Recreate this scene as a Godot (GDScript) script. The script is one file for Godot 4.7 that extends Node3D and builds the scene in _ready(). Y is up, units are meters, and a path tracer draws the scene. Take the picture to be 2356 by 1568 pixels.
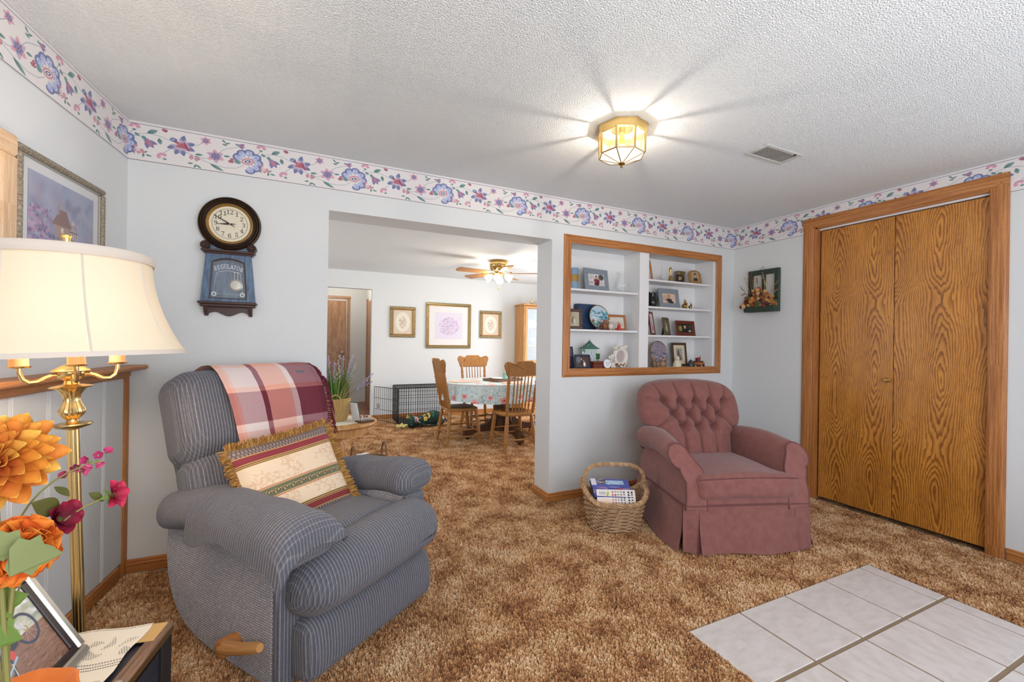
extends Node3D
# A living room with a blue recliner, a tufted rose armchair and a dining room beyond a wide opening.

const ZF := -2.97      # far wall of the living room
const ZD := -3.21      # its dining-room face
const XR := 3.838      # right wall
const CH := 2.44       # ceiling
const ZB := -7.1       # back wall of the dining room
const CD := 2.34       # dining-room ceiling
const ZW := 0.75       # wall behind the camera

var M := {}
var taken := {}
var rng := RandomNumberGenerator.new()


class MB:
	# a triangle soup with smoothing by crease angle
	var p := PackedVector3Array()
	var u := PackedVector2Array()
	var c := PackedColorArray()
	var T := Transform3D()
	var col := Color.WHITE
	var us := Vector2.ONE
	var uo := Vector2.ZERO
	var colored := false

	func tint(k: Color) -> MB:
		col = k.srgb_to_linear()
		colored = true
		return self

	func at(x: float, y: float, z: float, turn := Vector3.ZERO) -> MB:
		T = Transform3D(Basis.from_euler(turn), Vector3(x, y, z))
		return self

	func tri(a: Vector3, b: Vector3, d: Vector3, ua := Vector2.ZERO, ub := Vector2.ZERO, ud := Vector2.ZERO) -> void:
		p.append(T * a)
		p.append(T * b)
		p.append(T * d)
		u.append(ua * us + uo)
		u.append(ub * us + uo)
		u.append(ud * us + uo)
		for i in 3:
			c.append(col)

	func quad(a: Vector3, b: Vector3, d: Vector3, e: Vector3, ua := Vector2.ZERO, ub := Vector2.ZERO, ud := Vector2.ZERO, ue := Vector2.ZERO) -> void:
		tri(a, b, d, ua, ub, ud)
		tri(a, d, e, ua, ud, ue)

	func outward(from: int) -> void:
		var vol := 0.0
		var o := p[from] if from < p.size() else Vector3.ZERO
		for i in range(from, p.size(), 3):
			vol += (p[i] - o).dot((p[i + 1] - o).cross(p[i + 2] - o))
		if vol > 0.0:
			for i in range(from, p.size(), 3):
				var a := p[i + 1]
				p[i + 1] = p[i + 2]
				p[i + 2] = a
				var b := u[i + 1]
				u[i + 1] = u[i + 2]
				u[i + 2] = b

	func grid(rows: Array, uvrows = null) -> MB:
		var nr := rows.size()
		var nc: int = rows[0].size()
		for i in nr - 1:
			for j in nc - 1:
				var a := Vector2(float(j) / (nc - 1), float(i) / (nr - 1))
				var b := Vector2(float(j + 1) / (nc - 1), float(i) / (nr - 1))
				var d := Vector2(float(j + 1) / (nc - 1), float(i + 1) / (nr - 1))
				var e := Vector2(float(j) / (nc - 1), float(i + 1) / (nr - 1))
				if uvrows != null:
					a = uvrows[i][j]
					b = uvrows[i][j + 1]
					d = uvrows[i + 1][j + 1]
					e = uvrows[i + 1][j]
				quad(rows[i][j], rows[i][j + 1], rows[i + 1][j + 1], rows[i + 1][j], a, b, d, e)
		return self

	func box(size: Vector3, ctr := Vector3.ZERO, bev := 0.0) -> MB:
		var from := p.size()
		var h := size * 0.5
		var long := 0
		if size.y >= size.x and size.y >= size.z:
			long = 1
		elif size.z >= size.x:
			long = 2
		var b := minf(bev, minf(h.x, minf(h.y, h.z)) * 0.98)
		for ax in 3:
			var a1 := (ax + 1) % 3
			var a2 := (ax + 2) % 3
			for s in [-1.0, 1.0]:
				var q := []
				var uv := []
				for k in [[-1, -1], [1, -1], [1, 1], [-1, 1]]:
					var v := Vector3.ZERO
					v[ax] = s * h[ax]
					v[a1] = k[0] * (h[a1] - b)
					v[a2] = k[1] * (h[a2] - b)
					q.append(v + ctr)
					uv.append(Vector2(v[a2], v[a1]) if a1 == long else Vector2(v[a1], v[a2]))
				if s > 0:
					quad(q[3], q[2], q[1], q[0], uv[3], uv[2], uv[1], uv[0])
				else:
					quad(q[0], q[1], q[2], q[3], uv[0], uv[1], uv[2], uv[3])
		if b > 0.0:
			for ax in 3:
				var a1 := (ax + 1) % 3
				var a2 := (ax + 2) % 3
				for s1 in [-1.0, 1.0]:
					for s2 in [-1.0, 1.0]:
						var q := []
						var uv := []
						for k in [[-1, 0], [1, 0], [1, 1], [-1, 1]]:
							var v := Vector3.ZERO
							v[ax] = k[0] * (h[ax] - b)
							v[a1] = s1 * (h[a1] - (b if k[1] == 1 else 0.0))
							v[a2] = s2 * (h[a2] - (0.0 if k[1] == 1 else b))
							q.append(v + ctr)
							uv.append(Vector2(k[1] * b, v[ax]))
						if s1 * s2 > 0:
							quad(q[0], q[1], q[2], q[3], uv[0], uv[1], uv[2], uv[3])
						else:
							quad(q[3], q[2], q[1], q[0], uv[3], uv[2], uv[1], uv[0])
			for sx in [-1.0, 1.0]:
				for sy in [-1.0, 1.0]:
					for sz in [-1.0, 1.0]:
						var a := ctr + Vector3(sx * h.x, sy * (h.y - b), sz * (h.z - b))
						var d := ctr + Vector3(sx * (h.x - b), sy * h.y, sz * (h.z - b))
						var e := ctr + Vector3(sx * (h.x - b), sy * (h.y - b), sz * h.z)
						if sx * sy * sz > 0:
							tri(a, e, d)
						else:
							tri(a, d, e)
		outward(from)
		return self

	func rbox(size: Vector3, r: float, m := 4, f = null, k := 4) -> MB:
		# rounded box: bands of k steps round every edge, m steps across, then deformed by f
		var from := p.size()
		var h := size * 0.5
		r = minf(r, minf(h.x, minf(h.y, h.z)) * 0.999)
		var cs := []
		for ax in 3:
			var inner: float = h[ax] - r
			var l := PackedFloat32Array()
			for i in range(k, 0, -1):
				l.append(-inner - r * tan(PI / 4 * i / k))
			for i in m + 1:
				l.append(lerpf(-inner, inner, float(i) / m))
			for i in range(1, k + 1):
				l.append(inner + r * tan(PI / 4 * i / k))
			cs.append(l)
		for ax in 3:
			var a1 := (ax + 1) % 3
			var a2 := (ax + 2) % 3
			for s in [-1.0, 1.0]:
				var rows := []
				var uvs := []
				for i in cs[a1].size():
					var row := PackedVector3Array()
					var uvr := PackedVector2Array()
					for j in cs[a2].size():
						var q := Vector3.ZERO
						q[ax] = s * h[ax]
						q[a1] = cs[a1][i]
						q[a2] = cs[a2][j]
						var inn := Vector3(clampf(q.x, r - h.x, h.x - r), clampf(q.y, r - h.y, h.y - r), clampf(q.z, r - h.z, h.z - r))
						var v := inn + (q - inn).normalized() * r
						if ax == 0:
							uvr.append(Vector2(v.z, v.y))
						elif ax == 1:
							uvr.append(Vector2(v.x, v.z))
						else:
							uvr.append(Vector2(v.x, v.y))
						if f != null:
							v = f.call(v)
						row.append(v)
					if s < 0:
						row.reverse()
						uvr.reverse()
					rows.append(row)
					uvs.append(uvr)
				grid(rows, uvs)
		outward(from)
		return self

	func lathe(prof: Array, seg := 20, f = null) -> MB:
		# prof: [radius, height] pairs round y
		var from := p.size()
		var rows := []
		var uvs := []
		var run := 0.0
		for i in prof.size():
			var row := PackedVector3Array()
			var uvr := PackedVector2Array()
			if i > 0:
				run += Vector2(prof[i][0] - prof[i - 1][0], prof[i][1] - prof[i - 1][1]).length()
			for j in seg + 1:
				var a := TAU * (j % seg) / seg
				var r: float = prof[i][0]
				var v := Vector3(cos(a) * r, prof[i][1], sin(a) * r)
				if f != null:
					v = f.call(v, a)
				row.append(v)
				uvr.append(Vector2(float(j) / seg, run))
			rows.append(row)
			uvs.append(uvr)
		grid(rows, uvs)
		outward(from)
		return self

	func tube(path: Array, rad, seg := 8, closed := false) -> MB:
		var from := p.size()
		var n := path.size()
		var rows := []
		var uvs := []
		var nrm := Vector3.ZERO
		var run := 0.0
		for i in n + (1 if closed else 0):
			var k := i % n
			var pr: Vector3 = path[(k - 1 + n) % n] if closed or k > 0 else path[k]
			var nx: Vector3 = path[(k + 1) % n] if closed or k < n - 1 else path[k]
			var t := (nx - pr).normalized()
			if nrm == Vector3.ZERO:
				nrm = t.cross(Vector3.UP if absf(t.y) < 0.9 else Vector3.RIGHT).normalized()
			nrm = (nrm - t * nrm.dot(t)).normalized()
			var bi := t.cross(nrm)
			var r: float = rad if rad is float else rad[mini(k, rad.size() - 1)]
			if i > 0:
				run += (path[k] - path[(k - 1 + n) % n]).length()
			var row := PackedVector3Array()
			var uvr := PackedVector2Array()
			for j in seg + 1:
				var a := TAU * (j % seg) / seg
				row.append(path[k] + (nrm * cos(a) + bi * sin(a)) * r)
				uvr.append(Vector2(float(j) / seg, run))
			rows.append(row)
			uvs.append(uvr)
		if closed:
			rows[n] = rows[0]
		grid(rows, uvs)
		if not closed:
			for e in [0, n - 1]:
				for j in seg:
					if e == 0:
						tri(path[0], rows[0][j + 1], rows[0][j])
					else:
						tri(path[e], rows[e][j], rows[e][j + 1])
		outward(from)
		return self

	func ext(poly: PackedVector2Array, d: float, bev := 0.0, scale_uv := 1.0) -> MB:
		# polygon in xy pushed along z, centred on z = 0, with chamfered rims
		var from := p.size()
		if Geometry2D.is_polygon_clockwise(poly):
			poly = poly.duplicate()
			poly.reverse()
		var n := poly.size()
		var ins := PackedVector2Array()
		for i in n:
			var e1 := (poly[i] - poly[(i - 1 + n) % n]).normalized()
			var e2 := (poly[(i + 1) % n] - poly[i]).normalized()
			var n1 := Vector2(-e1.y, e1.x)
			var n2 := Vector2(-e2.y, e2.x)
			var b := (n1 + n2).normalized()
			ins.append(poly[i] + b * bev / maxf(0.4, b.dot(n1)))
		var ids := Geometry2D.triangulate_polygon(ins)
		for s in [-1.0, 1.0]:
			for i in range(0, ids.size(), 3):
				var q := []
				for k in 3:
					var w := ins[ids[i + k]]
					q.append([Vector3(w.x, w.y, s * d / 2), w * scale_uv])
				var ccw: bool = (ins[ids[i + 1]] - ins[ids[i]]).cross(ins[ids[i + 2]] - ins[ids[i]]) > 0
				if ccw == (s > 0):
					tri(q[0][0], q[2][0], q[1][0], q[0][1], q[2][1], q[1][1])
				else:
					tri(q[0][0], q[1][0], q[2][0], q[0][1], q[1][1], q[2][1])
		var run := 0.0
		for i in n:
			var k := (i + 1) % n
			var l := (poly[k] - poly[i]).length()
			var z := d / 2 - bev
			var a := Vector3(poly[i].x, poly[i].y, z)
			var b := Vector3(poly[k].x, poly[k].y, z)
			var a2 := Vector3(poly[i].x, poly[i].y, -z)
			var b2 := Vector3(poly[k].x, poly[k].y, -z)
			quad(a, b, b2, a2, Vector2(run, z), Vector2(run + l, z), Vector2(run + l, -z), Vector2(run, -z))
			if bev > 0.0:
				var ia := Vector3(ins[i].x, ins[i].y, d / 2)
				var ib := Vector3(ins[k].x, ins[k].y, d / 2)
				var ja := Vector3(ins[i].x, ins[i].y, -d / 2)
				var jb := Vector3(ins[k].x, ins[k].y, -d / 2)
				quad(ia, ib, b, a, Vector2(run, 0), Vector2(run + l, 0), Vector2(run + l, z), Vector2(run, z))
				quad(a2, b2, jb, ja, Vector2(run, 0), Vector2(run + l, 0), Vector2(run + l, z), Vector2(run, z))
			run += l
		return self

	func ball(r: Vector3, ctr := Vector3.ZERO, seg := 12, f = null) -> MB:
		var from := p.size()
		var rows := []
		var n := maxi(4, seg / 2)
		for i in n + 1:
			var a := PI * i / n
			var row := PackedVector3Array()
			for j in seg + 1:
				var b := TAU * (j % seg) / seg
				var v := Vector3(sin(a) * cos(b), -cos(a), sin(a) * sin(b)) * r
				if f != null:
					v = f.call(v)
				row.append(v + ctr)
			rows.append(row)
		grid(rows)
		outward(from)
		return self

	func mesh(crease := 42.0) -> ArrayMesh:
		var n := PackedVector3Array()
		n.resize(p.size())
		var fn := PackedVector3Array()
		for i in range(0, p.size(), 3):
			fn.append((p[i + 2] - p[i]).cross(p[i + 1] - p[i]))
		if crease <= 0.0:
			for i in p.size():
				n[i] = fn[i / 3].normalized()
		else:
			var by := {}
			for i in p.size():
				var key := Vector3i((p[i] * 20000.0).round())
				if by.has(key):
					by[key].append(i / 3)
				else:
					by[key] = PackedInt32Array([i / 3])
			var lim := cos(deg_to_rad(crease))
			var uni := PackedVector3Array()
			for f in fn:
				uni.append(f.normalized())
			for i in p.size():
				var own := uni[i / 3]
				var acc := Vector3.ZERO
				for f in by[Vector3i((p[i] * 20000.0).round())]:
					if own.dot(uni[f]) >= lim:
						acc += fn[f]
				n[i] = acc.normalized() if acc.length_squared() > 0.0 else own
		var arr := []
		arr.resize(Mesh.ARRAY_MAX)
		arr[Mesh.ARRAY_VERTEX] = p
		arr[Mesh.ARRAY_NORMAL] = n
		arr[Mesh.ARRAY_TEX_UV] = u
		if colored:
			arr[Mesh.ARRAY_COLOR] = c
		var am := ArrayMesh.new()
		am.add_surface_from_arrays(Mesh.PRIMITIVE_TRIANGLES, arr)
		return am


class Paint:
	# a small raster for prints: fabrics, wallpaper, photographs
	var im: Image
	var w: int
	var h: int
	var wrap := false

	static func make(width: int, height: int, back: Color) -> Paint:
		var q := Paint.new()
		q.w = width
		q.h = height
		q.im = Image.create(width, height, false, Image.FORMAT_RGBA8)
		q.im.fill(back)
		return q

	func dot(x: int, y: int, k: Color, a: float) -> void:
		if wrap:
			x = posmod(x, w)
		if x < 0 or y < 0 or x >= w or y >= h or a <= 0.0:
			return
		var o := im.get_pixel(x, y)
		im.set_pixel(x, y, Color(lerpf(o.r, k.r, a), lerpf(o.g, k.g, a), lerpf(o.b, k.b, a), 1.0))

	# kind 0 ellipse, 1 pointed leaf, 2 petal (round end); soft: width of the soft rim as a share
	func blob(cx: float, cy: float, rx: float, ry: float, rot: float, k: Color, a := 1.0, kind := 0, soft := 0.15, k2 := Color(0, 0, 0, 0)) -> void:
		var m := maxf(rx, ry) + 1.0
		var cr := cos(rot)
		var sr := sin(rot)
		for y in range(int(cy - m), int(cy + m) + 1):
			for x in range(int(cx - m), int(cx + m) + 1):
				var dx := x - cx
				var dy := y - cy
				var lx := (dx * cr + dy * sr) / rx
				var ly := (-dx * sr + dy * cr) / ry
				var d := 0.0
				if kind == 1:
					d = absf(ly) / maxf(0.02, 1.0 - lx * lx) if absf(lx) < 1.0 else 2.0
				elif kind == 2:
					d = sqrt(lx * lx + pow(ly / maxf(0.15, 0.62 + 0.38 * lx), 2.0))
				else:
					d = sqrt(lx * lx + ly * ly)
				if d < 1.0:
					var kk := k.lerp(k2, clampf(lx * 0.5 + 0.5, 0, 1)) if k2.a > 0.0 else k
					dot(x, y, kk, a * clampf((1.0 - d) / soft, 0, 1))

	func line(pts: Array, wd: float, k: Color, a := 1.0) -> void:
		for i in pts.size() - 1:
			var p0: Vector2 = pts[i]
			var p1: Vector2 = pts[i + 1]
			var n := int((p1 - p0).length() * 1.2) + 1
			for s in n:
				var q := p0.lerp(p1, float(s) / n)
				var r := int(wd / 2.0 + 1.0)
				for yy in range(-r, r + 1):
					for xx in range(-r, r + 1):
						var v := Vector2(floorf(q.x) + xx, floorf(q.y) + yy)
						var d := (v - q).length()
						dot(int(v.x), int(v.y), k, a * clampf(wd / 2.0 + 0.5 - d, 0, 1))

	func rect(x0: int, y0: int, x1: int, y1: int, k: Color, a := 1.0) -> void:
		if a >= 1.0:
			im.fill_rect(Rect2i(x0, y0, x1 - x0, y1 - y0), k)
			return
		for y in range(maxi(0, y0), mini(h, y1)):
			for x in range(maxi(0, x0), mini(w, x1)):
				dot(x, y, k, a)

	func tex() -> ImageTexture:
		return ImageTexture.create_from_image(im)


func hx(s: String) -> Color:
	return Color.html(s)


func numbered(called: String) -> String:
	taken[called] = taken.get(called, -1) + 1
	return called if taken[called] == 0 else "%s_%03d" % [called, taken[called]]


func tag(o: Node, label: String, category: String, group := "") -> void:
	o.set_meta("label", label)
	o.set_meta("category", category)
	if group != "":
		o.set_meta("group", group)


func thing(called: String, label: String, category: String, pos := Vector3.ZERO, turn := 0.0, group := "") -> Node3D:
	var o := Node3D.new()
	o.name = numbered(called)
	add_child(o)
	o.position = pos
	o.rotation.y = turn
	tag(o, label, category, group)
	return o


func part(parent: Node, called: String, shape, m: Material, xf := Transform3D(), crease := 42.0) -> MeshInstance3D:
	var o := MeshInstance3D.new()
	o.name = called
	o.mesh = shape.mesh(crease) if shape is MB else shape
	o.material_override = m
	o.transform = xf
	parent.add_child(o, true)
	return o


func solo(called: String, shape, m: Material, label: String, category: String, xf := Transform3D(), group := "", crease := 42.0) -> MeshInstance3D:
	var o := part(self, numbered(called), shape, m, xf, crease)
	tag(o, label, category, group)
	return o


func struct(called: String, shape, m: Material, xf := Transform3D(), crease := 42.0) -> MeshInstance3D:
	var o := part(self, called, shape, m, xf, crease)
	o.set_meta("kind", "structure")
	return o


func copy(o: Node3D, label: String, pos: Vector3, turn: float, base: String) -> Node3D:
	var d := o.duplicate() as Node3D
	d.name = numbered(base)
	add_child(d)
	d.position = pos
	d.rotation.y = turn
	d.set_meta("label", label)
	return d


func pose(x: float, y: float, z: float, e := Vector3.ZERO) -> Transform3D:
	return Transform3D(Basis.from_euler(e), Vector3(x, y, z))


func mat(n: String, k: Color, rough := 0.8, metal := 0.0, tex: Texture2D = null) -> StandardMaterial3D:
	var m := StandardMaterial3D.new()
	m.resource_name = n
	m.albedo_color = k
	m.roughness = rough
	m.metallic = metal
	if tex:
		m.albedo_texture = tex
	M[n] = m
	return m


func bump(m: StandardMaterial3D, t: Texture2D, depth: float) -> void:
	m.heightmap_enabled = true
	m.heightmap_texture = t
	m.heightmap_scale = depth


func triplanar(m: StandardMaterial3D, s: float, world := false) -> void:
	m.uv1_triplanar = true
	m.uv1_world_triplanar = world
	m.uv1_scale = Vector3.ONE * s


func noise_tex(size: int, freq: float, seed_: int, ramp: Array = [], octaves := 4, kind := FastNoiseLite.TYPE_SIMPLEX_SMOOTH) -> NoiseTexture2D:
	var n := FastNoiseLite.new()
	n.noise_type = kind
	n.frequency = freq
	n.seed = seed_
	n.fractal_octaves = octaves
	var t := NoiseTexture2D.new()
	t.width = size
	t.height = size
	t.seamless = true
	t.noise = n
	if ramp.size() > 0:
		var g := Gradient.new()
		var offs := PackedFloat32Array()
		var cols := PackedColorArray()
		for e in ramp:
			offs.append(e[0])
			cols.append(e[1])
		g.offsets = offs
		g.colors = cols
		t.color_ramp = g
	return t


func pick(a: Array):
	return a[rng.randi() % a.size()]


func rr(a: float, b: float) -> float:
	return rng.randf_range(a, b)


func bands(t: float, b: Array) -> Color:
	for e in b:
		if t < e[0]:
			return e[1]
	return b[b.size() - 1][1]


func wood_tex(w: int, h: int, light: Color, dark: Color, seed_: int, streak := 40.0, contrast := 1.0) -> ImageTexture:
	# straight grain along v
	var n := FastNoiseLite.new()
	n.seed = seed_
	n.frequency = 1.0
	n.fractal_octaves = 2
	var d := PackedByteArray()
	d.resize(w * h * 3)
	for y in h:
		var v := float(y) / h
		for x in w:
			var uu := float(x) / w
			var g := n.get_noise_2d(uu * streak, v * 1.6) * 0.55 + n.get_noise_2d(uu * streak * 3.2, v * 5.0 + 40.0) * 0.45
			var pore := n.get_noise_2d(uu * streak * 7.0, v * 22.0 + 9.0)
			var t := clampf(0.45 + g * contrast + (0.35 if pore > 0.42 else 0.0), 0, 1)
			var k := light.lerp(dark, t)
			var i := (y * w + x) * 3
			d[i] = int(k.r * 255)
			d[i + 1] = int(k.g * 255)
			d[i + 2] = int(k.b * 255)
	return ImageTexture.create_from_image(Image.create_from_data(w, h, false, Image.FORMAT_RGB8, d))


func veneer_tex(w: int, h: int, light: Color, dark: Color, seed_: int) -> ImageTexture:
	# flat-sawn oak veneer, two cathedral columns across, mirrored lozenges up the height
	var n := FastNoiseLite.new()
	n.seed = seed_
	n.frequency = 1.0
	n.fractal_octaves = 3
	var d := PackedByteArray()
	d.resize(w * h * 3)
	for y in h:
		var v := float(y) / h
		for x in w:
			var uu := float(x) / w
			var cx := fposmod(uu * 2.0, 1.0) - 0.5 + n.get_noise_2d(floorf(uu * 2.0) * 9.0, v * 3.0) * 0.10
			var wave := cos(v * TAU * 2.6 + floorf(uu * 2.0) * 1.3 + n.get_noise_2d(3.0, v * 2.0) * 1.5) * 1.1 + cos(v * TAU * 6.3 + 1.0) * 0.25
			var near := exp(-cx * cx * 14.0)
			var g := 8.0 * pow(absf(cx) * 2.0, 1.35) + wave * near * 2.2 + n.get_noise_2d(uu * 5.0, v * 6.0) * 0.5 + n.get_noise_2d(uu * 40.0, v * 14.0) * 0.28
			var f := fposmod(g, 1.0)
			var line := smoothstep(0.30, 0.95, f) * smoothstep(1.0, 0.97, f)
			var pore := n.get_noise_2d(uu * 190.0, v * 50.0)
			var t := clampf(line * (0.62 + 0.2 * near) + n.get_noise_2d(uu * 3.0, v * 4.0) * 0.2 + (0.2 if pore > 0.28 else 0.0) + 0.10, 0, 1)
			var k := light.lerp(dark, t)
			var i := (y * w + x) * 3
			d[i] = int(k.r * 255)
			d[i + 1] = int(k.g * 255)
			d[i + 2] = int(k.b * 255)
	return ImageTexture.create_from_image(Image.create_from_data(w, h, false, Image.FORMAT_RGB8, d))


func border_tex() -> ImageTexture:
	var W := 1024
	var H := 416
	var q := Paint.make(W, H, hx("e8e4e2"))
	q.wrap = true
	var blue := hx("7079a6")
	var pale := hx("b3bde0")
	var pink := hx("c98592")
	var deep := hx("a24a60")
	var teal := hx("66908e")
	var dteal := hx("4a7472")
	var stem := hx("9aaab4")
	var P := func(u: float, v: float) -> Vector2: return Vector2(u * W, v * H)
	var stems := [
		[P.call(0.03, 0.55), P.call(0.10, 0.62), P.call(0.18, 0.72), P.call(0.28, 0.80), P.call(0.38, 0.84), P.call(0.47, 0.80), P.call(0.53, 0.70)],
		[P.call(0.13, 0.66), P.call(0.20, 0.68), P.call(0.27, 0.62)],
		[P.call(0.60, 0.50), P.call(0.66, 0.38), P.call(0.73, 0.29), P.call(0.80, 0.26), P.call(0.87, 0.29), P.call(0.94, 0.36)],
		[P.call(0.66, 0.38), P.call(0.72, 0.36), P.call(0.77, 0.42)],
		[P.call(0.31, 0.50), P.call(0.37, 0.34), P.call(0.43, 0.27), P.call(0.49, 0.21)],
		[P.call(0.08, 0.45), P.call(0.15, 0.36), P.call(0.21, 0.24)],
		[P.call(0.62, 0.42), P.call(0.66, 0.28), P.call(0.68, 0.20)],
		[P.call(0.95, 0.55), P.call(0.91, 0.66), P.call(0.885, 0.75)],
		[P.call(0.63, 0.62), P.call(0.68, 0.66), P.call(0.72, 0.72)],
		[P.call(0.10, 0.62), P.call(0.13, 0.72), P.call(0.14, 0.80)],
	]
	for s in stems:
		q.line(s, 4.5, stem)
	# leaves: u, v, half length, half width, turn
	for l in [[0.81, 0.20, 46, 24, -0.5], [0.865, 0.42, 34, 20, 1.35], [0.165, 0.60, 34, 14, -0.1], [0.155, 0.69, 26, 14, 0.7], [0.31, 0.87, 66, 18, 0.5], [0.365, 0.13, 26, 10, 0.8], [0.395, 0.17, 26, 10, -0.5], [0.372, 0.22, 24, 10, 0.3], [0.39, 0.52, 30, 12, -0.1], [0.10, 0.86, 24, 10, -0.1], [0.135, 0.92, 22, 11, 2.0], [0.165, 0.92, 28, 10, 0.7], [0.745, 0.84, 22, 11, 1.7], [0.785, 0.83, 26, 10, 0.2], [0.76, 0.75, 20, 9, -0.6], [0.70, 0.33, 26, 13, 0.6], [0.675, 0.78, 22, 11, 1.2]]:
		q.blob(l[0] * W, l[1] * H, l[2], l[3], l[4], dteal, 0.95, 1, 0.2, teal.lightened(0.25))
		q.line([Vector2(l[0] * W - cos(l[4]) * l[2] * 0.8, l[1] * H - sin(l[4]) * l[2] * 0.8), Vector2(l[0] * W + cos(l[4]) * l[2] * 0.8, l[1] * H + sin(l[4]) * l[2] * 0.8)], 1.6, dteal.darkened(0.2), 0.7)
	# large blue flower
	var bx := 0.565 * W
	var by := 0.57 * H
	for k in [[-2.75, 88], [-2.1, 96], [-1.45, 100], [-0.7, 92], [0.05, 88], [0.75, 96], [1.35, 104]]:
		var cx: float = bx + cos(k[0]) * k[1]
		var cy: float = by + sin(k[0]) * k[1] * 0.92
		for s in 5:
			var aa: float = k[0] - 1.0 + s * 0.5
			q.blob(cx + cos(aa) * 26, cy + sin(aa) * 26, 27, 25, 0, blue, 0.95, 0, 0.2)
		q.blob(cx, cy, 40, 34, k[0], pale, 0.9, 0, 0.3)
		for s in 7:
			q.blob(cx + rr(-24, 24), cy + rr(-20, 20), 6, 5, 0, hx("e6e6f0"), 0.9)
		q.line([Vector2(bx + cos(k[0]) * 40, by + sin(k[0]) * 38), Vector2(cx + cos(k[0]) * 20, cy + sin(k[0]) * 20)], 2.5, blue, 0.8)
	q.blob(bx, by, 66, 44, -0.3, pink, 0.95, 0, 0.35)
	q.blob(bx, by, 44, 26, -0.3, hx("f0e4ea"), 1.0, 0, 0.2)
	q.blob(bx, by, 32, 17, -0.3, blue.darkened(0.2), 1.0, 0, 0.2)
	q.blob(bx, by, 15, 8, -0.3, hx("e8e4ea"), 1.0)
	q.blob(bx - 88, by + 22, 34, 26, 0.3, teal, 0.9, 0, 0.3)
	# butterfly-like flower
	var dx := 0.0
	var dy := 0.40 * H
	for k in [[-1.35, 0.58], [-0.35, 0.72], [0.35, 0.85], [1.35, 0.55], [1.95, 0.62], [2.7, 0.7]]:
		q.blob(dx + 24 + cos(k[0]) * 62, dy + 14 + sin(k[0]) * 58, 58, 30, k[0], hx("e9d5de"), 0.95, 1, 0.2, blue)
		q.blob(dx + 24 + cos(k[0]) * 88, dy + 14 + sin(k[0]) * 82, 30, 18, k[0], blue, 0.85, 1, 0.3)
	for k in 9:
		q.blob(dx + 34 + k * 4.0, dy + 34 - k * 2.0, 62 - k, 12, 0.60 + (k - 4) * 0.16, pink.lerp(deep, fmod(k * 0.37, 1.0)), 0.9, 1, 0.3)
	q.blob(dx - 34, dy - 34, 32, 26, 0, blue, 1.0, 0, 0.2)
	for s in 12:
		q.blob(dx - 34 + rr(-20, 20), dy - 34 + rr(-16, 16), 5, 5, 0, hx("9fc0d4"), 0.9)
	q.blob(dx - 8, dy - 12, 30, 16, 0.5, deep, 0.85, 0, 0.4)
	# star flowers
	for f in [[0.218, 0.20, 0.72], [0.297, 0.57, 1.15]]:
		var cx: float = f[0] * W
		var cy: float = f[1] * H
		for k in 6:
			var a: float = k * TAU / 6 + 0.4
			q.blob(cx + cos(a) * 34 * f[2], cy + sin(a) * 34 * f[2], 36 * f[2], 21 * f[2], a, pink if k % 2 == 0 or f[2] < 1 else hx("8f96c4"), 0.95, 1, 0.25, hx("e3b4c4"))
		for k in 7:
			var a: float = k * TAU / 7
			q.blob(cx + cos(a) * 18 * f[2], cy + sin(a) * 18 * f[2], 22 * f[2], 11 * f[2], a, blue, 0.9, 1, 0.3)
		for k in 5:
			var a: float = k * TAU / 5
			q.line([Vector2(cx, cy), Vector2(cx + cos(a) * 17 * f[2], cy + sin(a) * 17 * f[2])], 3.0, hx("eceaf4"))
		q.blob(cx, cy, 8 * f[2], 8 * f[2], 0, deep)
	# bell flower and buds
	for f in [[0.775, 0.47, 0.9, 1.0], [0.497, 0.17, 0.2, 0.62]]:
		var cx: float = f[0] * W
		var cy: float = f[1] * H
		for k in [-0.7, 0.0, 0.7]:
			q.blob(cx + cos(f[2] + k) * 22 * f[3], cy + sin(f[2] + k) * 22 * f[3], 56 * f[3], 24 * f[3], f[2] + k, hx("8a7fb6"), 0.95, 1, 0.2, blue)
		q.blob(cx + cos(f[2]) * 18 * f[3], cy + sin(f[2]) * 18 * f[3], 44 * f[3], 22 * f[3], f[2], pink, 0.9, 0, 0.3)
		for s in 8:
			q.blob(cx + rr(-10, 30) * f[3], cy + rr(-8, 28) * f[3], 3, 3, 0, deep, 0.8)
		q.blob(cx - cos(f[2]) * 42 * f[3], cy - sin(f[2]) * 42 * f[3], 26 * f[3], 18 * f[3], f[2], teal, 0.95, 0, 0.3)
	for f in [[0.885, 0.80, -2.2], [0.68, 0.15, -1.5]]:
		var cx: float = f[0] * W
		var cy: float = f[1] * H
		for k in 6:
			var a: float = f[2] + (k - 2.5) * 0.55
			q.blob(cx + cos(a) * 22, cy + sin(a) * 20, 26, 16, a, hx("e6b7c6"), 0.95, 0, 0.3, hx("c98ca6"))
		q.blob(cx, cy, 16, 15, 0, hx("f0dbe2"), 1.0, 0, 0.4)
		q.blob(cx - cos(f[2]) * 30, cy - sin(f[2]) * 28, 18, 14, 0, teal, 0.9, 0, 0.4)
	# berries
	for f in [[0.893, 0.09, 3], [0.432, 0.62, 3], [0.132, 0.77, 5], [0.715, 0.70, 5]]:
		for k in f[2]:
			var cx: float = f[0] * W + rr(-34, 34) * (f[2] / 5.0)
			var cy: float = f[1] * H + rr(-36, 36) * (f[2] / 5.0)
			for s in 4:
				q.blob(cx + cos(s * 1.6) * 8, cy + sin(s * 1.6) * 8, 10, 9, 0, deep if f[2] == 3 else pink, 0.95, 0, 0.3)
			q.blob(cx, cy, 5, 5, 0, hx("e9c9d4"))
	q.rect(0, 22, W, 27, hx("55608a"))
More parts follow.
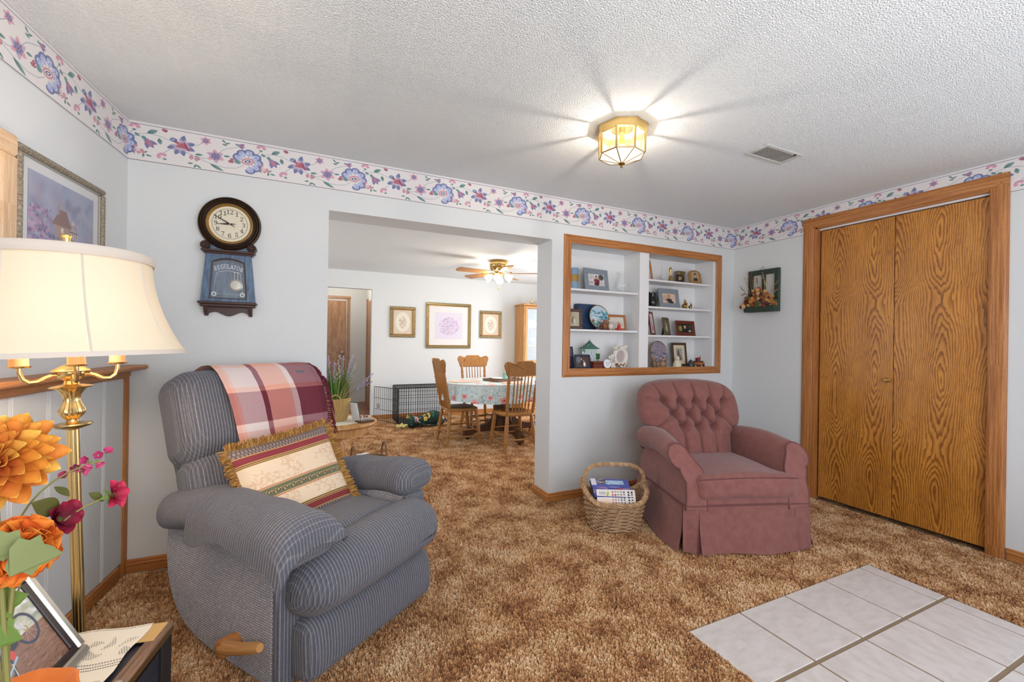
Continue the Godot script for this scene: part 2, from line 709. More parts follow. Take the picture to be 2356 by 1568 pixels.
	q.rect(0, H - 11, W, H - 5, hx("5a5e70"))
	return q.tex()


func cord_tex(bg: Color, hi: Color, seed_: int, gap: int) -> Array:
	# corduroy: ribs along v; returns [colour, height]
	var S := 512
	var n := FastNoiseLite.new()
	n.seed = seed_
	n.frequency = 0.02
	var d := PackedByteArray()
	d.resize(S * S * 3)
	var e := PackedByteArray()
	e.resize(S * S)
	var r2 := RandomNumberGenerator.new()
	r2.seed = seed_
	for y in S:
		for x in S:
			var ph := fposmod(float(x), gap) / gap
			var rib := sin(ph * PI)
			var line := clampf(1.0 - absf(ph - 0.5) / 0.15, 0, 1)
			var fleck := r2.randf()
			var nap := (0.55 + 0.45 * sin(y * 0.9 + floorf(x / float(gap)) * 2.1)) * 0.5 + fleck * 0.5
			var k := bg.lerp(hi, clampf(line * (0.35 + 0.75 * nap) + (fleck - 0.5) * 0.18 + n.get_noise_2d(x, y) * 0.15, 0, 1))
			var i := (y * S + x) * 3
			d[i] = int(k.r * 255)
			d[i + 1] = int(k.g * 255)
			d[i + 2] = int(k.b * 255)
			e[y * S + x] = int(clampf(rib * 0.8 + fleck * 0.15, 0, 1) * 255)
	return [ImageTexture.create_from_image(Image.create_from_data(S, S, false, Image.FORMAT_RGB8, d)), ImageTexture.create_from_image(Image.create_from_data(S, S, false, Image.FORMAT_L8, e))]


func weave_tex(a: Color, b: Color, seed_: int) -> Array:
	var S := 256
	var d := PackedByteArray()
	d.resize(S * S * 3)
	var e := PackedByteArray()
	e.resize(S * S)
	var r2 := RandomNumberGenerator.new()
	r2.seed = seed_
	var tone := []
	for i in 1024:
		tone.append(r2.randf())
	for y in S:
		for x in S:
			var cy := y / 8
			var cx := (x + (4 if cy % 2 == 1 else 0)) % S / 8
			var px := fposmod(x + (4 if cy % 2 == 1 else 0), 8) / 8.0 - 0.5
			var py := fposmod(y, 8) / 8.0 - 0.5
			var m := clampf(1.0 - (px * px + py * py) * 4.2, 0, 1)
			var t: float = m * (0.45 + 0.55 * tone[(cy * 32 + cx) % 1024])
			var k := a.lerp(b, clampf(t + (r2.randf() - 0.5) * 0.12, 0, 1))
			var i := (y * S + x) * 3
			d[i] = int(k.r * 255)
			d[i + 1] = int(k.g * 255)
			d[i + 2] = int(k.b * 255)
			e[y * S + x] = int(m * 255)
	return [ImageTexture.create_from_image(Image.create_from_data(S, S, false, Image.FORMAT_RGB8, d)), ImageTexture.create_from_image(Image.create_from_data(S, S, false, Image.FORMAT_L8, e))]


func plaid_tex() -> ImageTexture:
	var S := 512
	var bur := hx("6c2032")
	var rose := hx("d99a8c")
	var peach := hx("f0ae98")
	var cream := hx("ead9d4")
	var warp := [[0.045, peach], [0.08, hx("f3c0ae")], [0.31, cream], [0.36, bur], [0.60, peach], [0.665, cream], [0.93, bur], [1.01, hx("571526")]]
	var weft := [[0.40, hx("e2a08e")], [0.45, peach], [0.60, cream], [0.63, peach], [0.80, hx("6e2636")], [0.84, cream], [0.97, rose], [1.01, peach]]
	var d := PackedByteArray()
	d.resize(S * S * 3)
	for y in S:
		var wf := bands(float(y) / S, weft)
		for x in S:
			var wp := bands(float(x) / S, warp)
			var tw := posmod(x + y, 6)
			var k := wp.lerp(wf, 0.72 if tw < 2 else 0.22)
			k = k.darkened(0.08 if (y % 3 == 0) else 0.0)
			var i := (y * S + x) * 3
			d[i] = int(k.r * 255)
			d[i + 1] = int(k.g * 255)
			d[i + 2] = int(k.b * 255)
	return ImageTexture.create_from_image(Image.create_from_data(S, S, false, Image.FORMAT_RGB8, d))


func pillow_tex() -> ImageTexture:
	var S := 512
	var q := Paint.make(S, S, hx("e3cdb0"))
	# faint leafy scrolls on the cream ground
	for k in 46:
		var cx := rr(0, S)
		var cy := rr(120, 430)
		var pts := []
		var a0 := rr(0, TAU)
		for s in 14:
			var a := a0 + s * 0.42
			pts.append(Vector2(cx + cos(a) * (30 - s * 2), cy + sin(a) * (30 - s * 2)))
		q.line(pts, 3.0, pick([hx("cfae8c"), hx("d8b79a"), hx("c8b08a")]), 0.55)
		for s in 4:
			var a := a0 + s * 0.9
			q.blob(cx + cos(a) * 34, cy + sin(a) * 34, 17, 6, a, hx("d3b292"), 0.55, 1, 0.4)
	var edge := func(y0: int, y1: int):
		q.rect(0, y0, S, y1, hx("8a7b74"))
		for k in 34:
			var x := k * 16
			q.line([Vector2(x, y0), Vector2(x + 22, y1)], 2.4, hx("4a3f45"), 0.9)
			q.line([Vector2(x + 22, y0), Vector2(x, y1)], 2.4, hx("4a3f45"), 0.9)
			q.blob(x + 3, (y0 + y1) / 2.0, 4, 4, 0, hx("b3a294"), 0.8)
	edge.call(0, 56)
	q.rect(0, 56, S, 61, hx("c49a5a"))
	q.rect(0, 61, S, 98, hx("87303a"))
	for k in 128:
		q.rect(k * 4, 61, k * 4 + 1, 98, hx("6f2430"), 0.5)
	for e in [[98, 103, "c9a668"], [103, 108, "5a3a22"], [108, 113, "c9a668"], [113, 117, "5a3a22"], [117, 120, "c9a668"]]:
		q.rect(0, e[0], S, e[1], hx(e[2]))
	for e in [[252, 258, "a5452e"], [258, 263, "c9a668"], [263, 312, "6a6a52"], [312, 317, "c9a668"], [317, 323, "a5452e"]]:
		q.rect(0, e[0], S, e[1], hx(e[2]))
	for k in 86:
		q.rect(k * 6, 252, k * 6 + 2, 258, hx("e3cdb0"))
		q.rect(k * 6, 317, k * 6 + 2, 323, hx("e3cdb0"))
	for k in 12:
		var cx := k * 44.0 + 12
		for s in 6:
			q.blob(cx + s * 4, 288 + sin(s * 1.3) * 9, 18 - s * 2, 6, 0.5 + s * 0.5, hx("b79c62") if s % 2 == 0 else hx("3f4a40"), 0.9, 1, 0.3)
		q.blob(cx + 24, 287, 12, 15, 0.4, hx("3d463e"), 0.8, 0, 0.3)
		q.blob(cx + 24, 287, 6, 9, 0.4, hx("b9a06a"), 0.9, 0, 0.3)
	for e in [[408, 412, "c9a668"], [412, 417, "5a3a22"], [417, 422, "c9a668"], [422, 427, "5a3a22"], [427, 430, "c9a668"], [430, 462, "83302f"], [462, 467, "c49a5a"]]:
		q.rect(0, e[0], S, e[1], hx(e[2]))
	edge.call(467, 512)
	return q.tex()


func tablecloth_tex() -> ImageTexture:
	var S := 512
	var q := Paint.make(S, S, hx("cfe0e2"))
	q.wrap = true
	for k in 620:
		q.blob(rr(0, S), rr(0, S), rr(8, 22), rr(2, 5), rr(0, TAU), pick([hx("8fb9c0"), hx("a9cbd0"), hx("f0f4f2"), hx("7fa9a6"), hx("9fc4b4"), hx("e8eef2"), hx("86a8c4")]), 0.8, 1, 0.3)
	for f in [[70, 90, 34], [190, 60, 24], [330, 120, 40], [440, 60, 26], [120, 250, 38], [260, 230, 28], [400, 280, 36], [60, 400, 30], [210, 390, 40], [340, 430, 30], [470, 410, 36]]:
		for k in 5:
			var a: float = k * TAU / 5 + f[0]
			q.blob(f[0] + cos(a) * f[2] * 0.55, f[1] + sin(a) * f[2] * 0.55, f[2] * 0.62, f[2] * 0.5, a, hx("f0b4ac"), 0.95, 0, 0.3, hx("e98e94"))
		q.blob(f[0], f[1], f[2] * 0.42, f[2] * 0.36, 0.5, hx("c63a55"), 0.95, 0, 0.5)
		q.blob(f[0], f[1], f[2] * 0.16, f[2] * 0.14, 0, hx("7e1c34"), 1.0, 0, 0.4)
	return q.tex()


func lace_tex() -> ImageTexture:
	# cream lace: alpha is nought in the holes
	var S := 512
	var q := Paint.make(S, S, hx("efe6d4"))
	for y in S:
		for x in S:
			var band := posmod(y, 256)
			var hole := false
			var u := posmod(x, 128) / 128.0 - 0.5
			var v := (band - 128) / 128.0
			var r := sqrt(u * u * 4.0 + v * v * 2.2)
			var net := posmod(x + (y / 8 % 2) * 4, 9) < 5 and posmod(y, 8) < 4
			if r < 0.82 and r > 0.30 and sin(atan2(v, u) * 3.0 + r * 5.0) > -0.15:
				hole = net
			elif band > 226 and band < 236:
				hole = posmod(x, 10) < 6 and posmod(y, 6) < 4
			elif band > 246 and band < 252:
				hole = posmod(x, 8) < 5
			elif band < 12 and band > 6:
				hole = posmod(x, 8) < 5
			if hole:
				q.im.set_pixel(x, y, Color(0.93, 0.9, 0.82, 0.0))
	return q.tex()


func tile_tex() -> ImageTexture:
	var S := 256
	var n := FastNoiseLite.new()
	n.seed = 31
	n.frequency = 0.012
	n.fractal_octaves = 5
	var d := PackedByteArray()
	d.resize(S * S * 3)
	var a := hx("d8d0ca")
	var b := hx("ccc3bc")
	for y in S:
		for x in S:
			var t := clampf(n.get_noise_2d(x, y * 2.2) * 1.2 + 0.35, 0, 1)
			var k := a.lerp(b, t)
			if n.get_noise_2d(x * 9.0 + 700, y * 9.0) > 0.62:
				k = k.darkened(0.22)
			var i := (y * S + x) * 3
			d[i] = int(k.r * 255)
			d[i + 1] = int(k.g * 255)
			d[i + 2] = int(k.b * 255)
	return ImageTexture.create_from_image(Image.create_from_data(S, S, false, Image.FORMAT_RGB8, d))


func photo_tex(w: int, h: int, bg: Array, figs: Array, specks := 0, speck: Array = []) -> ImageTexture:
	# a small print: patches of ground colour, then soft figures [x, y, rx, ry, colour]
	var q := Paint.make(w, h, bg[0])
	for k in range(1, bg.size()):
		q.blob(bg[k][0] * w, bg[k][1] * h, bg[k][2] * w, bg[k][3] * h, 0, bg[k][4], 0.9, 0, 0.4)
	for k in specks:
		q.blob(rr(0, w), rr(0, h), rr(1.5, 4.5), rr(1, 3), rr(0, 3), pick(speck), 0.8, 0, 0.4)
	for f in figs:
		q.blob(f[0] * w, f[1] * h, f[2] * w, f[3] * h, 0, f[4], 1.0, 0, 0.25)
	return q.tex()


func garden_tex() -> ImageTexture:
	# a plain misty garden print with a small steep-roofed house
	var q := Paint.make(320, 256, hx("a2a6ba"))
	for k in 90:
		q.blob(rr(0, 320), rr(0, 150), rr(14, 44), rr(10, 40), rr(0, 3), pick([hx("b0b2c4"), hx("8c8fa8"), hx("b2a8b6"), hx("9aaac4"), hx("74768e"), hx("a094a6")]), 0.45, 0, 0.9)
	for k in 120:
		q.blob(rr(0, 320), rr(150, 256), rr(6, 26), rr(4, 12), rr(-0.4, 0.4), pick([hx("5c6480"), hx("70788e"), hx("8490ac"), hx("4a5068"), hx("9a86a8")]), 0.6, 0, 0.6)
	q.rect(118, 118, 208, 172, hx("a8928c"))
	for k in 52:
		q.line([Vector2(104 + k * 0.72, 122 - k * 0.9), Vector2(200 - k * 0.55, 122 - k * 0.9)], 2.0, hx("8c7470"))
	for k in 36:
		q.line([Vector2(186 + k * 0.5, 150 - k * 1.55), Vector2(234 - k * 0.7, 150 - k * 1.55)], 2.2, hx("c4bcbc"))
	for k in 4:
		q.line([Vector2(190 + k * 12, 150), Vector2(200 + k * 6, 108)], 2.4, hx("6c5c60"))
	q.line([Vector2(188, 130), Vector2(232, 130)], 2.4, hx("6c5c60"))
	q.rect(128, 62, 138, 92, hx("a4948c"))
	q.rect(146, 128, 158, 142, hx("d8cdb8"))
	for k in 150:
		q.blob(rr(0, 96), rr(86, 200), rr(4, 11), rr(3, 8), 0, pick([hx("b48cab"), hx("c59ab2"), hx("9f7aa0"), hx("caa6bc"), hx("7c6a90")]), 0.7, 0, 0.6)
	for k in 160:
		q.blob(rr(60, 320), rr(160, 250), rr(3, 8), rr(2, 5), 0, pick([hx("9aa6c8"), hx("b09cba"), hx("6a7694"), hx("8c98ba"), hx("a87a8a"), hx("5c6884")]), 0.7, 0, 0.5)
	for k in 60:
		q.blob(rr(0, 120), rr(210, 256), rr(10, 26), rr(4, 9), 0.4, pick([hx("505866"), hx("626a70"), hx("444a58")]), 0.6, 0, 0.5)
	return q.tex()


func motor_tex() -> ImageTexture:
	# a snapshot: a motorbike on a dirt road, pale sky and scrub
	var q := Paint.make(256, 256, hx("e9eaee"))
	for k in 70:
		q.blob(rr(60, 256), rr(30, 120), rr(12, 34), rr(8, 22), 0, pick([hx("b8bda6"), hx("a3aa92"), hx("c4c8b4"), hx("8f9a86")]), 0.7, 0, 0.6)
	q.rect(0, 120, 256, 256, hx("8c6a58"))
	for k in 320:
		q.blob(rr(0, 256), rr(118, 256), rr(4, 20), rr(1, 3), rr(-0.5, 0.1), pick([hx("a0806c"), hx("75543f"), hx("8a6450"), hx("b09684"), hx("5c4436")]), 0.6, 0, 0.5)
	for w in [[190.0, 112.0, 46.0], [60.0, 160.0, 50.0]]:
		var ring := []
		for k in 33:
			ring.append(Vector2(w[0] + cos(k * TAU / 32) * w[2] * 0.8, w[1] + sin(k * TAU / 32) * w[2]))
		q.line(ring, 8.0, hx("39415a"))
		for k in 9:
			q.line([Vector2(w[0], w[1]), Vector2(w[0] + cos(k * 0.7) * w[2] * 0.76, w[1] + sin(k * 0.7) * w[2] * 0.95)], 1.2, hx("a8a8b0"))
		q.blob(w[0], w[1], 9, 9, 0, hx("b59a58"))
	q.line([Vector2(190, 112), Vector2(150, 62)], 7.0, hx("c8ccd2"))
	q.line([Vector2(150, 62), Vector2(60, 160)], 9.0, hx("2e3850"))
	q.blob(110, 110, 46, 30, 0.4, hx("2f3442"))
	q.blob(104, 120, 22, 18, 0, hx("8d9298"), 0.9, 0, 0.4)
	q.blob(150, 74, 22, 34, 0.5, hx("c23a55"), 1.0, 0, 0.2)
	q.blob(92, 84, 38, 14, 0.3, hx("1f2430"))
	q.blob(112, 146, 12, 14, 0, hx("d24a48"))
	q.line([Vector2(50, 200), Vector2(120, 160)], 6.0, hx("9ec4dc"))
	q.line([Vector2(90, 215), Vector2(98, 165)], 3.0, hx("d8cfa8"))
	return q.tex()


func make_materials() -> void:
	rng.seed = 7
	var fine := noise_tex(512, 0.035, 5, [], 3)
	var m := mat("wall_paint", hx("dfe2e2"), 0.75)
	bump(m, noise_tex(256, 0.06, 11, [], 3), 0.03)
	triplanar(m, 2.5, true)
	m = mat("ceiling_paint", hx("eff4f5"), 0.95)
	bump(m, noise_tex(512, 0.05, 17, [], 3), 0.48)
	triplanar(m, 4.6, true)
	m = mat("white_paint", hx("eeeeee"), 0.45)
	m = mat("border_paper", Color.WHITE, 0.35, 0.0, border_tex())
	m = mat("carpet_back", Color.WHITE, 1.0, 0.0, noise_tex(512, 0.012, 21, [[0.0, hx("8a6440")], [0.45, hx("aa8258")], [0.6, hx("c09a6c")], [1.0, hx("d6b488")]], 5))
	bump(m, noise_tex(512, 0.11, 23, [], 3), 1.2)
	triplanar(m, 1.0, true)
	m = mat("carpet_pile", Color.WHITE, 1.0)
	m.vertex_color_use_as_albedo = true
	m = mat("oak", Color.WHITE, 0.42, 0.0, wood_tex(256, 512, hx("d08f50"), hx("96592a"), 3, 16.0))
	m.uv1_scale = Vector3(5, 0.9, 1)
	m = mat("oak_light", Color.WHITE, 0.45, 0.0, wood_tex(256, 512, hx("d9a468"), hx("a87236"), 4, 14.0))
	m.uv1_scale = Vector3(5, 1.2, 1)
	m = mat("oak_chair", Color.WHITE, 0.38, 0.0, wood_tex(256, 512, hx("bb8648"), hx("84531f"), 24, 14.0))
	m.uv1_scale = Vector3(5, 1.2, 1)
	m = mat("pine", Color.WHITE, 0.5, 0.0, wood_tex(128, 256, hx("ecd0ae"), hx("d6ac80"), 28, 8.0))
	m.uv1_scale = Vector3(5, 1.2, 1)
	m = mat("oak_dark", Color.WHITE, 0.4, 0.0, wood_tex(256, 256, hx("6e4a30"), hx("402616"), 9, 14.0))
	m.uv1_scale = Vector3(5, 1.2, 1)
	m = mat("door_veneer", Color.WHITE, 0.38, 0.0, veneer_tex(640, 1280, hx("d4913c"), hx("864c14"), 6))
	m = mat("hall_veneer", Color.WHITE, 0.35, 0.0, wood_tex(256, 512, hx("c49a74"), hx("9a6c48"), 12, 10.0))
	m = mat("hall_floor", Color.WHITE, 0.4, 0.0, wood_tex(256, 256, hx("a8765a"), hx("7a4a38"), 14, 8.0))
	m.uv1_scale = Vector3(1.5, 1, 1)
	m = mat("tile", Color.WHITE, 0.35, 0.0, tile_tex())
	m.uv1_scale = Vector3(2.4, 2.4, 1)
	mat("grout", hx("8d7860"), 0.95)
	mat("brass", hx("d2b67c"), 0.24, 1.0)
	mat("old_brass", hx("a98950"), 0.4, 1.0)
	mat("chrome", hx("c8c8c4"), 0.2, 1.0)
	mat("silver", hx("b9b6ac"), 0.35, 0.85)
	mat("black_metal", hx("26282a"), 0.5, 0.4)
	mat("dark", hx("1c1a1a"), 0.6)
	mat("black_wood", hx("2a1e1c"), 0.35)
	mat("vent_metal", hx("c9c8c4"), 0.5)
	# fabrics of the recliner
	var cd := cord_tex(hx("595b65"), hx("c2bcb9"), 41, 32)
	m = mat("corduroy", hx("ffffff"), 0.95, 0.0, cd[0])
	bump(m, cd[1], 0.35)
	triplanar(m, 4.8)
	m.rim_enabled = true
	m.rim = 0.3
	var wv := weave_tex(hx("8a8a92"), hx("ece6e6"), 43)
	m = mat("basket_weave", Color.WHITE, 0.95, 0.0, wv[0])
	bump(m, wv[1], 0.2)
	triplanar(m, 3.3)
	m.rim_enabled = true
	m.rim = 0.3
	m = mat("plaid", Color.WHITE, 0.95, 0.0, plaid_tex())
	bump(m, fine, 0.1)
	m.rim_enabled = true
	m.rim = 0.3
	mat("fringe_burgundy", hx("64182c"), 0.95)
	m = mat("pillow_cover", Color.WHITE, 0.75, 0.0, pillow_tex())
	bump(m, fine, 0.1)
	mat("fringe_gold", hx("96682e"), 0.9)
	mat("fringe_tan", hx("b3894c"), 0.9)
	m = mat("rose_velvet", Color.WHITE, 0.85, 0.0, noise_tex(512, 0.02, 51, [[0.0, hx("7d4b45")], [0.5, hx("86534c")], [1.0, hx("905c54")]], 5))
	bump(m, noise_tex(256, 0.16, 52, [], 2), 0.1)
	triplanar(m, 1.6)
	m.rim_enabled = true
	m.rim = 0.5
	m.rim_tint = 0.7
	mat("rose_piping", hx("6e4440"), 0.9)
	m = mat("wicker", Color.WHITE, 0.6, 0.0, noise_tex(256, 0.03, 61, [[0.0, hx("8c6a4c")], [0.4, hx("b08a64")], [0.7, hx("c8a67e")], [1.0, hx("dcc09a")]], 4))
	m.uv1_scale = Vector3(0.4, 3, 1)
	mat("wicker_dark", hx("8a6444"), 0.65)
	m = mat("seagrass", Color.WHITE, 0.8, 0.0, noise_tex(256, 0.04, 62, [[0.0, hx("8f6f40")], [0.5, hx("b8965c")], [1.0, hx("d6ba80")]], 4))
	m.uv1_scale = Vector3(0.5, 4, 1)
	# clear and frosted glass
	m = mat("glass", Color(0.93, 0.97, 0.97, 0.07), 0.03)
	m.transparency = BaseMaterial3D.TRANSPARENCY_ALPHA
	m = mat("pane", Color(1, 1, 1, 0.04), 0.02)
	m.transparency = BaseMaterial3D.TRANSPARENCY_ALPHA
	m = mat("cut_glass", Color(0.93, 0.95, 0.95, 0.13), 0.08)
	m.transparency = BaseMaterial3D.TRANSPARENCY_ALPHA
	# floor lamp
	m = mat("lamp_shade", hx("ecdcc0"), 0.9)
	m.backlight_enabled = true
	m.backlight = Color(0.17, 0.158, 0.142)
	bump(m, fine, 0.02)
	m = mat("shade_trim", hx("d8ccc0"), 0.9)
	m = mat("peach_glass", hx("f0b890"), 0.4)
	m.backlight_enabled = true
	m.backlight = Color(1, 0.8, 0.6)
	m = mat("lace", Color.WHITE, 0.95, 0.0, lace_tex())
	m.transparency = BaseMaterial3D.TRANSPARENCY_ALPHA_SCISSOR
	m.alpha_scissor_threshold = 0.5
	mat("trunk_navy", hx("2a2c38"), 0.6, 0.0, noise_tex(256, 0.02, 71, [[0.0, hx("8a8a94")], [0.6, hx("ffffff")], [1.0, hx("b0a8a0")]], 5))
	m = mat("trunk_wood", Color.WHITE, 0.5, 0.0, wood_tex(256, 256, hx("8c6e56"), hx("5c4436"), 15, 12.0))
	m.uv1_scale = Vector3(4, 1.5, 1)
	mat("paper_tan", hx("c8a468"), 0.9)
	mat("leaf_green", hx("6f8c3c"), 0.7)
	mat("leaf_pale", hx("7c8450"), 0.7)
	mat("leaf_dark", hx("5a5c26"), 0.7)
	m = mat("petal", Color.WHITE, 0.7)
	m.vertex_color_use_as_albedo = true
	m.backlight_enabled = true
	m.backlight = Color(0.25, 0.25, 0.25)
	m = mat("colors", Color.WHITE, 0.8)
	m.vertex_color_use_as_albedo = true
	m = mat("gloss_colors", Color.WHITE, 0.3)
	m.vertex_color_use_as_albedo = true
	m = mat("tablecloth", Color.WHITE, 0.85, 0.0, tablecloth_tex())
	m.uv1_scale = Vector3(1.6, 1.6, 1)
	m = mat("clock_blue", Color.WHITE, 0.4, 0.0, wood_tex(128, 256, hx("64809c"), hx("3f546c"), 19, 6.0))
	m.uv1_scale = Vector3(6, 3, 1)
	mat("clock_brown", hx("4a3530"), 0.35)
	mat("clock_gold", hx("b08a4c"), 0.35, 0.6)
	mat("dial", hx("e4dcc4"), 0.5)
	mat("ink", hx("2e2a28"), 0.6)
	mat("white_print", hx("e8ecf0"), 0.5)
	mat("orange_glaze", hx("d8742c"), 0.3)


func _ready() -> void:
	var cam := Camera3D.new()
	cam.name = "camera"
	add_child(cam)
	cam.position = Vector3(0, 1.281, 0)
	cam.rotation = Vector3(0.0, -0.43848, 0.014684)
	cam.fov = rad_to_deg(2.0 * atan(784.0 / 989.27))
	cam.near = 0.02
	cam.current = true
	var we := WorldEnvironment.new()
	we.name = "world_environment"
	var env := Environment.new()
	env.background_mode = Environment.BG_SKY
	var sky := Sky.new()
	var sm := ProceduralSkyMaterial.new()
	sm.sky_top_color = hx("8fb4e6")
	sm.sky_horizon_color = hx("dfe8f2")
	sm.ground_bottom_color = hx("7d7a70")
	sm.ground_horizon_color = hx("b8b8b0")
	sky.sky_material = sm
	env.sky = sky
	env.tonemap_mode = Environment.TONE_MAPPER_LINEAR
	env.tonemap_exposure = 1.0
	env.sdfgi_enabled = true
	env.ssao_enabled = true
	env.ssil_enabled = true
	we.environment = env
	add_child(we)
	# daylight: front door glass, picture window behind the camera, dining-room windows
	daylight("front_door_daylight", Vector3(2.22, 1.12, ZW - 0.03), 0.0, Vector2(0.74, 1.75), 2.6, hx("eef3ff"))
	daylight("picture_window_daylight", Vector3(0.45, 1.5, ZW - 0.03), 0.0, Vector2(1.9, 1.25), 5.2, hx("fafbff"), 30.0)
	daylight("side_window_daylight", Vector3(XR - 0.03, 1.45, -0.15), PI / 2, Vector2(1.1, 1.15), 1.0, hx("f0f4ff"))
	daylight("patio_door_daylight", Vector3(4.47, 1.1, -5.2), PI / 2, Vector2(1.7, 1.9), 8.5, hx("f6f8ff"))
	daylight("dining_window_daylight", Vector3(-2.47, 1.5, -5.2), -PI / 2, Vector2(1.7, 1.1), 5.0, hx("f6f8ff"))
	make_materials()
	build_shell()
	build_tiles()
	build_closet()
	build_shelf()
	build_recliner()
	build_armchair()
	build_floor_lamp()
	build_trunk()
	build_wall_things()
	build_ceiling_things()
	build_basket()
	build_dining()
	build_hutch()
	build_end_table()
	build_crate()
	build_shelf_items()
	build_flowers()
	build_pile()


func daylight(called: String, pos: Vector3, turn: float, size: Vector2, energy: float, k: Color, tilt := 0.0) -> void:
	var l := AreaLight3D.new()
	l.name = called
	l.area_size = size
	l.light_energy = energy
	l.light_color = k
	l.area_range = 20.0
	l.area_attenuation = 2.0
	l.shadow_enabled = true
	add_child(l)
	l.position = pos
	l.rotation = Vector3(deg_to_rad(tilt), turn, 0)


func wall_x(z: float) -> float:   # face of the left wall, which runs a little askew
	return -0.898 - 0.097 * (z - ZF)


func build_shell() -> void:
	var b := MB.new()
	var wm: Material = M.wall_paint
	# far wall with the wide opening and the shelf niche
	var seg := func(x0, x1, y0, y1): b.box(Vector3(x1 - x0, y1 - y0, ZF - ZD), Vector3((x0 + x1) / 2, (y0 + y1) / 2, (ZF + ZD) / 2))
	seg.call(-2.6, 0.096, -0.05, 2.5)
	seg.call(0.096, 1.733, 2.094, 2.5)
	seg.call(1.733, 1.905, -0.05, 2.5)
	seg.call(1.905, 3.600, -0.05, 1.055)
	seg.call(1.905, 3.600, 2.095, 2.5)
	seg.call(3.600, 4.7, -0.05, 2.5)
	struct("wall_far", b, wm)
	# wallpaper border round the living room
	b = MB.new()
	var rep := 0.592
	var off := 0.684
	var strip := func(a: Vector3, e: Vector3, u0: float, n: Vector3):
		var u1: float = u0 + (e - a).length() / rep
		var y0 := 2.226
		var y1 := 2.438
		var o: Vector3 = n * 0.0012
		b.quad(Vector3(a.x, y1, a.z) + o, Vector3(e.x, y1, e.z) + o, Vector3(e.x, y0, e.z) + o, Vector3(a.x, y0, a.z) + o, Vector2(u0, 0), Vector2(u1, 0), Vector2(u1, 1), Vector2(u0, 1))
	var lz := 0.7
	strip.call(Vector3(wall_x(lz), 0, lz), Vector3(-0.898, 0, ZF), (-0.898 + off) / rep - (lz - ZF) * 1.0047 / rep, Vector3(1, 0, 0.097).normalized())
	strip.call(Vector3(-0.898, 0, ZF), Vector3(XR, 0, ZF), (-0.898 + off) / rep, Vector3(0, 0, 1))
	strip.call(Vector3(XR, 0, ZF), Vector3(XR, 0, -2.289), (XR + off) / rep, Vector3(-1, 0, 0))
	# above and beyond the closet casing the paper goes on
	var uu := (XR + off + (-2.289 - ZF)) / rep
	b.quad(Vector3(XR - 0.0012, 2.438, -2.289), Vector3(XR - 0.0012, 2.438, -1.085), Vector3(XR - 0.0012, 2.352, -1.085), Vector3(XR - 0.0012, 2.352, -2.289), Vector2(uu, 0), Vector2(uu + 1.204 / rep, 0), Vector2(uu + 1.204 / rep, 0.41), Vector2(uu, 0.41))
	strip.call(Vector3(XR, 0, -1.085), Vector3(XR, 0, ZW), uu + 1.204 / rep, Vector3(-1, 0, 0))
	var o := struct("wallpaper_border", b, M.border_paper)
	o.set_meta("label", "floral wallpaper border along the top of the walls")
	# left wall, askew
	b = MB.new()
	b.quad(Vector3(-0.898, -0.05, ZF - 0.01), Vector3(wall_x(0.9), -0.05, 0.9), Vector3(wall_x(0.9), 2.5, 0.9), Vector3(-0.898, 2.5, ZF - 0.01))
	b.quad(Vector3(-1.1, -0.05, ZF - 0.01), Vector3(wall_x(0.9) - 0.2, -0.05, 0.9), Vector3(wall_x(0.9) - 0.2, 2.5, 0.9), Vector3(-1.1, 2.5, ZF - 0.01))
	b.quad(Vector3(-0.898, -0.05, ZF - 0.01), Vector3(-1.1, -0.05, ZF - 0.01), Vector3(-1.1, 2.5, ZF - 0.01), Vector3(-0.898, 2.5, ZF - 0.01))
	var wl := struct("wall_left", b, wm)
	# its panelling: boards with double beads between them
	var turn := atan(-0.097)
	var dirv := Vector3(-0.097, 0, 1).normalized()
	var k := 0
	while k < 18:
		var s0 := 0.03 + k * 0.20
		var pos := Vector3(-0.898, 0.575, ZF) + dirv * (s0 + 0.095)
		part(wl, "board", MB.new().box(Vector3(0.010, 1.0, 0.178), Vector3.ZERO, 0.003), M.wall_paint, pose(pos.x + 0.006, pos.y, pos.z, Vector3(0, turn, 0)))
		for e in [0.0955, 0.1045]:
			var q: Vector3 = pos + dirv * e
			part(wl, "bead", MB.new().box(Vector3(0.012, 1.0, 0.006), Vector3.ZERO, 0.001), M.wall_paint, pose(q.x + 0.006, q.y, q.z, Vector3(0, turn, 0)))
		k += 1
	# oak ledge, its corner post and base
	var tl := Node3D.new()
	tl.name = "trim_1"
	add_child(tl)
	tl.set_meta("kind", "structure")
	var mid := Vector3(-0.898, 0, ZF) + dirv * 1.80
	part(tl, "ledge", MB.new().box(Vector3(0.115, 0.024, 3.6), Vector3.ZERO, 0.008), M.oak, pose(mid.x + 0.047, 1.112, mid.z + 0.004, Vector3(0, turn, 0)))
	part(tl, "ledge_moulding", MB.new().box(Vector3(0.03, 0.045, 3.56), Vector3.ZERO, 0.012), M.oak, pose(mid.x + 0.022, 1.078, mid.z, Vector3(0, turn, 0)))
	part(tl, "corner_post", MB.new().box(Vector3(0.020, 1.06, 0.042), Vector3.ZERO, 0.004), M.oak, pose(-0.889, 0.53, ZF + 0.021, Vector3(0, turn, 0)))
	var bl := struct("baseboard_left", MB.new().box(Vector3(0.016, 0.075, 3.5), Vector3.ZERO, 0.006), M.oak, pose(mid.x + 0.010, 0.0375, mid.z + 0.03, Vector3(0, turn, 0)))
	part(bl, "cap", MB.new().box(Vector3(0.010, 0.016, 3.5), Vector3.ZERO, 0.004), M.oak, pose(0.005, 0.012, 0.0))
	# far baseboards
	b = MB.new()
	b.box(Vector3(0.98, 0.075, 0.014), Vector3(-0.393, 0.0375, ZF + 0.007), 0.005)
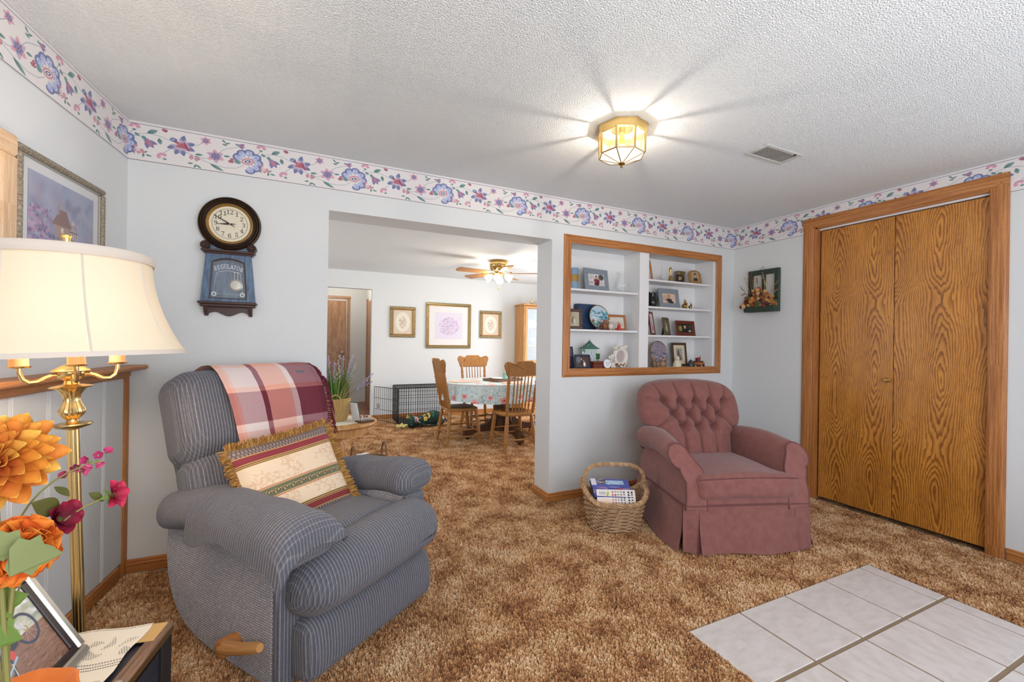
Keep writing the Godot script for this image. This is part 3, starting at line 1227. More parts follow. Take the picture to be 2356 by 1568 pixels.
	b.box(Vector3(0.98, 0.014, 0.020), Vector3(-0.393, 0.05, ZF + 0.009), 0.004)
	b.box(Vector3(2.10, 0.075, 0.014), Vector3(2.784, 0.0375, ZF + 0.007), 0.005)
	b.box(Vector3(2.10, 0.014, 0.020), Vector3(2.784, 0.05, ZF + 0.009), 0.004)
	b.box(Vector3(0.014, 0.075, 0.27), Vector3(1.727, 0.0375, -3.09), 0.005)
	b.box(Vector3(0.020, 0.014, 0.276), Vector3(1.725, 0.05, -3.09), 0.004)
	struct("baseboard_far", b, M.oak)
	b = MB.new()
	b.box(Vector3(0.014, 0.075, 0.66), Vector3(XR - 0.007, 0.0375, -2.63), 0.005)
	b.box(Vector3(0.014, 0.075, 1.80), Vector3(XR - 0.007, 0.0375, -0.18), 0.005)
	b.box(Vector3(0.020, 0.014, 1.80), Vector3(XR - 0.009, 0.05, -0.18), 0.004)
	struct("baseboard_right", b, M.oak)
	# right wall round the closet
	b = MB.new()
	var rs := func(z0, z1, y0, y1): b.box(Vector3(0.14, y1 - y0, z1 - z0), Vector3(XR + 0.07, (y0 + y1) / 2, (z0 + z1) / 2))
	rs.call(ZD, -2.20, -0.05, 2.5)
	rs.call(-2.20, -1.135, 2.27, 2.5)
	rs.call(-1.135, -0.75, -0.05, 2.5)
	rs.call(-0.75, 0.45, -0.05, 0.85)
	rs.call(-0.75, 0.45, 2.05, 2.5)
	rs.call(0.45, 0.9, -0.05, 2.5)
	b.box(Vector3(0.05, 2.5, 1.3), Vector3(XR + 0.75, 1.2, -1.66))
	b.box(Vector3(0.7, 2.5, 0.05), Vector3(XR + 0.45, 1.2, -2.3))
	b.box(Vector3(0.7, 2.5, 0.05), Vector3(XR + 0.45, 1.2, -1.02))
	struct("wall_right", b, wm)
	# wall behind the camera, with the glazed front door and the picture window
	b = MB.new()
	var fs := func(x0, x1, y0, y1): b.box(Vector3(x1 - x0, y1 - y0, 0.14), Vector3((x0 + x1) / 2, (y0 + y1) / 2, ZW + 0.07))
	fs.call(-1.6, -0.55, -0.05, 2.5)
	fs.call(-0.55, 1.45, -0.05, 0.85)
	fs.call(-0.55, 1.45, 2.15, 2.5)
	fs.call(1.45, 1.76, -0.05, 2.5)
	fs.call(1.76, 2.68, 2.05, 2.5)
	fs.call(2.68, 4.1, -0.05, 2.5)
	struct("wall_front", b, wm)
	window_in("window_1", Vector3(0.45, 1.5, ZW + 0.07), 0.0, Vector2(2.0, 1.3), 2)
	window_in("window_4", Vector3(XR + 0.07, 1.45, -0.15), PI / 2, Vector2(1.2, 1.2), 2)
	var fd := Node3D.new()
	fd.name = "door_1"
	add_child(fd)
	fd.set_meta("kind", "structure")
	fd.position = Vector3(2.22, 0, ZW + 0.07)
	b = MB.new()
	b.box(Vector3(0.09, 2.05, 0.045), Vector3(-0.415, 1.025, 0), 0.004).box(Vector3(0.09, 2.05, 0.045), Vector3(0.415, 1.025, 0), 0.004)
	b.box(Vector3(0.74, 0.09, 0.045), Vector3(0, 2.0, 0), 0.004).box(Vector3(0.74, 0.22, 0.045), Vector3(0, 0.11, 0), 0.004)
	part(fd, "door_frame", b, M.white_paint)
	part(fd, "pane", MB.new().box(Vector3(0.74, 1.74, 0.006), Vector3(0, 1.09, 0)), M.pane)
	part(fd, "door_handle", MB.new().tube([Vector3(-0.40, 1.0, -0.02), Vector3(-0.40, 1.0, -0.06), Vector3(-0.30, 1.0, -0.06)], 0.009), M.brass)
	# dining room and hall
	b = MB.new()
	var ds := func(x0, x1, y0, y1): b.box(Vector3(x1 - x0, y1 - y0, 0.12), Vector3((x0 + x1) / 2, (y0 + y1) / 2, ZB - 0.06))
	ds.call(-2.6, -0.15, -0.05, 2.45)
	ds.call(-0.15, 0.878, 2.066, 2.45)
	ds.call(0.878, 4.7, -0.05, 2.45)
	struct("wall_dining", b, wm)
	struct("baseboard_dining", MB.new().box(Vector3(3.6, 0.075, 0.014), Vector3(2.69, 0.0375, ZB + 0.007), 0.005), M.oak)
	b = MB.new()
	b.box(Vector3(0.12, 2.5, 0.9), Vector3(4.56, 1.2, -3.65)).box(Vector3(0.12, 2.5, 1.0), Vector3(4.56, 1.2, -6.62)).box(Vector3(0.12, 0.4, 2.1), Vector3(4.56, 2.27, -5.2)).box(Vector3(0.12, 0.13, 2.1), Vector3(4.56, 0.02, -5.2))
	struct("wall_dining_right", b, wm)
	window_in("window_2", Vector3(4.56, 1.08, -5.2), PI / 2, Vector2(1.9, 2.0), 2)
	b = MB.new()
	b.box(Vector3(0.12, 2.5, 0.95), Vector3(-2.56, 1.2, -3.68)).box(Vector3(0.12, 2.5, 1.0), Vector3(-2.56, 1.2, -6.62)).box(Vector3(0.12, 0.5, 2.0), Vector3(-2.56, 2.3, -5.15)).box(Vector3(0.12, 0.92, 2.0), Vector3(-2.56, 0.42, -5.15))
	struct("wall_dining_left", b, wm)
	window_in("window_3", Vector3(-2.56, 1.46, -5.15), PI / 2, Vector2(1.92, 1.17), 2)
	b = MB.new()
	b.box(Vector3(0.1, 2.5, 2.2), Vector3(1.07, 1.2, -8.26)).box(Vector3(0.1, 2.5, 2.2), Vector3(-0.6, 1.2, -8.26)).box(Vector3(1.8, 2.5, 0.1), Vector3(0.2, 1.2, -9.29))
	struct("wall_hall", b, wm)
	struct("ceiling_hall", MB.new().box(Vector3(1.8, 0.08, 2.3), Vector3(0.2, 2.40, -8.3)), M.ceiling_paint)
	struct("floor_hall", MB.new().box(Vector3(1.8, 0.06, 2.3), Vector3(0.2, -0.03, -8.25)), M.hall_floor)
	# ceilings and floors
	# the ceiling leaves a hole for the air vent's duct
	b = MB.new()
	var cs := func(x0, x1, z0, z1): b.box(Vector3(x1 - x0, 0.1, z1 - z0), Vector3((x0 + x1) / 2, CH + 0.05, (z0 + z1) / 2))
	cs.call(-1.25, 2.393, -3.22, 0.98)
	cs.call(2.683, 4.45, -3.22, 0.98)
	cs.call(2.393, 2.683, -3.22, -1.753)
	cs.call(2.393, 2.683, -1.643, 0.98)
	struct("ceiling", b, M.ceiling_paint)
	struct("ceiling_dining", MB.new().box(Vector3(7.4, 0.12, 4.1), Vector3(1.0, CD + 0.06, -5.15)), M.ceiling_paint)
	struct("floor", MB.new().box(Vector3(5.6, 0.08, 4.2), Vector3(1.6, -0.052, -1.12)), M.carpet_back)
	struct("floor_dining", MB.new().box(Vector3(7.3, 0.08, 3.95), Vector3(1.0, -0.052, -5.18)), M.carpet_back)
	# hall door with casing, and the casing of a side door
	var hd := Node3D.new()
	hd.name = "door_3"
	add_child(hd)
	hd.set_meta("kind", "structure")
	hd.position = Vector3(0.33, 0, -9.235)
	part(hd, "door_leaf", MB.new().box(Vector3(0.66, 2.03, 0.035), Vector3(-0.02, 1.02, 0.0), 0.003), M.hall_veneer)
	part(hd, "casing", MB.new().box(Vector3(0.06, 2.12, 0.02), Vector3(0.36, 1.06, 0.0), 0.004).box(Vector3(0.84, 0.06, 0.02), Vector3(-0.02, 2.10, 0.002), 0.004), M.hall_veneer)
	part(hd, "door_knob", MB.new().at(0.25, 1.0, 0.05, Vector3(PI / 2, 0, 0)).lathe([[0.0, -0.035], [0.012, -0.03], [0.012, -0.005], [0.03, 0.005], [0.032, 0.02], [0.02, 0.032], [0.0, 0.034]], 14), M.chrome)
	struct("trim_3", MB.new().box(Vector3(0.03, 2.06, 0.09), Vector3(1.005, 1.03, -8.85), 0.004).box(Vector3(0.03, 2.06, 0.09), Vector3(1.005, 1.03, -8.0), 0.004).box(Vector3(0.02, 2.0, 0.76), Vector3(1.013, 1.0, -8.42)), M.hall_veneer)


func window_in(called: String, pos: Vector3, turn: float, size: Vector2, n: int) -> void:
	var o := Node3D.new()
	o.name = called
	add_child(o)
	o.set_meta("kind", "structure")
	o.position = pos
	o.rotation.y = turn
	var b := MB.new()
	var w := size.x / 2
	var h := size.y / 2
	b.box(Vector3(0.06, size.y, 0.08), Vector3(-w + 0.03, 0, 0), 0.004).box(Vector3(0.06, size.y, 0.08), Vector3(w - 0.03, 0, 0), 0.004)
	b.box(Vector3(size.x - 0.12, 0.06, 0.08), Vector3(0, h - 0.03, 0), 0.004).box(Vector3(size.x - 0.12, 0.06, 0.08), Vector3(0, -h + 0.03, 0), 0.004)
	for k in range(1, n):
		b.box(Vector3(0.05, size.y - 0.12, 0.06), Vector3(-w + size.x * k / n, 0, 0), 0.004)
	part(o, "window_frame", b, M.white_paint)
	for k in n:
		part(o, "pane", MB.new().box(Vector3(size.x / n - 0.06, size.y - 0.12, 0.005), Vector3(-w + size.x * (k + 0.5) / n, 0, 0)), M.pane)


func build_tiles() -> void:
	var bed := struct("floor_entry", MB.new().box(Vector3(1.45, 0.03, 2.15), Vector3(2.272, -0.0215, -0.325)), M.grout)
	var xs := [1.548, 1.879, 2.220, 2.562, 2.903, 2.992]
	var zs := [-1.395, -1.052, -0.712, -0.372, -0.032, 0.308, 0.648, 0.74]
	for i in xs.size() - 1:
		for j in zs.size() - 1:
			var x0: float = xs[i] + (0.007 if i > 0 else 0.0)
			var x1: float = xs[i + 1] - 0.003
			var z0: float = zs[j] + (0.014 if j > 0 else 0.0)
			var z1: float = zs[j + 1] - 0.003
			var q := MB.new()
			q.uo = Vector2(i * 0.37, j * 0.29)
			q.box(Vector3(x1 - x0, 0.012, z1 - z0), Vector3.ZERO, 0.002)
			part(bed, "tile", q, M.tile, pose((x0 + x1) / 2, -0.009, (z0 + z1) / 2, Vector3(0, 0, 0)))


func build_closet() -> void:
	var o := Node3D.new()
	o.name = "door_2"
	add_child(o)
	o.set_meta("kind", "structure")
	o.set_meta("label", "oak veneer folding closet doors with a small brass knob")
	o.position = Vector3(XR, 0, 0)
	var leaves := [[-2.168, -1.668, 0.0], [-1.664, -1.166, 0.25]]
	for l in leaves:
		var b := MB.new()
		var z0: float = l[0]
		var z1: float = l[1]
		b.box(Vector3(0.03, 2.215, z1 - z0), Vector3.ZERO, 0.002)
		# the veneer runs up the leaf once
		for i in b.u.size():
			var v: Vector3 = b.p[i]
			b.u[i] = Vector2((v.z + (z1 - z0) / 2) / 0.5 * 0.98 + l[2], 0.5 - v.y / 2.3)
		part(o, "door_leaf", b, M.door_veneer, pose(0.045, 1.118 + 0.012, (z0 + z1) / 2))
	part(o, "door_knob", MB.new().at(0.03, 1.033, -1.698, Vector3(0, 0, PI / 2)).lathe([[0.0, 0.036], [0.012, 0.035], [0.017, 0.029], [0.016, 0.023], [0.008, 0.016], [0.008, 0.006], [0.015, 0.003], [0.015, 0.0]], 18), M.old_brass)
	part(o, "track", MB.new().box(Vector3(0.03, 0.014, 1.03), Vector3(0.04, 2.252, -1.667), 0.003), M.white_paint)
	var t := Node3D.new()
	t.name = "trim_2"
	add_child(t)
	t.set_meta("kind", "structure")
	var side := PackedVector2Array([Vector2(0, 0), Vector2(0.085, 0), Vector2(0.085, 0.010), Vector2(0.072, 0.016), Vector2(0.03, 0.019), Vector2(0.012, 0.017), Vector2(0.005, 0.011), Vector2(0, 0.010)])
	# casing boards with a profile, mitred by overlap
	var cs := func(len_: float) -> MB: return MB.new().ext(side, len_, 0.0)
	var up := Basis(Vector3(0, 0, -1), Vector3(-1, 0, 0), Vector3(0, 1, 0))
	part(t, "side_casing", cs.call(2.352), M.oak, Transform3D(Basis(Vector3(0, 0, 1), Vector3(-1, 0, 0), Vector3(0, -1, 0)), Vector3(XR, 1.176, -2.289)))
	part(t, "side_casing", cs.call(2.352), M.oak, Transform3D(up, Vector3(XR, 1.176, -1.085)))
	part(t, "head_casing", cs.call(1.204), M.oak, Transform3D(Basis(Vector3(0, -1, 0), Vector3(-1, 0, 0), Vector3(0, 0, -1)), Vector3(XR - 0.001, 2.353, -1.687)))
	part(t, "jamb", MB.new().box(Vector3(0.12, 2.27, 0.02), Vector3(XR + 0.056, 1.135, -2.192)).box(Vector3(0.12, 2.27, 0.02), Vector3(XR + 0.056, 1.135, -1.145)).box(Vector3(0.12, 0.012, 1.06), Vector3(XR + 0.056, 2.264, -1.667)), M.oak)


func build_shelf() -> void:
	var o := thing("built_in_shelf", "white built-in shelves with an oak frame above the rose armchair", "shelf", Vector3(0, 0, 0))
	var zc := (ZF + ZD) / 2 - 0.005
	part(o, "back_panel", MB.new().box(Vector3(1.70, 1.05, 0.012), Vector3(2.752, 1.575, ZD + 0.006)), M.white_paint)
	part(o, "side_panel", MB.new().box(Vector3(0.014, 1.04, 0.226), Vector3(1.899 + 0.012, 1.575, zc + 0.003)), M.white_paint)
	part(o, "side_panel", MB.new().box(Vector3(0.03, 1.04, 0.226), Vector3(3.575, 1.575, zc + 0.003)), M.white_paint)
	part(o, "divider", MB.new().box(Vector3(0.105, 1.04, 0.226), Vector3(2.697, 1.575, zc + 0.003), 0.003), M.white_paint)
	part(o, "bottom_board", MB.new().box(Vector3(1.67, 0.012, 0.226), Vector3(2.752, 1.051, zc + 0.003)), M.white_paint)
	for e in [[1.918, 2.644, 1.725], [1.918, 2.644, 1.388], [2.750, 3.560, 1.862], [2.750, 3.560, 1.616], [2.750, 3.560, 1.355]]:
		var w: float = e[1] - e[0]
		part(o, "shelf_board", MB.new().box(Vector3(w, 0.018, 0.205), Vector3((e[0] + e[1]) / 2, e[2] - 0.009, zc - 0.006), 0.003), M.white_paint)
	# oak frame
	var side := PackedVector2Array([Vector2(0, 0), Vector2(0.068, 0), Vector2(0.068, 0.008), Vector2(0.060, 0.014), Vector2(0.022, 0.016), Vector2(0.008, 0.013), Vector2(0, 0.006)])
	var x0 := 1.842
	var x1 := 3.663
	var y0 := 0.995
	var y1 := 2.153
	var piece := func(called: String, len_: float, pos: Vector3, a: float):
		# profile x runs inwards, y out of the wall; mitred ends
		var b := MB.new().ext(side, len_, 0.0)
		for i in b.p.size():
			var v: Vector3 = b.p[i]
			v.z -= signf(v.z) * v.x
			b.p[i] = v
		var ba := Basis(Vector3(0, 0, 1), a) * Basis(Vector3(0, 1, 0), Vector3(0, 0, 1), Vector3(1, 0, 0))
		part(o, called, b, M.oak, Transform3D(ba, pos))
	piece.call("frame_rail", x1 - x0, Vector3((x0 + x1) / 2, y0, ZF), 0.0)
	piece.call("frame_rail", x1 - x0, Vector3((x0 + x1) / 2, y1, ZF), PI)
	piece.call("frame_stile", y1 - y0, Vector3(x0, (y0 + y1) / 2, ZF), -PI / 2)
	piece.call("frame_stile", y1 - y0, Vector3(x1, (y0 + y1) / 2, ZF), PI / 2)


func build_pile() -> void:
	# the cut pile of the carpet: tufts over the floor in view
	var b := MB.new()
	var r2 := RandomNumberGenerator.new()
	r2.seed = 77
	for k in 5:
		var a := r2.randf() * TAU
		var e := Vector3(cos(a), 0, sin(a))
		var s := Vector3(-e.z, 0, e.x) * 0.0022
		var base := e * 0.002
		var tip := e * r2.randf_range(0.003, 0.008) + Vector3(0, r2.randf_range(0.011, 0.015), 0)
		var mid := base.lerp(tip, 0.55) + Vector3(0, 0.003, 0)
		b.quad(base - s, base + s, mid + s * 0.9, mid - s * 0.9)
		b.tri(mid - s * 0.9, mid + s * 0.9, tip)
	var me := b.mesh(0.0)
	var low := FastNoiseLite.new()
	low.seed = 5
	low.frequency = 4.2
	low.fractal_octaves = 3
	var hi := FastNoiseLite.new()
	hi.seed = 8
	hi.frequency = 26.0
	hi.fractal_octaves = 2
	var dark := hx("a87048").srgb_to_linear()
	var midk := hx("e0b07c").srgb_to_linear()
	var pale := hx("fadcb2").srgb_to_linear()
	for area in [["carpet_pile", "brown mottled cut-pile carpet of the living room", -1.0, 3.83, ZF - 0.23, -0.55, 0.0085], ["carpet_pile_dining", "golden brown cut-pile carpet of the dining room", 0.05, 3.6, ZB + 0.01, ZD + 0.01, 0.0125]]:
		var step: float = area[6]
		var xf := PackedFloat32Array()
		var n := 0
		var z: float = area[4]
		var cs := 0.9054
		var sn := 0.4246
		while z < area[5]:
			var x: float = area[2]
			while x < area[3]:
				var px := x + r2.randf_range(-0.9, 0.9) * step
				var pz := z + r2.randf_range(-0.9, 0.9) * step
				x += step
				var dep := px * sn - pz * cs
				var lat := px * cs + pz * sn
				if dep < 1.5 or absf(lat) > dep * 1.22 + 0.05:
					continue
				if px > 1.545 and px < 2.995 and pz > -1.40:
					continue
				if pz > ZD and pz < ZF and (px < 0.1 or px > 1.72):
					continue
				if pz > ZF and px < wall_x(pz) + 0.015:
					continue
				if step > 0.01 and px < 0.05 + (-3.2 - pz) * 0.05:
					continue
				var t := clampf(low.get_noise_2d(px, pz) * 0.62 + hi.get_noise_2d(px, pz) * 0.42 + 0.5 + r2.randf_range(-0.16, 0.16), 0, 1)
				var k := dark.lerp(midk, t * 2.0) if t < 0.5 else midk.lerp(pale, t * 2.0 - 1.0)
				var a := r2.randf() * TAU
				var sc := r2.randf_range(0.8, 1.25) * (1.0 if step < 0.01 else 1.35)
				var c := cos(a) * sc
				var s := sin(a) * sc
				xf.append_array(PackedFloat32Array([c, 0, s, px, 0, sc, 0, -0.012, -s, 0, c, pz, k.r, k.g, k.b, 1.0]))
				n += 1
			z += step
		var mm := MultiMesh.new()
		mm.transform_format = MultiMesh.TRANSFORM_3D
		mm.use_colors = true
		mm.mesh = me
		mm.instance_count = n
		mm.buffer = xf
		var o := MultiMeshInstance3D.new()
		o.name = area[0]
		o.multimesh = mm
		o.material_override = M.carpet_pile
		add_child(o)
		o.set_meta("kind", "stuff")
		tag(o, area[1], "carpet")


func build_recliner() -> void:
	var o := thing("recliner", "blue-grey corduroy recliner with a wooden lever beside the floor lamp", "recliner", Vector3(0.010, 0, -2.260), atan2(0.6, 0.8))
	var co: Material = M.corduroy
	var side := PackedVector2Array()
	for e in [[-0.40, 0.52], [-0.43, 0.44], [-0.44, 0.34], [-0.425, 0.24], [-0.39, 0.155], [-0.34, 0.095], [-0.27, 0.05], [-0.18, 0.022], [-0.06, 0.008], [0.10, 0.003], [0.30, 0.003], [0.335, 0.02], [0.345, 0.06], [0.345, 0.52]]:
		side.append(Vector2(e[0], e[1]))
	for s in [-1.0, 1.0]:
		# outline lies in z and y
		var ba := Basis(Vector3(0, 0, 1), Vector3(0, 1, 0), Vector3(-1, 0, 0))
		part(o, "side_panel", MB.new().ext(side, 0.13, 0.022), M.basket_weave, Transform3D(ba, Vector3(s * 0.335, 0, 0)))
		part(o, "front_band", MB.new().rbox(Vector3(0.134, 0.50, 0.05), 0.022, 2), co, pose(s * 0.333, 0.26, 0.345))
	# arms: ribs run across, so the shape lies along its own x
	for s in [-1.0, 1.0]:
		var long := 0.92 if s < 0 else 0.80
		var arm := func(v: Vector3) -> Vector3:
			var t := v.x / long      # -0.5 is the front end
			v.y += -0.055 * smoothstep(0.15, 0.5, t) - 0.02 * smoothstep(0.25, 0.5, -t)
			v.z *= 1.0 + 0.10 * smoothstep(0.1, 0.5, -t) - 0.12 * smoothstep(0.2, 0.5, t)
			if s > 0:
				v.y -= 0.10 * (t + 0.25) - 0.02 * smoothstep(0.15, 0.5, t)
			v.y += 0.010 * cos(v.z * 12.0) + 0.004 * sin(v.x * 17.0 + v.z * 9.0)
			return v
		part(o, "armrest", MB.new().rbox(Vector3(long, 0.155, 0.235), 0.073, 8, arm), co, pose(s * 0.355, 0.566, 0.03 if s < 0 else -0.02, Vector3(0, PI / 2, 0)))
	# loose cover over the near armrest
	for s in [-1.0]:
		var rows := []
		var L := 0.60
		var zf := 0.505 if s < 0 else 0.445
		for i in 25:
			var t := float(i) / 24.0
			var row := PackedVector3Array()
			for j in 21:
				var a := float(j) / 20.0
				# across the arm: inner edge, over the top, then the outer flap
				var z := zf - t * L
				var wdt := 0.132 - 0.01 * t
				var th := lerpf(-0.35, PI + 0.15, a)
				var cx: float = cos(th) * wdt
				var cy: float = sin(th) * 0.098
				if th > PI * 0.86:
					var ex := (th - PI * 0.86) / (PI * 0.14 + 0.15)
					cx = -wdt - 0.012 * ex
					cy = 0.03 - ex * (0.075 + 0.016 * sin(t * 9.0) + 0.03 * smoothstep(0.7, 1.0, t))
				cx = clampf(cx, -wdt - 0.02, wdt)
				var y := 0.565 + cy + 0.004 * sin(t * 14.0 + a * 5.0) - 0.012 * smoothstep(0.2, 0.0, t)
				if t < 0.14:
					# front end droops over the end of the arm
					var e := (0.14 - t) / 0.14
					z = zf - 0.14 * L + 0.084 * sin(e * PI / 2) + 0.006 * sin(a * 9.0)
					y -= 0.10 * e * e * smoothstep(0.0, 0.4, a)
				row.append(Vector3(0.355 * s + cx * (1.0 if s < 0 else -1.0), y, z))
			rows.append(row)
		# local x must run along the arm for the ribs
		var ba := Basis(Vector3(0, 0, -1), Vector3(0, 1, 0), Vector3(1, 0, 0))
		var inv := ba.inverse()
		for r in rows:
			for j in r.size():
				r[j] = inv * r[j]
		var b := MB.new().grid(rows)
		part(o, "arm_cover", b, co, Transform3D(ba, Vector3.ZERO), 80.0)
	# seat and leg rest
	var seat := func(v: Vector3) -> Vector3:
		v.y += 0.03 * cos(v.x * 4.5) * (1.0 if v.y > 0 else 0.0) + 0.006 * sin(v.z * 14.0 + v.x * 6.0)
		return v
	part(o, "seat_cushion", MB.new().rbox(Vector3(0.50, 0.17, 0.70), 0.06, 6, seat), co, pose(0, 0.385, 0.01, Vector3(-0.05, 0, 0)))
	var roll := func(v: Vector3) -> Vector3:
		var e := absf(v.x) / 0.375
		v.z *= 1.0 - 0.10 * e * e
		v.y += 0.012 * sin(v.x * 7.0) - 0.018 * e * e * signf(v.y)
		if v.y < 0:
			v.z -= 0.045 * smoothstep(0.0, -0.13, v.y)
			v.z += 0.006 * sin(v.x * 60.0) * smoothstep(-0.04, -0.13, v.y) * smoothstep(0.5, 1.0, e)
		return v
	part(o, "leg_rest", MB.new().rbox(Vector3(0.76, 0.285, 0.26), 0.125, 14, roll, 6), co, pose(0, 0.365, 0.405, Vector3(0.12, 0, 0)))
	var low := func(v: Vector3) -> Vector3:
		v.z += 0.035 * cos(v.y * 9.0) * (1.0 if v.z > 0 else 0.0)
		v.z += 0.006 * sin(v.x * 70.0) * smoothstep(0.27, 0.34, absf(v.x)) * smoothstep(0.0, 0.1, v.y)
		return v
	part(o, "front_panel", MB.new().rbox(Vector3(0.70, 0.225, 0.10), 0.045, 14, low), co, pose(0, 0.135, 0.385, Vector3(-0.06, 0, 0)))
	# back: shell, lumbar cushion and head pillow, leaning
	var tb := pose(0, 0.42, -0.300, Vector3(-0.355, 0, 0))
	var shell := func(v: Vector3) -> Vector3:
		v.x *= 1.0 + 0.06 * smoothstep(-0.3, 0.3, v.y)
		return v
	part(o, "back_shell", MB.new().rbox(Vector3(0.66, 0.66, 0.10), 0.045, 4, shell), co, tb * pose(0, 0.31, -0.085))
	var lum := func(v: Vector3) -> Vector3:
		v.z += 0.03 * cos(v.x * 3.5) * cos(v.y * 5.0) + 0.005 * sin(v.x * 9.0 + v.y * 16.0)
		v.y -= 0.02 * smoothstep(0.2, 0.35, absf(v.x))
		return v
	part(o, "lumbar_cushion", MB.new().rbox(Vector3(0.76, 0.40, 0.20), 0.085, 8, lum), co, tb * pose(0, 0.145, 0.025))
	var head := func(v: Vector3) -> Vector3:
		var e := absf(v.x) / 0.38
		v.z += 0.02 * cos(v.y * 6.0) * (1.0 if v.z > 0 else 0.3)
		v.y += 0.012 * (1.0 - e * e) * signf(v.y) + 0.004 * sin(v.x * 8.0)
		if v.y < 0 and v.z > 0:
			v.z -= 0.02 * smoothstep(-0.08, -0.2, v.y)
		return v
	part(o, "head_pillow", MB.new().rbox(Vector3(0.77, 0.44, 0.255), 0.095, 8, head, 6), co, tb * pose(0, 0.495, 0.014))
	# lever
	var lv := Node3D.new()
	var hub := part(o, "lever", MB.new().at(-0.425, 0.125, 0.12, Vector3(0, 0, PI / 2)).lathe([[0.0, -0.03], [0.03, -0.03], [0.034, 0.0], [0.034, 0.03], [0.03, 0.04], [0.02, 0.044], [0.0, 0.045]], 20), M.oak)
	lv.free()
	part(hub, "grip", MB.new().tube([Vector3(-0.445, 0.128, 0.12), Vector3(-0.450, 0.144, 0.17), Vector3(-0.452, 0.166, 0.24), Vector3(-0.450, 0.196, 0.32), Vector3(-0.448, 0.202, 0.34)], [0.028, 0.024, 0.020, 0.019, 0.014], 14), M.oak_light)

	# plaid throw over the back
	var bl := thing("throw_blanket", "plaid throw in burgundy, salmon and cream draped over the recliner back", "blanket", o.position, o.rotation.y)
	var prof := []
	# path in the back frame (z, y): up the front, over the top, down behind
	for e in [[0.120, 0.225], [0.138, 0.26], [0.153, 0.32], [0.170, 0.40], [0.178, 0.47], [0.176, 0.54], [0.164, 0.61], [0.135, 0.675], [0.085, 0.725], [0.02, 0.742], [-0.045, 0.735], [-0.095, 0.705], [-0.120, 0.655], [-0.128, 0.58], [-0.130, 0.52]]:
		prof.append(Vector2(e[0], e[1]))
	var path := Curve2D.new()
	for e in prof:
		path.add_point(e)
	var tot := path.get_baked_length()
	var rows := []
	var uvs := []
	var nx := 26
	var ny := 40
	for i in ny + 1:
		var s := float(i) / ny
		var pt := path.sample_baked(s * tot)
		var row := PackedVector3Array()
		var uvr := PackedVector2Array()
		for j in nx + 1:
			var t := float(j) / nx
			var x := lerpf(-0.215, 0.318, t)
			var z := pt.x + 0.012
			var y := pt.y + 0.008
			z += 0.006 * sin(t * 11.0 + s * 4.0) + 0.003 * sin(s * 23.0)
			# drop over the far corner of the pillow
			var over := maxf(0.0, x - 0.27)
			if over > 0:
				var cc := Vector2(0.0, 0.50)
				var dr := (Vector2(z, y) - cc)
				var shrink := 1.0 - 0.06 * pow(over / 0.075, 2.0)
				z = cc.x + dr.x * shrink
				y = cc.y + dr.y * shrink
				x = 0.27 + over
			x -= 0.10 * t * smoothstep(0.52, 0.75, s)
			# left edge slants outward a little towards the hem
			x += -0.03 * (1.0 - t) * smoothstep(0.5, 1.0, s) + 0.035 * (1.0 - t) * smoothstep(0.45, 0.0, s)
			row.append(tb * Vector3(x, y, z))
			uvr.append(Vector2(t, 1.0 - s * 1.0 if s < 0.62 else 0.38 - (s - 0.62)))
		rows.append(row)
		uvs.append(uvr)
	part(bl, "cloth", MB.new().grid(rows, uvs), M.plaid, Transform3D(), 80.0)
	var fr := MB.new()
	for i in range(4, 25):
		for k in 2:
			var a: Vector3 = rows[i][nx].lerp(rows[i + 1][nx], k * 0.5)
			var d := Vector3(0.030 + rr(-0.008, 0.008), -0.014 - rr(0.0, 0.012), rr(-0.004, 0.012))
			fr.tube([a, a + d * 0.6 + Vector3(0, 0.006, 0.004), a + d + Vector3(0, -0.004, 0.004), a + d + Vector3(0.012 + rr(-0.006, 0.008), -0.045 - rr(0, 0.025), rr(-0.006, 0.012))], [0.0035, 0.0042, 0.004, 0.002], 5)
	var fo := part(bl, "fringe", fr, M.fringe_burgundy)
	fo.set_meta("kind", "stuff")

	# striped pillow with a gold fringe, leaning in the seat
	var c := o.transform * Vector3(-0.09, 0.640, 0.015)
	var pl := thing("throw_pillow", "cream, burgundy and green striped pillow with gold fringe in the recliner", "pillow", c, 0.0)
	pl.basis = o.basis * Basis.from_euler(Vector3(-0.50, -0.10, 0.10))
	var W := 0.235
	var H := 0.205
	var pr := []
	var pu := []
	for sd in [1.0, -1.0]:
		var rws := []
		var uv2 := []
		for i in 21:
			var v := float(i) / 10.0 - 1.0
			var rw := PackedVector3Array()
			var ur := PackedVector2Array()
			for j in 21:
				var u := float(j) / 10.0 - 1.0
				var th := 0.062 * pow(maxf(0.0, (1.0 - pow(absf(u), 2.6)) * (1.0 - pow(absf(v), 2.6))), 0.45)
				var x := u * W * (1.0 - 0.05 * (1.0 - v * v))
				var y := v * H * (1.0 - 0.05 * (1.0 - u * u))
				rw.append(Vector3(x, y, sd * th + 0.004 * sin(u * 5.0 + v * 7.0) * (1.0 - u * u) * (1.0 - v * v)))
				ur.append(Vector2(u * 0.5 + 0.5, 0.5 - v * 0.5))
			rws.append(rw)
			uv2.append(ur)
		pr.append(rws)
		pu.append(uv2)
	var pb := MB.new()
	pb.grid(pr[0], pu[0])
	pb.grid(pr[1], pu[1])
	part(pl, "cover", pb, M.pillow_cover, Transform3D(), 60.0)
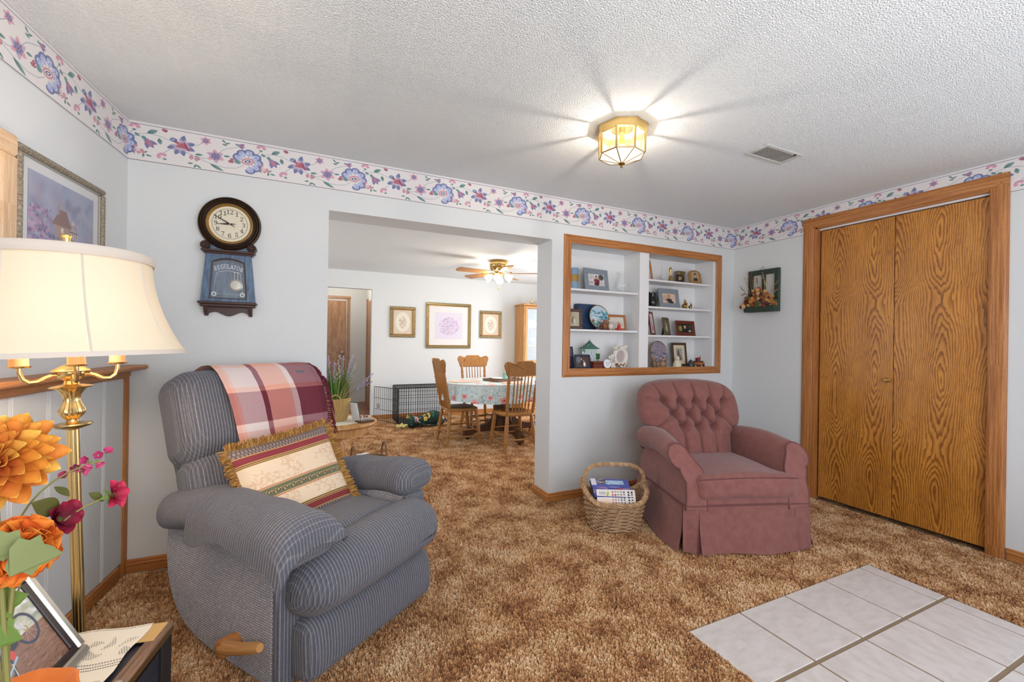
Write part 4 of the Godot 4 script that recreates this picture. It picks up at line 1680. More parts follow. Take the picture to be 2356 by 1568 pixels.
	for kind in 2:
		var f := MB.new()
		for e in 4:
			for k in 120:
				var t := (k + rr(0.0, 0.9)) / 60.0 - 1.0
				var bow := 1.0 - 0.05 * (1.0 - t * t)
				var base := Vector3(t * W, H * bow, 0)
				var n := Vector3(0, 1, 0)
				if e == 1:
					base = Vector3(t * W, -H * bow, 0)
					n = Vector3(0, -1, 0)
				elif e == 2:
					base = Vector3(W * bow, t * H, 0)
					n = Vector3(1, 0, 0)
				elif e == 3:
					base = Vector3(-W * bow, t * H, 0)
					n = Vector3(-1, 0, 0)
				var along := Vector3(n.y, n.x, 0)
				var tip := base + n * rr(0.020, 0.036) + along * rr(-0.014, 0.014) + Vector3(0, 0, rr(-0.018, 0.020))
				f.tube([base - n * 0.004, base.lerp(tip, 0.55) + Vector3(0, 0, rr(-0.004, 0.01)), tip], [0.0026, 0.0034, 0.0024], 5)
		var ff := part(pl, "fringe", f, M.fringe_gold if kind == 0 else M.fringe_tan)
		ff.set_meta("kind", "stuff")


func build_armchair() -> void:
	var o := thing("armchair", "dusty rose velvet armchair with button-tufted back and skirt below the shelves", "armchair", Vector3(2.591, 0, -2.155), deg_to_rad(-19))
	var rv: Material = M.rose_velvet
	part(o, "base", MB.new().rbox(Vector3(0.80, 0.17, 0.70), 0.03, 2), rv, pose(0, 0.21, 0.03))
	# rolled arms swept along z: inner face, scroll, outer face; their fronts rake back towards the scroll
	var rake := func(y: float) -> float: return 0.392 - 0.42 * smoothstep(0.28, 0.70, y) * (y - 0.26)
	for s in [-1.0, 1.0]:
		var rows := []
		var nz := 14
		for i in nz + 1:
			var t := float(i) / nz
			var cy := lerpf(0.560, 0.572, t) + 0.03 * sin(t * PI)
			var cx := lerpf(0.355, 0.402, smoothstep(0.2, 1.0, t))
			var r := lerpf(0.085, 0.070, t)
			var pts := []
			pts.append(Vector2(0.27, 0.26))
			pts.append(Vector2(0.268, 0.42))
			pts.append(Vector2(0.275, 0.50))
			for k in 11:
				var a := lerpf(PI * 0.93, -PI * 0.42, k / 10.0)
				pts.append(Vector2(cx + cos(a) * r, cy + sin(a) * r))
			pts.append(Vector2(cx + 0.018, cy - 0.085))
			pts.append(Vector2(0.395, 0.43))
			pts.append(Vector2(0.402, 0.36))
			pts.append(Vector2(0.405, 0.27))
			var row := PackedVector3Array()
			for q in pts:
				row.append(Vector3(s * q.x, q.y, lerpf(-0.30, rake.call(q.y), t)))
			rows.append(row)
		var b := MB.new().grid(rows)
		# closed ends
		for e in [0, nz]:
			var m := Vector3(s * 0.335, 0.42, -0.30 if e == 0 else rake.call(0.42))
			for j in rows[e].size() - 1:
				b.tri(m, rows[e][j], rows[e][j + 1])
		part(o, "armrest", b, rv, Transform3D(), 60.0)
		# front panel of the arm and its piping
		var front := PackedVector2Array()
		var pip := []
		for q in rows[nz]:
			front.append(Vector2(q.x, q.y))
			pip.append(Vector3(q.x, q.y, q.z + 0.013))
		front.append(Vector2(s * 0.335, 0.27))
		var fp := MB.new().ext(front, 0.022, 0.004)
		for i in fp.p.size():
			var v: Vector3 = fp.p[i]
			fp.p[i] = Vector3(v.x, v.y, v.z + rake.call(v.y) + 0.004)
		part(o, "arm_front", fp, rv)
		part(o, "piping", MB.new().tube(pip, 0.0045, 6), M.rose_piping)
	# seat cushion, wider in front of the arms
	var cush := func(v: Vector3) -> Vector3:
		var wide := smoothstep(0.20, 0.26, v.z)
		v.x *= lerpf(1.0, 1.24, wide)
		v.y += (0.030 if v.y > 0 else 0.0) * cos(v.x * 3.6) * cos(v.z * 3.0) - 0.008 * absf(v.x)
		v.z += 0.012 * cos(v.x * 4.0) * (1.0 if v.z > 0.2 else 0.0)
		v.y += 0.004 * sin(v.x * 13.0 + v.z * 7.0)
		return v
	part(o, "seat_cushion", MB.new().rbox(Vector3(0.545, 0.145, 0.62), 0.045, 12, cush), rv, pose(0, 0.390, 0.10, Vector3(-0.02, 0, 0)))
	var pw := []
	for k in 25:
		var x := lerpf(-0.325, 0.325, k / 24.0)
		pw.append(Vector3(x, 0.445 + 0.018 * cos(x * 3.6), 0.404 + 0.012 * cos(x * 4.0)))
	part(o, "piping", MB.new().tube(pw, 0.004, 6), M.rose_piping)
	# tufted back
	var buttons := []
	for x in [-0.24, -0.12, 0.0, 0.12, 0.24]:
		buttons.append(Vector2(x, 0.835))
	for x in [-0.18, -0.06, 0.06, 0.18]:
		buttons.append(Vector2(x, 0.745))
	for x in [-0.12, 0.0, 0.12]:
		buttons.append(Vector2(x, 0.655))
	var segs := []
	for i in buttons.size():
		for j in range(i + 1, buttons.size()):
			var d: Vector2 = buttons[i] - buttons[j]
			if absf(absf(d.x) - 0.06) < 0.01 and absf(absf(d.y) - 0.09) < 0.01:
				segs.append([buttons[i], buttons[j], 1.0])
	for k in 5:
		segs.append([buttons[k], buttons[k] + Vector2(buttons[k].x * 0.22, 0.15), 0.8])
	for k in 3:
		segs.append([buttons[9 + k], buttons[9 + k] + Vector2(0, -0.22), 0.7])
	segs.append([buttons[0], Vector2(-0.40, 0.86), 0.5])
	segs.append([buttons[4], Vector2(0.40, 0.86), 0.5])
	segs.append([buttons[5], Vector2(-0.33, 0.62), 0.7])
	segs.append([buttons[8], Vector2(0.33, 0.62), 0.7])
	var tuft := func(x: float, y: float) -> float:
		var dep := 0.0
		for b in buttons:
			var d2: float = (Vector2(x, y) - b).length_squared()
			dep += 0.058 * exp(-d2 / 0.0010)
		var cr := 0.0
		for g in segs:
			var q := Geometry2D.get_closest_point_to_segment(Vector2(x, y), g[0], g[1])
			var d: float = (Vector2(x, y) - q).length()
			if d < 0.06:
				cr = maxf(cr, g[2] * (0.6 * exp(-d / 0.016) + 0.4 * exp(-d * d / 0.00005)))
		return dep + cr * 0.036
	var outline := [[0.36, 0.285], [0.45, 0.285], [0.54, 0.29], [0.60, 0.305], [0.635, 0.345], [0.665, 0.382], [0.71, 0.398], [0.76, 0.402], [0.82, 0.398], [0.87, 0.390], [0.91, 0.370], [0.945, 0.335], [0.970, 0.285], [0.985, 0.22], [0.993, 0.14], [0.996, 0.06]]
	var oc := Curve2D.new()
	for e in outline:
		oc.add_point(Vector2(e[1], e[0]))
	var rows := []
	var nr := 84
	var nc := 150
	var ol := oc.get_baked_length()
	for i in nr + 1:
		var pt := oc.sample_baked(ol * pow(float(i) / nr, 0.95))
		var w := pt.x
		var y := pt.y
		var zc := -0.245 - 0.30 * (y - 0.42)
		var thick := 0.115 * clampf(sqrt(maxf(0.0, 1.0 - pow(clampf((y - 0.80) / 0.205, 0, 1), 2.6))), 0.2, 1)
		var row := PackedVector3Array()
		for j in nc + 1:
			# the front is sampled evenly so that the tufts come out crisp
			var front := j <= 116
			var q := -1.0 + 2.0 * j / 116.0 if front else 1.0 - 2.0 * (j - 116.0) / (nc - 116.0)
			var uq := sin(q * PI / 2)
			var x := w * uq
			var z := thick * pow(maxf(0.0, 1.0 - pow(absf(uq), 3.4)), 1.0 / 3.4)
			if front:
				z += 0.045 * (1.0 - pow(absf(x) / 0.41, 2.0)) * clampf((y - 0.38) / 0.1, 0, 1) * (1.0 - pow(absf(uq), 4.0))
				z -= tuft.call(x, y) * smoothstep(1.0, 0.86, absf(uq)) * smoothstep(0.994, 0.95, y)
			else:
				z = -z
			row.append(Vector3(x, y, zc + z))
		rows.append(row)
	var bb := MB.new().grid(rows)
	var top := Vector3(0, 0.994, rows[nr][0].z)
	for j in nc:
		bb.tri(rows[nr][j], rows[nr][j + 1], top)
	var bk := part(o, "backrest", bb, rv, Transform3D(), 50.0)
	for b in buttons:
		var zc: float = -0.245 - 0.30 * (b.y - 0.42) + 0.115 + 0.045 * (1.0 - pow(absf(b.x) / 0.41, 2.0)) - tuft.call(b.x, b.y)
		part(bk, "button", MB.new().ball(Vector3(0.011, 0.011, 0.007), Vector3(b.x, b.y, zc + 0.004), 10), M.rose_piping)
	# skirt: front, side and rear panels that flare, with tabs behind the pleats at the corners
	var panel := func(called: String, w: float, pos: Vector3, turn: float, flare: float, wave: float, ph: float):
		var rws := []
		for i in 9:
			var t := i / 8.0
			var rw := PackedVector3Array()
			for j in 25:
				var u := j / 24.0 - 0.5
				rw.append(Vector3(u * w * (1.0 + 0.03 * t), lerpf(0.292, 0.014, t) - 0.004 * sin(u * 5.0 + ph) * t, flare * t * t + wave * t * sin(u * 9.0 + ph)))
			rws.append(rw)
		var back := []
		for rw in rws:
			var r3 := PackedVector3Array()
			for q in rw:
				r3.append(q - Vector3(0, 0, 0.008))
			back.append(r3)
		var b := MB.new().grid(rws).grid(back)
		for e in [0, 24]:
			for i in 8:
				b.quad(rws[i][e], rws[i + 1][e], back[i + 1][e], back[i][e])
		for j in 24:
			b.quad(rws[8][j], rws[8][j + 1], back[8][j + 1], back[8][j])
		part(o, called, b, rv, Transform3D(Basis(Vector3.UP, turn), pos), 50.0)
	panel.call("skirt", 0.625, Vector3(-0.005, 0, 0.402), 0.0, 0.045, 0.012, 0.4)
	panel.call("skirt_tab", 0.115, Vector3(-0.36, 0, 0.398), -0.12, 0.012, 0.004, 1.0)
	panel.call("skirt_tab", 0.110, Vector3(0.365, 0, 0.398), 0.10, 0.012, 0.004, 2.0)
	panel.call("skirt", 0.68, Vector3(-0.412, 0, 0.025), -PI / 2, 0.050, 0.012, 0.0)
	panel.call("skirt", 0.68, Vector3(0.412, 0, 0.025), PI / 2, 0.045, 0.010, 0.0)
	panel.call("skirt", 0.76, Vector3(0, 0, -0.325), PI, 0.02, 0.006, 0.0)
	part(o, "piping", MB.new().tube([Vector3(-0.414, 0.293, -0.32), Vector3(-0.416, 0.293, 0.38), Vector3(-0.40, 0.293, 0.404), Vector3(0.40, 0.293, 0.404), Vector3(0.416, 0.293, 0.38), Vector3(0.414, 0.293, -0.32)], 0.0045, 6), M.rose_piping)
	part(o, "front_rail", MB.new().rbox(Vector3(0.60, 0.06, 0.03), 0.014, 2), rv, pose(0, 0.318, 0.385))


func bulb_light(parent: Node3D, called: String, pos: Vector3, energy: float, k: Color, size: float) -> void:
	var l := OmniLight3D.new()
	l.name = called
	l.light_energy = energy
	l.light_color = k
	l.light_size = size
	l.omni_range = 12.0
	l.omni_attenuation = 2.0
	l.shadow_enabled = true
	parent.add_child(l, true)
	l.position = pos


func glow(n: String, k: Color, e: float) -> StandardMaterial3D:
	var m := mat(n, k, 0.5)
	m.emission_enabled = true
	m.emission = k
	m.emission_energy_multiplier = e
	return m


func build_floor_lamp() -> void:
	var o := thing("floor_lamp", "brass floor lamp with a wide cream bell shade and fluted column", "lamp", Vector3(-0.563, 0, -1.611))
	var up := Vector3(-0.043, 1, -0.020).normalized()
	var xx := Vector3(1, 0, 0)
	xx = (xx - up * up.x).normalized()
	o.basis = Basis(xx, up, xx.cross(up))
	part(o, "base", MB.new().lathe([[0.0, 0.0], [0.135, 0.0], [0.138, 0.012], [0.12, 0.026], [0.06, 0.036], [0.03, 0.05], [0.02, 0.08], [0.0, 0.08]], 32), M.brass)
	var flute := func(v: Vector3, a: float) -> Vector3:
		var r := 1.0 - 0.09 * absf(sin(a * 7.0))
		return Vector3(v.x * r, v.y, v.z * r)
	part(o, "column", MB.new().lathe([[0.0135, 0.07], [0.0135, 0.3], [0.0135, 0.6], [0.0135, 0.9], [0.0135, 1.03]], 56, flute), M.brass)
	part(o, "collar", MB.new().lathe([[0.0, 1.012], [0.012, 1.013], [0.038, 1.022], [0.042, 1.027], [0.041, 1.031], [0.014, 1.036], [0.012, 1.046], [0.0, 1.047]], 32), M.brass)
	var urn := func(v: Vector3, a: float) -> Vector3:
		var r := 1.0 + 0.07 * cos(a * 14.0) * smoothstep(1.045, 1.06, v.y) * smoothstep(1.135, 1.115, v.y)
		return Vector3(v.x * r, v.y, v.z * r)
	part(o, "urn", MB.new().lathe([[0.0, 1.04], [0.013, 1.042], [0.021, 1.05], [0.0265, 1.060], [0.0265, 1.068], [0.022, 1.080], [0.0175, 1.092], [0.0165, 1.100], [0.018, 1.110], [0.024, 1.121], [0.032, 1.129], [0.036, 1.132], [0.0, 1.133]], 84, urn), M.brass)
	part(o, "collar", MB.new().lathe([[0.0, 1.130], [0.044, 1.132], [0.047, 1.135], [0.040, 1.138], [0.018, 1.142], [0.014, 1.152], [0.0, 1.152]], 32), M.brass)
	part(o, "arm_hub", MB.new().lathe([[0.0, 1.15], [0.012, 1.151], [0.026, 1.16], [0.030, 1.168], [0.030, 1.176], [0.041, 1.179], [0.040, 1.182], [0.022, 1.193], [0.009, 1.198], [0.007, 1.26], [0.0, 1.26]], 28), M.brass)
	for k in 3:
		var a := [2.55, -0.25, 1.10][k] as float
		var d := Vector3(cos(a), 0, sin(a))
		var R := 0.098
		var pts := []
		for e in [[0.02, 1.168], [0.035, 1.170], [0.050, 1.164], [0.066, 1.154], [0.082, 1.153], [0.093, 1.163], [0.0975, 1.180], [0.098, 1.195]]:
			pts.append(d * e[0] + Vector3(0, e[1], 0))
		var ar := part(o, "candle_arm", MB.new().tube(pts, 0.0055, 10), M.brass)
		part(ar, "drip_pan", MB.new().at(d.x * R, 0, d.z * R).lathe([[0.0, 1.192], [0.021, 1.194], [0.024, 1.198], [0.020, 1.199], [0.0, 1.199]], 24), M.brass)
		part(ar, "candle_sleeve", MB.new().at(d.x * R, 0, d.z * R).lathe([[0.0, 1.199], [0.0185, 1.199], [0.0175, 1.27], [0.0, 1.272]], 24), M.peach_glass)
		var bm := glow("lamp_bulb_%d" % k, hx("ffe2b8"), 1.6)
		part(ar, "bulb", MB.new().at(d.x * R, 0, d.z * R).lathe([[0.0, 1.272], [0.01, 1.274], [0.017, 1.30], [0.012, 1.33], [0.0, 1.35]], 14), bm)
		bulb_light(o, "candle_bulb", d * R + Vector3(0, 1.31, 0), 0.105, hx("ffe4c6"), 0.015)
	part(o, "riser", MB.new().lathe([[0.005, 1.25], [0.005, 1.505], [0.0, 1.506]], 10), M.brass)
	# bell shade with scalloped panels
	var prof := []
	for i in 15:
		var t := i / 14.0
		var r := 0.186 + 0.004 * t + 0.070 * pow(t, 2.1)
		prof.append([r, lerpf(1.492, 1.226, t)])
	var shade := MB.new()
	var rows := []
	for e in prof:
		var row := PackedVector3Array()
		for j in 97:
			var a := TAU * (j % 96) / 96
			row.append(Vector3(cos(a) * e[0], e[1], sin(a) * e[0]))
		rows.append(row)
	shade.grid(rows)
	var sh := part(o, "shade", shade, M.lamp_shade)
	for k in 8:
		var a := k * TAU / 8 + 0.28
		var pts := []
		for e in prof:
			pts.append(Vector3(cos(a) * e[0], e[1], sin(a) * e[0]))
		part(sh, "rib", MB.new().tube(pts, 0.0022, 6), M.shade_trim)
	part(sh, "upper_trim", MB.new().lathe([[0.179, 1.488], [0.191, 1.484], [0.195, 1.494], [0.193, 1.506], [0.187, 1.512], [0.179, 1.506], [0.179, 1.488]], 72), M.shade_trim)
	part(sh, "lower_trim", MB.new().lathe([[0.2580, 1.219], [0.2630, 1.219], [0.2600, 1.232], [0.2550, 1.232], [0.2580, 1.219]], 72), M.shade_trim)
	for k in 3:
		var a := k * TAU / 3
		part(sh, "spider", MB.new().tube([Vector3(0, 1.503, 0), Vector3(cos(a) * 0.18, 1.498, sin(a) * 0.18)], 0.002, 5), M.brass)
	part(o, "finial", MB.new().lathe([[0.0, 1.503], [0.014, 1.505], [0.014, 1.512], [0.009, 1.520], [0.0075, 1.532], [0.0085, 1.553], [0.012, 1.558], [0.0125, 1.562], [0.009, 1.566], [0.0, 1.567]], 18), M.brass)


func build_trunk() -> void:
	var yaw := deg_to_rad(-10)
	var c := Vector3(-0.698, 0, -1.141)
	var o := thing("trunk", "old navy trunk with a worn wooden rim in the foreground corner", "trunk", c, yaw)
	part(o, "body", MB.new().box(Vector3(0.600, 0.44, 0.730), Vector3(0, 0.235, 0), 0.004), M.trunk_navy)
	part(o, "lid", MB.new().box(Vector3(0.604, 0.03, 0.734), Vector3(0, 0.478, 0), 0.004), M.trunk_navy)
	for s in [-1.0, 1.0]:
		part(o, "rim_slat", MB.new().box(Vector3(0.034, 0.012, 0.75), Vector3(s * 0.293, 0.494, 0), 0.003), M.trunk_wood)
		part(o, "rim_slat", MB.new().box(Vector3(0.552, 0.012, 0.034), Vector3(0, 0.494, s * 0.358), 0.003), M.trunk_wood)
		part(o, "edge_strip", MB.new().box(Vector3(0.006, 0.02, 0.75), Vector3(s * 0.307, 0.484, 0), 0.002), M.old_brass)
		part(o, "lid_seam", MB.new().box(Vector3(0.004, 0.006, 0.742), Vector3(s * 0.301, 0.458, 0)), M.dark)
	for k in 3:
		part(o, "rivet", MB.new().at(0.293, 0.500, -0.16 + k * 0.24).lathe([[0.0085, 0.0], [0.0085, 0.0018], [0.004, 0.003], [0.0, 0.003]], 16), M.silver)
	part(o, "corner_plate", MB.new().box(Vector3(0.008, 0.47, 0.05), Vector3(0.303, 0.24, -0.345), 0.002).box(Vector3(0.05, 0.47, 0.008), Vector3(0.28, 0.24, -0.368), 0.002), M.dark)
	part(o, "paper_label", MB.new().box(Vector3(0.07, 0.0015, 0.075), Vector3(0.262, 0.5008, -0.335)), M.paper_tan)
	var rows := []
	var uvs := []
	for i in 25:
		var row := PackedVector3Array()
		var ur := PackedVector2Array()
		for j in 21:
			var u := j / 20.0
			var v := i / 24.0
			row.append(Vector3(lerpf(-0.28, 0.262, u) + 0.004 * sin(v * 31.0) * u, 0.5032 + 0.0008 * sin(u * 17.0 + v * 11.0), lerpf(-0.372, 0.35, v) + 0.004 * sin(u * 23.0)))
			ur.append(Vector2(u * 1.9, v * 2.4))
		rows.append(row)
		uvs.append(ur)
	solo("lace_runner", MB.new().grid(rows, uvs), M.lace, "cream lace runner spread over the trunk top", "lace", Transform3D(Basis(Vector3.UP, yaw), c))
	# framed snapshot leaning back on the lace
	var f := thing("photo_frame", "silver and black frame with a motorbike snapshot on the trunk", "photo frame", Vector3(-0.497, 0.5045, -1.262))
	f.basis = Basis.from_euler(Vector3(0, deg_to_rad(84), 0)) * Basis.from_euler(Vector3(deg_to_rad(-29), 0, 0))
	var W := 0.27
	var H := 0.265
	for e in [[0.0, 0.011, W, 0.022], [0.0, H - 0.011, W, 0.022]]:
		part(f, "frame_rail", MB.new().box(Vector3(e[2], e[3], 0.014), Vector3(e[0], e[1], 0), 0.005), M.silver)
	for s in [-1.0, 1.0]:
		part(f, "frame_stile", MB.new().box(Vector3(0.022, H - 0.044, 0.014), Vector3(s * (W / 2 - 0.011), H / 2, 0), 0.005), M.silver)
	var inn := MB.new()
	inn.box(Vector3(W - 0.044, 0.016, 0.008), Vector3(0, 0.030, -0.001), 0.002).box(Vector3(W - 0.044, 0.016, 0.008), Vector3(0, H - 0.030, -0.001), 0.002)
	inn.box(Vector3(0.016, H - 0.076, 0.008), Vector3(-W / 2 + 0.030, H / 2, -0.001), 0.002).box(Vector3(0.016, H - 0.076, 0.008), Vector3(W / 2 - 0.030, H / 2, -0.001), 0.002)
	part(f, "inner_border", inn, M.black_wood)
	var pm := mat("snapshot", Color.WHITE, 0.25, 0.0, motor_tex())
	var pq := MB.new()
	var w2 := W / 2 - 0.038
	pq.quad(Vector3(-w2, H - 0.038, -0.002), Vector3(w2, H - 0.038, -0.002), Vector3(w2, 0.038, -0.002), Vector3(-w2, 0.038, -0.002), Vector2(0, 0), Vector2(1, 0), Vector2(1, 1), Vector2(0, 1))
	part(f, "photograph", pq, pm)
	part(f, "backing", MB.new().box(Vector3(W - 0.02, H - 0.02, 0.004), Vector3(0, H / 2, -0.007)), M.dark)
	part(f, "easel_leg", MB.new().box(Vector3(0.05, 0.235, 0.003), Vector3(0, 0.1175, -0.002)), M.dark, pose(0, 0.245, -0.010, Vector3(deg_to_rad(180 + 54), 0, 0)))


func picture(called: String, label: String, w: float, h: float, fw: float, xf: Transform3D, fm: Material, mat_k: Color, art: Texture2D, margin: float, inner: Material, oval := false, group := "") -> Node3D:
	var o := thing(called, label, "picture", Vector3.ZERO, 0.0, group)
	o.transform = xf
	for s in [-1.0, 1.0]:
		part(o, "frame_rail", MB.new().box(Vector3(w, fw, 0.026), Vector3(0, s * (h - fw) / 2, 0.013), 0.008), fm)
		part(o, "frame_stile", MB.new().box(Vector3(fw, h - fw * 2, 0.026), Vector3(s * (w - fw) / 2, 0, 0.013), 0.008), fm)
	if inner:
		var f2 := fw * 0.3
		var b := MB.new()
		for s in [-1.0, 1.0]:
			b.box(Vector3(w - 2 * fw, f2, 0.014), Vector3(0, s * (h - 2 * fw - f2) / 2, 0.009), 0.002)
			b.box(Vector3(f2, h - 2 * fw - 2 * f2, 0.014), Vector3(s * (w - 2 * fw - f2) / 2, 0, 0.009), 0.002)
		part(o, "inner_lip", b, inner)
	var mm := mat(called + "_mat_board_%d" % taken[called], mat_k, 0.85)
	part(o, "mat_board", MB.new().box(Vector3(w - fw, h - fw, 0.006), Vector3(0, 0, 0.005)), mm)
	var am := mat(called + "_art_%d" % taken[called], Color.WHITE, 0.6, 0.0, art)
	var aw := w / 2 - fw - margin
	var ah := h / 2 - fw - margin
	var q := MB.new()
	if oval:
		for k in 32:
			var a := TAU * k / 32
			var b := TAU * (k + 1) / 32
			q.tri(Vector3(0, 0, 0.0092), Vector3(cos(b) * aw, sin(b) * ah, 0.0092), Vector3(cos(a) * aw, sin(a) * ah, 0.0092), Vector2(0.5, 0.5), Vector2(0.5 + cos(b) * 0.5, 0.5 - sin(b) * 0.5), Vector2(0.5 + cos(a) * 0.5, 0.5 - sin(a) * 0.5))
	else:
		q.quad(Vector3(-aw, ah, 0.0092), Vector3(aw, ah, 0.0092), Vector3(aw, -ah, 0.0092), Vector3(-aw, -ah, 0.0092), Vector2(0, 0), Vector2(1, 0), Vector2(1, 1), Vector2(0, 1))
	part(o, "print", q, am)
	return o


func text(s: String, size: float, depth := 0.0015, serif := true) -> TextMesh:
	var t := TextMesh.new()
	t.text = s
	var f := SystemFont.new()
	f.font_names = PackedStringArray(["Droid Serif" if serif else "Droid Sans"])
	t.font = f
	t.font_size = 64
	t.pixel_size = size / 64.0
	t.depth = depth
	t.curve_step = 2.0
	return t


func build_wall_things() -> void:
	# misty garden print on the left wall
	var n := Vector3(1, 0, 0.097).normalized()
	var wx := Vector3(0.097, 0, -1).normalized()
	var c := Vector3(wall_x(-2.43), 1.722, -2.43)
	var xf := Transform3D(Basis(wx, Vector3.UP, n), c + n * 0.001)
	var fm := mat("ornate_frame", Color.WHITE, 0.5, 0.3, noise_tex(256, 0.09, 81, [[0.0, hx("5c5246")], [0.5, hx("968a78")], [1.0, hx("c8bca6")]], 3))
	triplanar(fm, 4.0)
	picture("garden_print", "framed misty garden print with a small house behind the lamp shade", 0.56, 0.50, 0.026, xf, fm, hx("d6d8d8"), garden_tex(), 0.045, M.silver)
	xf = Transform3D(Basis(wx, Vector3.UP, n), Vector3(wall_x(-2.02), 1.735, -2.02) + n * 0.001)
	picture("pine_picture", "pale pine frame at the left edge beside the garden print", 0.255, 0.50, 0.075, xf, M.pine, hx("e0d8c8"), photo_tex(48, 64, [hx("b0a890"), [0.5, 0.5, 0.4, 0.4, hx("8a9470")]], []), 0.02, null)

	# pendulum wall clock
	var o := thing("wall_clock", "dark round-headed pendulum wall clock with a blue case reading REGULATOR", "clock", Vector3(-0.430, 0, ZF))
	var flat := Vector3(PI / 2, 0, 0)
	var ring := [[0.0, 0.0], [0.155, 0.0], [0.157, 0.012], [0.154, 0.026], [0.148, 0.031], [0.144, 0.026], [0.141, 0.031], [0.136, 0.035], [0.132, 0.030], [0.129, 0.035], [0.125, 0.038], [0.121, 0.032], [0.117, 0.034], [0.112, 0.030], [0.112, 0.02], [0.0, 0.02]]
	part(o, "bezel", MB.new().at(0, 1.932, 0, flat).lathe(ring, 56), M.black_wood)
	for r in [0.1505, 0.1385, 0.1270]:
		part(o, "bezel_line", MB.new().at(0, 1.932, 0.0305 + (0.152 - r) * 0.25, flat).lathe([[r - 0.0012, 0.0], [r, 0.002], [r + 0.0012, 0.0]], 56), M.old_brass)
	part(o, "gold_ring", MB.new().at(0, 1.932, 0, flat).lathe([[0.114, 0.02], [0.117, 0.032], [0.112, 0.035], [0.108, 0.030], [0.101, 0.024], [0.101, 0.02], [0.114, 0.02]], 56), M.clock_gold)
	var dial := part(o, "dial", MB.new().at(0, 1.932, 0, flat).lathe([[0.0, 0.021], [0.102, 0.021], [0.102, 0.0235], [0.0, 0.0235]], 48), M.dial)
	part(dial, "minute_track", MB.new().at(0, 1.932, 0.0236, flat).lathe([[0.0855, 0.0], [0.0872, 0.0], [0.0872, 0.0006], [0.0855, 0.0006], [0.0855, 0.0]], 48), M.ink)
	for k in 12:
		var a := (k + 1) * TAU / 12
		part(dial, "numeral", text(str(k + 1), 0.033, 0.001), M.ink, pose(sin(a) * 0.068, 1.932 + cos(a) * 0.068, 0.0242))
	var hand := func(called: String, a: float, l: float, w: float, z: float):
		var p2 := PackedVector2Array([Vector2(-0.0014, -0.028), Vector2(0.0014, -0.028), Vector2(w, 0.014), Vector2(w * 0.6, l * 0.55), Vector2(0.0008, l), Vector2(-0.0008, l), Vector2(-w * 0.6, l * 0.55), Vector2(-w, 0.014)])
		part(dial, called, MB.new().ext(p2, 0.0014), M.ink, pose(0, 1.932, z, Vector3(0, 0, -a)))
	hand.call("hour_hand", TAU * (8.83 / 12.0), 0.062, 0.0050, 0.0265)
	hand.call("minute_hand", TAU * (50.0 / 60.0), 0.092, 0.0034, 0.0285)
	part(dial, "cap", MB.new().at(0, 1.932, 0.029, flat).lathe([[0.004, 0.0], [0.003, 0.002], [0.0, 0.0025]], 12), M.clock_gold)
	# case: tapered, wider at the foot
	var case := PackedVector2Array([Vector2(-0.108, 1.762), Vector2(0.108, 1.762), Vector2(0.133, 1.480), Vector2(-0.133, 1.480)])
	var win := PackedVector2Array()
	for k in 9:
		var t := k / 8.0
		win.append(Vector2(lerpf(-0.078, 0.078, t), 1.708 + 0.020 * sin(t * PI)))
	win.append(Vector2(0.090, 1.500))
	win.append(Vector2(-0.090, 1.500))
	# frame of the case as four blocks round the glass
	var cf := MB.new()
	cf.at(0, 0, 0.025).ext(PackedVector2Array([case[0], Vector2(-0.078, 1.762), Vector2(-0.078, 1.708), Vector2(-0.090, 1.500), Vector2(-0.092, 1.480), case[3]]), 0.05, 0.002, 1.0)
	cf.ext(PackedVector2Array([case[1], Vector2(0.078, 1.762), Vector2(0.078, 1.708), Vector2(0.090, 1.500), Vector2(0.092, 1.480), case[2]]), 0.05, 0.002, 1.0)
	var top := PackedVector2Array([Vector2(-0.078, 1.762), Vector2(0.078, 1.762), Vector2(0.078, 1.708)])
	for k in range(7, 0, -1):
		top.append(win[k])
	top.append(Vector2(-0.078, 1.708))
	cf.ext(top, 0.05, 0.001)
	cf.ext(PackedVector2Array([Vector2(-0.090, 1.500), Vector2(0.090, 1.500), Vector2(0.092, 1.480), Vector2(-0.092, 1.480)]), 0.05, 0.001)
	part(o, "case", cf, M.clock_blue)
	part(o, "case_back", MB.new().at(0, 0, 0.006).ext(win, 0.012), M.clock_blue)
	var pts := []
	for q in win:
		pts.append(Vector3(q.x, q.y, 0.048))
	part(o, "glass_bead", MB.new().tube(pts, 0.0042, 8, true), M.clock_brown)
	part(o, "glass", MB.new().at(0, 0, 0.043).ext(win, 0.002), M.pane)
	part(o, "cornice", MB.new().box(Vector3(0.262, 0.012, 0.066), Vector3(0, 1.768, 0.034), 0.004).box(Vector3(0.24, 0.012, 0.058), Vector3(0, 1.757, 0.03), 0.004), M.clock_brown)
	part(o, "neck", MB.new().at(0, 0, 0.014).ext(PackedVector2Array([Vector2(-0.11, 1.772), Vector2(0.11, 1.772), Vector2(0.105, 1.81), Vector2(0.07, 1.83), Vector2(-0.07, 1.83), Vector2(-0.105, 1.81)]), 0.024, 0.003), M.clock_blue)
	for s in [-1.0, 1.0]:
		part(o, "rosette", MB.new().at(s * 0.113, 1.797, 0.0, flat).lathe([[0.0, 0.0], [0.024, 0.0], [0.024, 0.05], [0.021, 0.056], [0.018, 0.053], [0.013, 0.058], [0.009, 0.054], [0.004, 0.060], [0.0, 0.060]], 24), M.clock_brown)
	part(o, "plinth", MB.new().box(Vector3(0.285, 0.014, 0.066), Vector3(0, 1.474, 0.033), 0.004).box(Vector3(0.27, 0.018, 0.058), Vector3(0, 1.460, 0.029), 0.006), M.clock_brown)
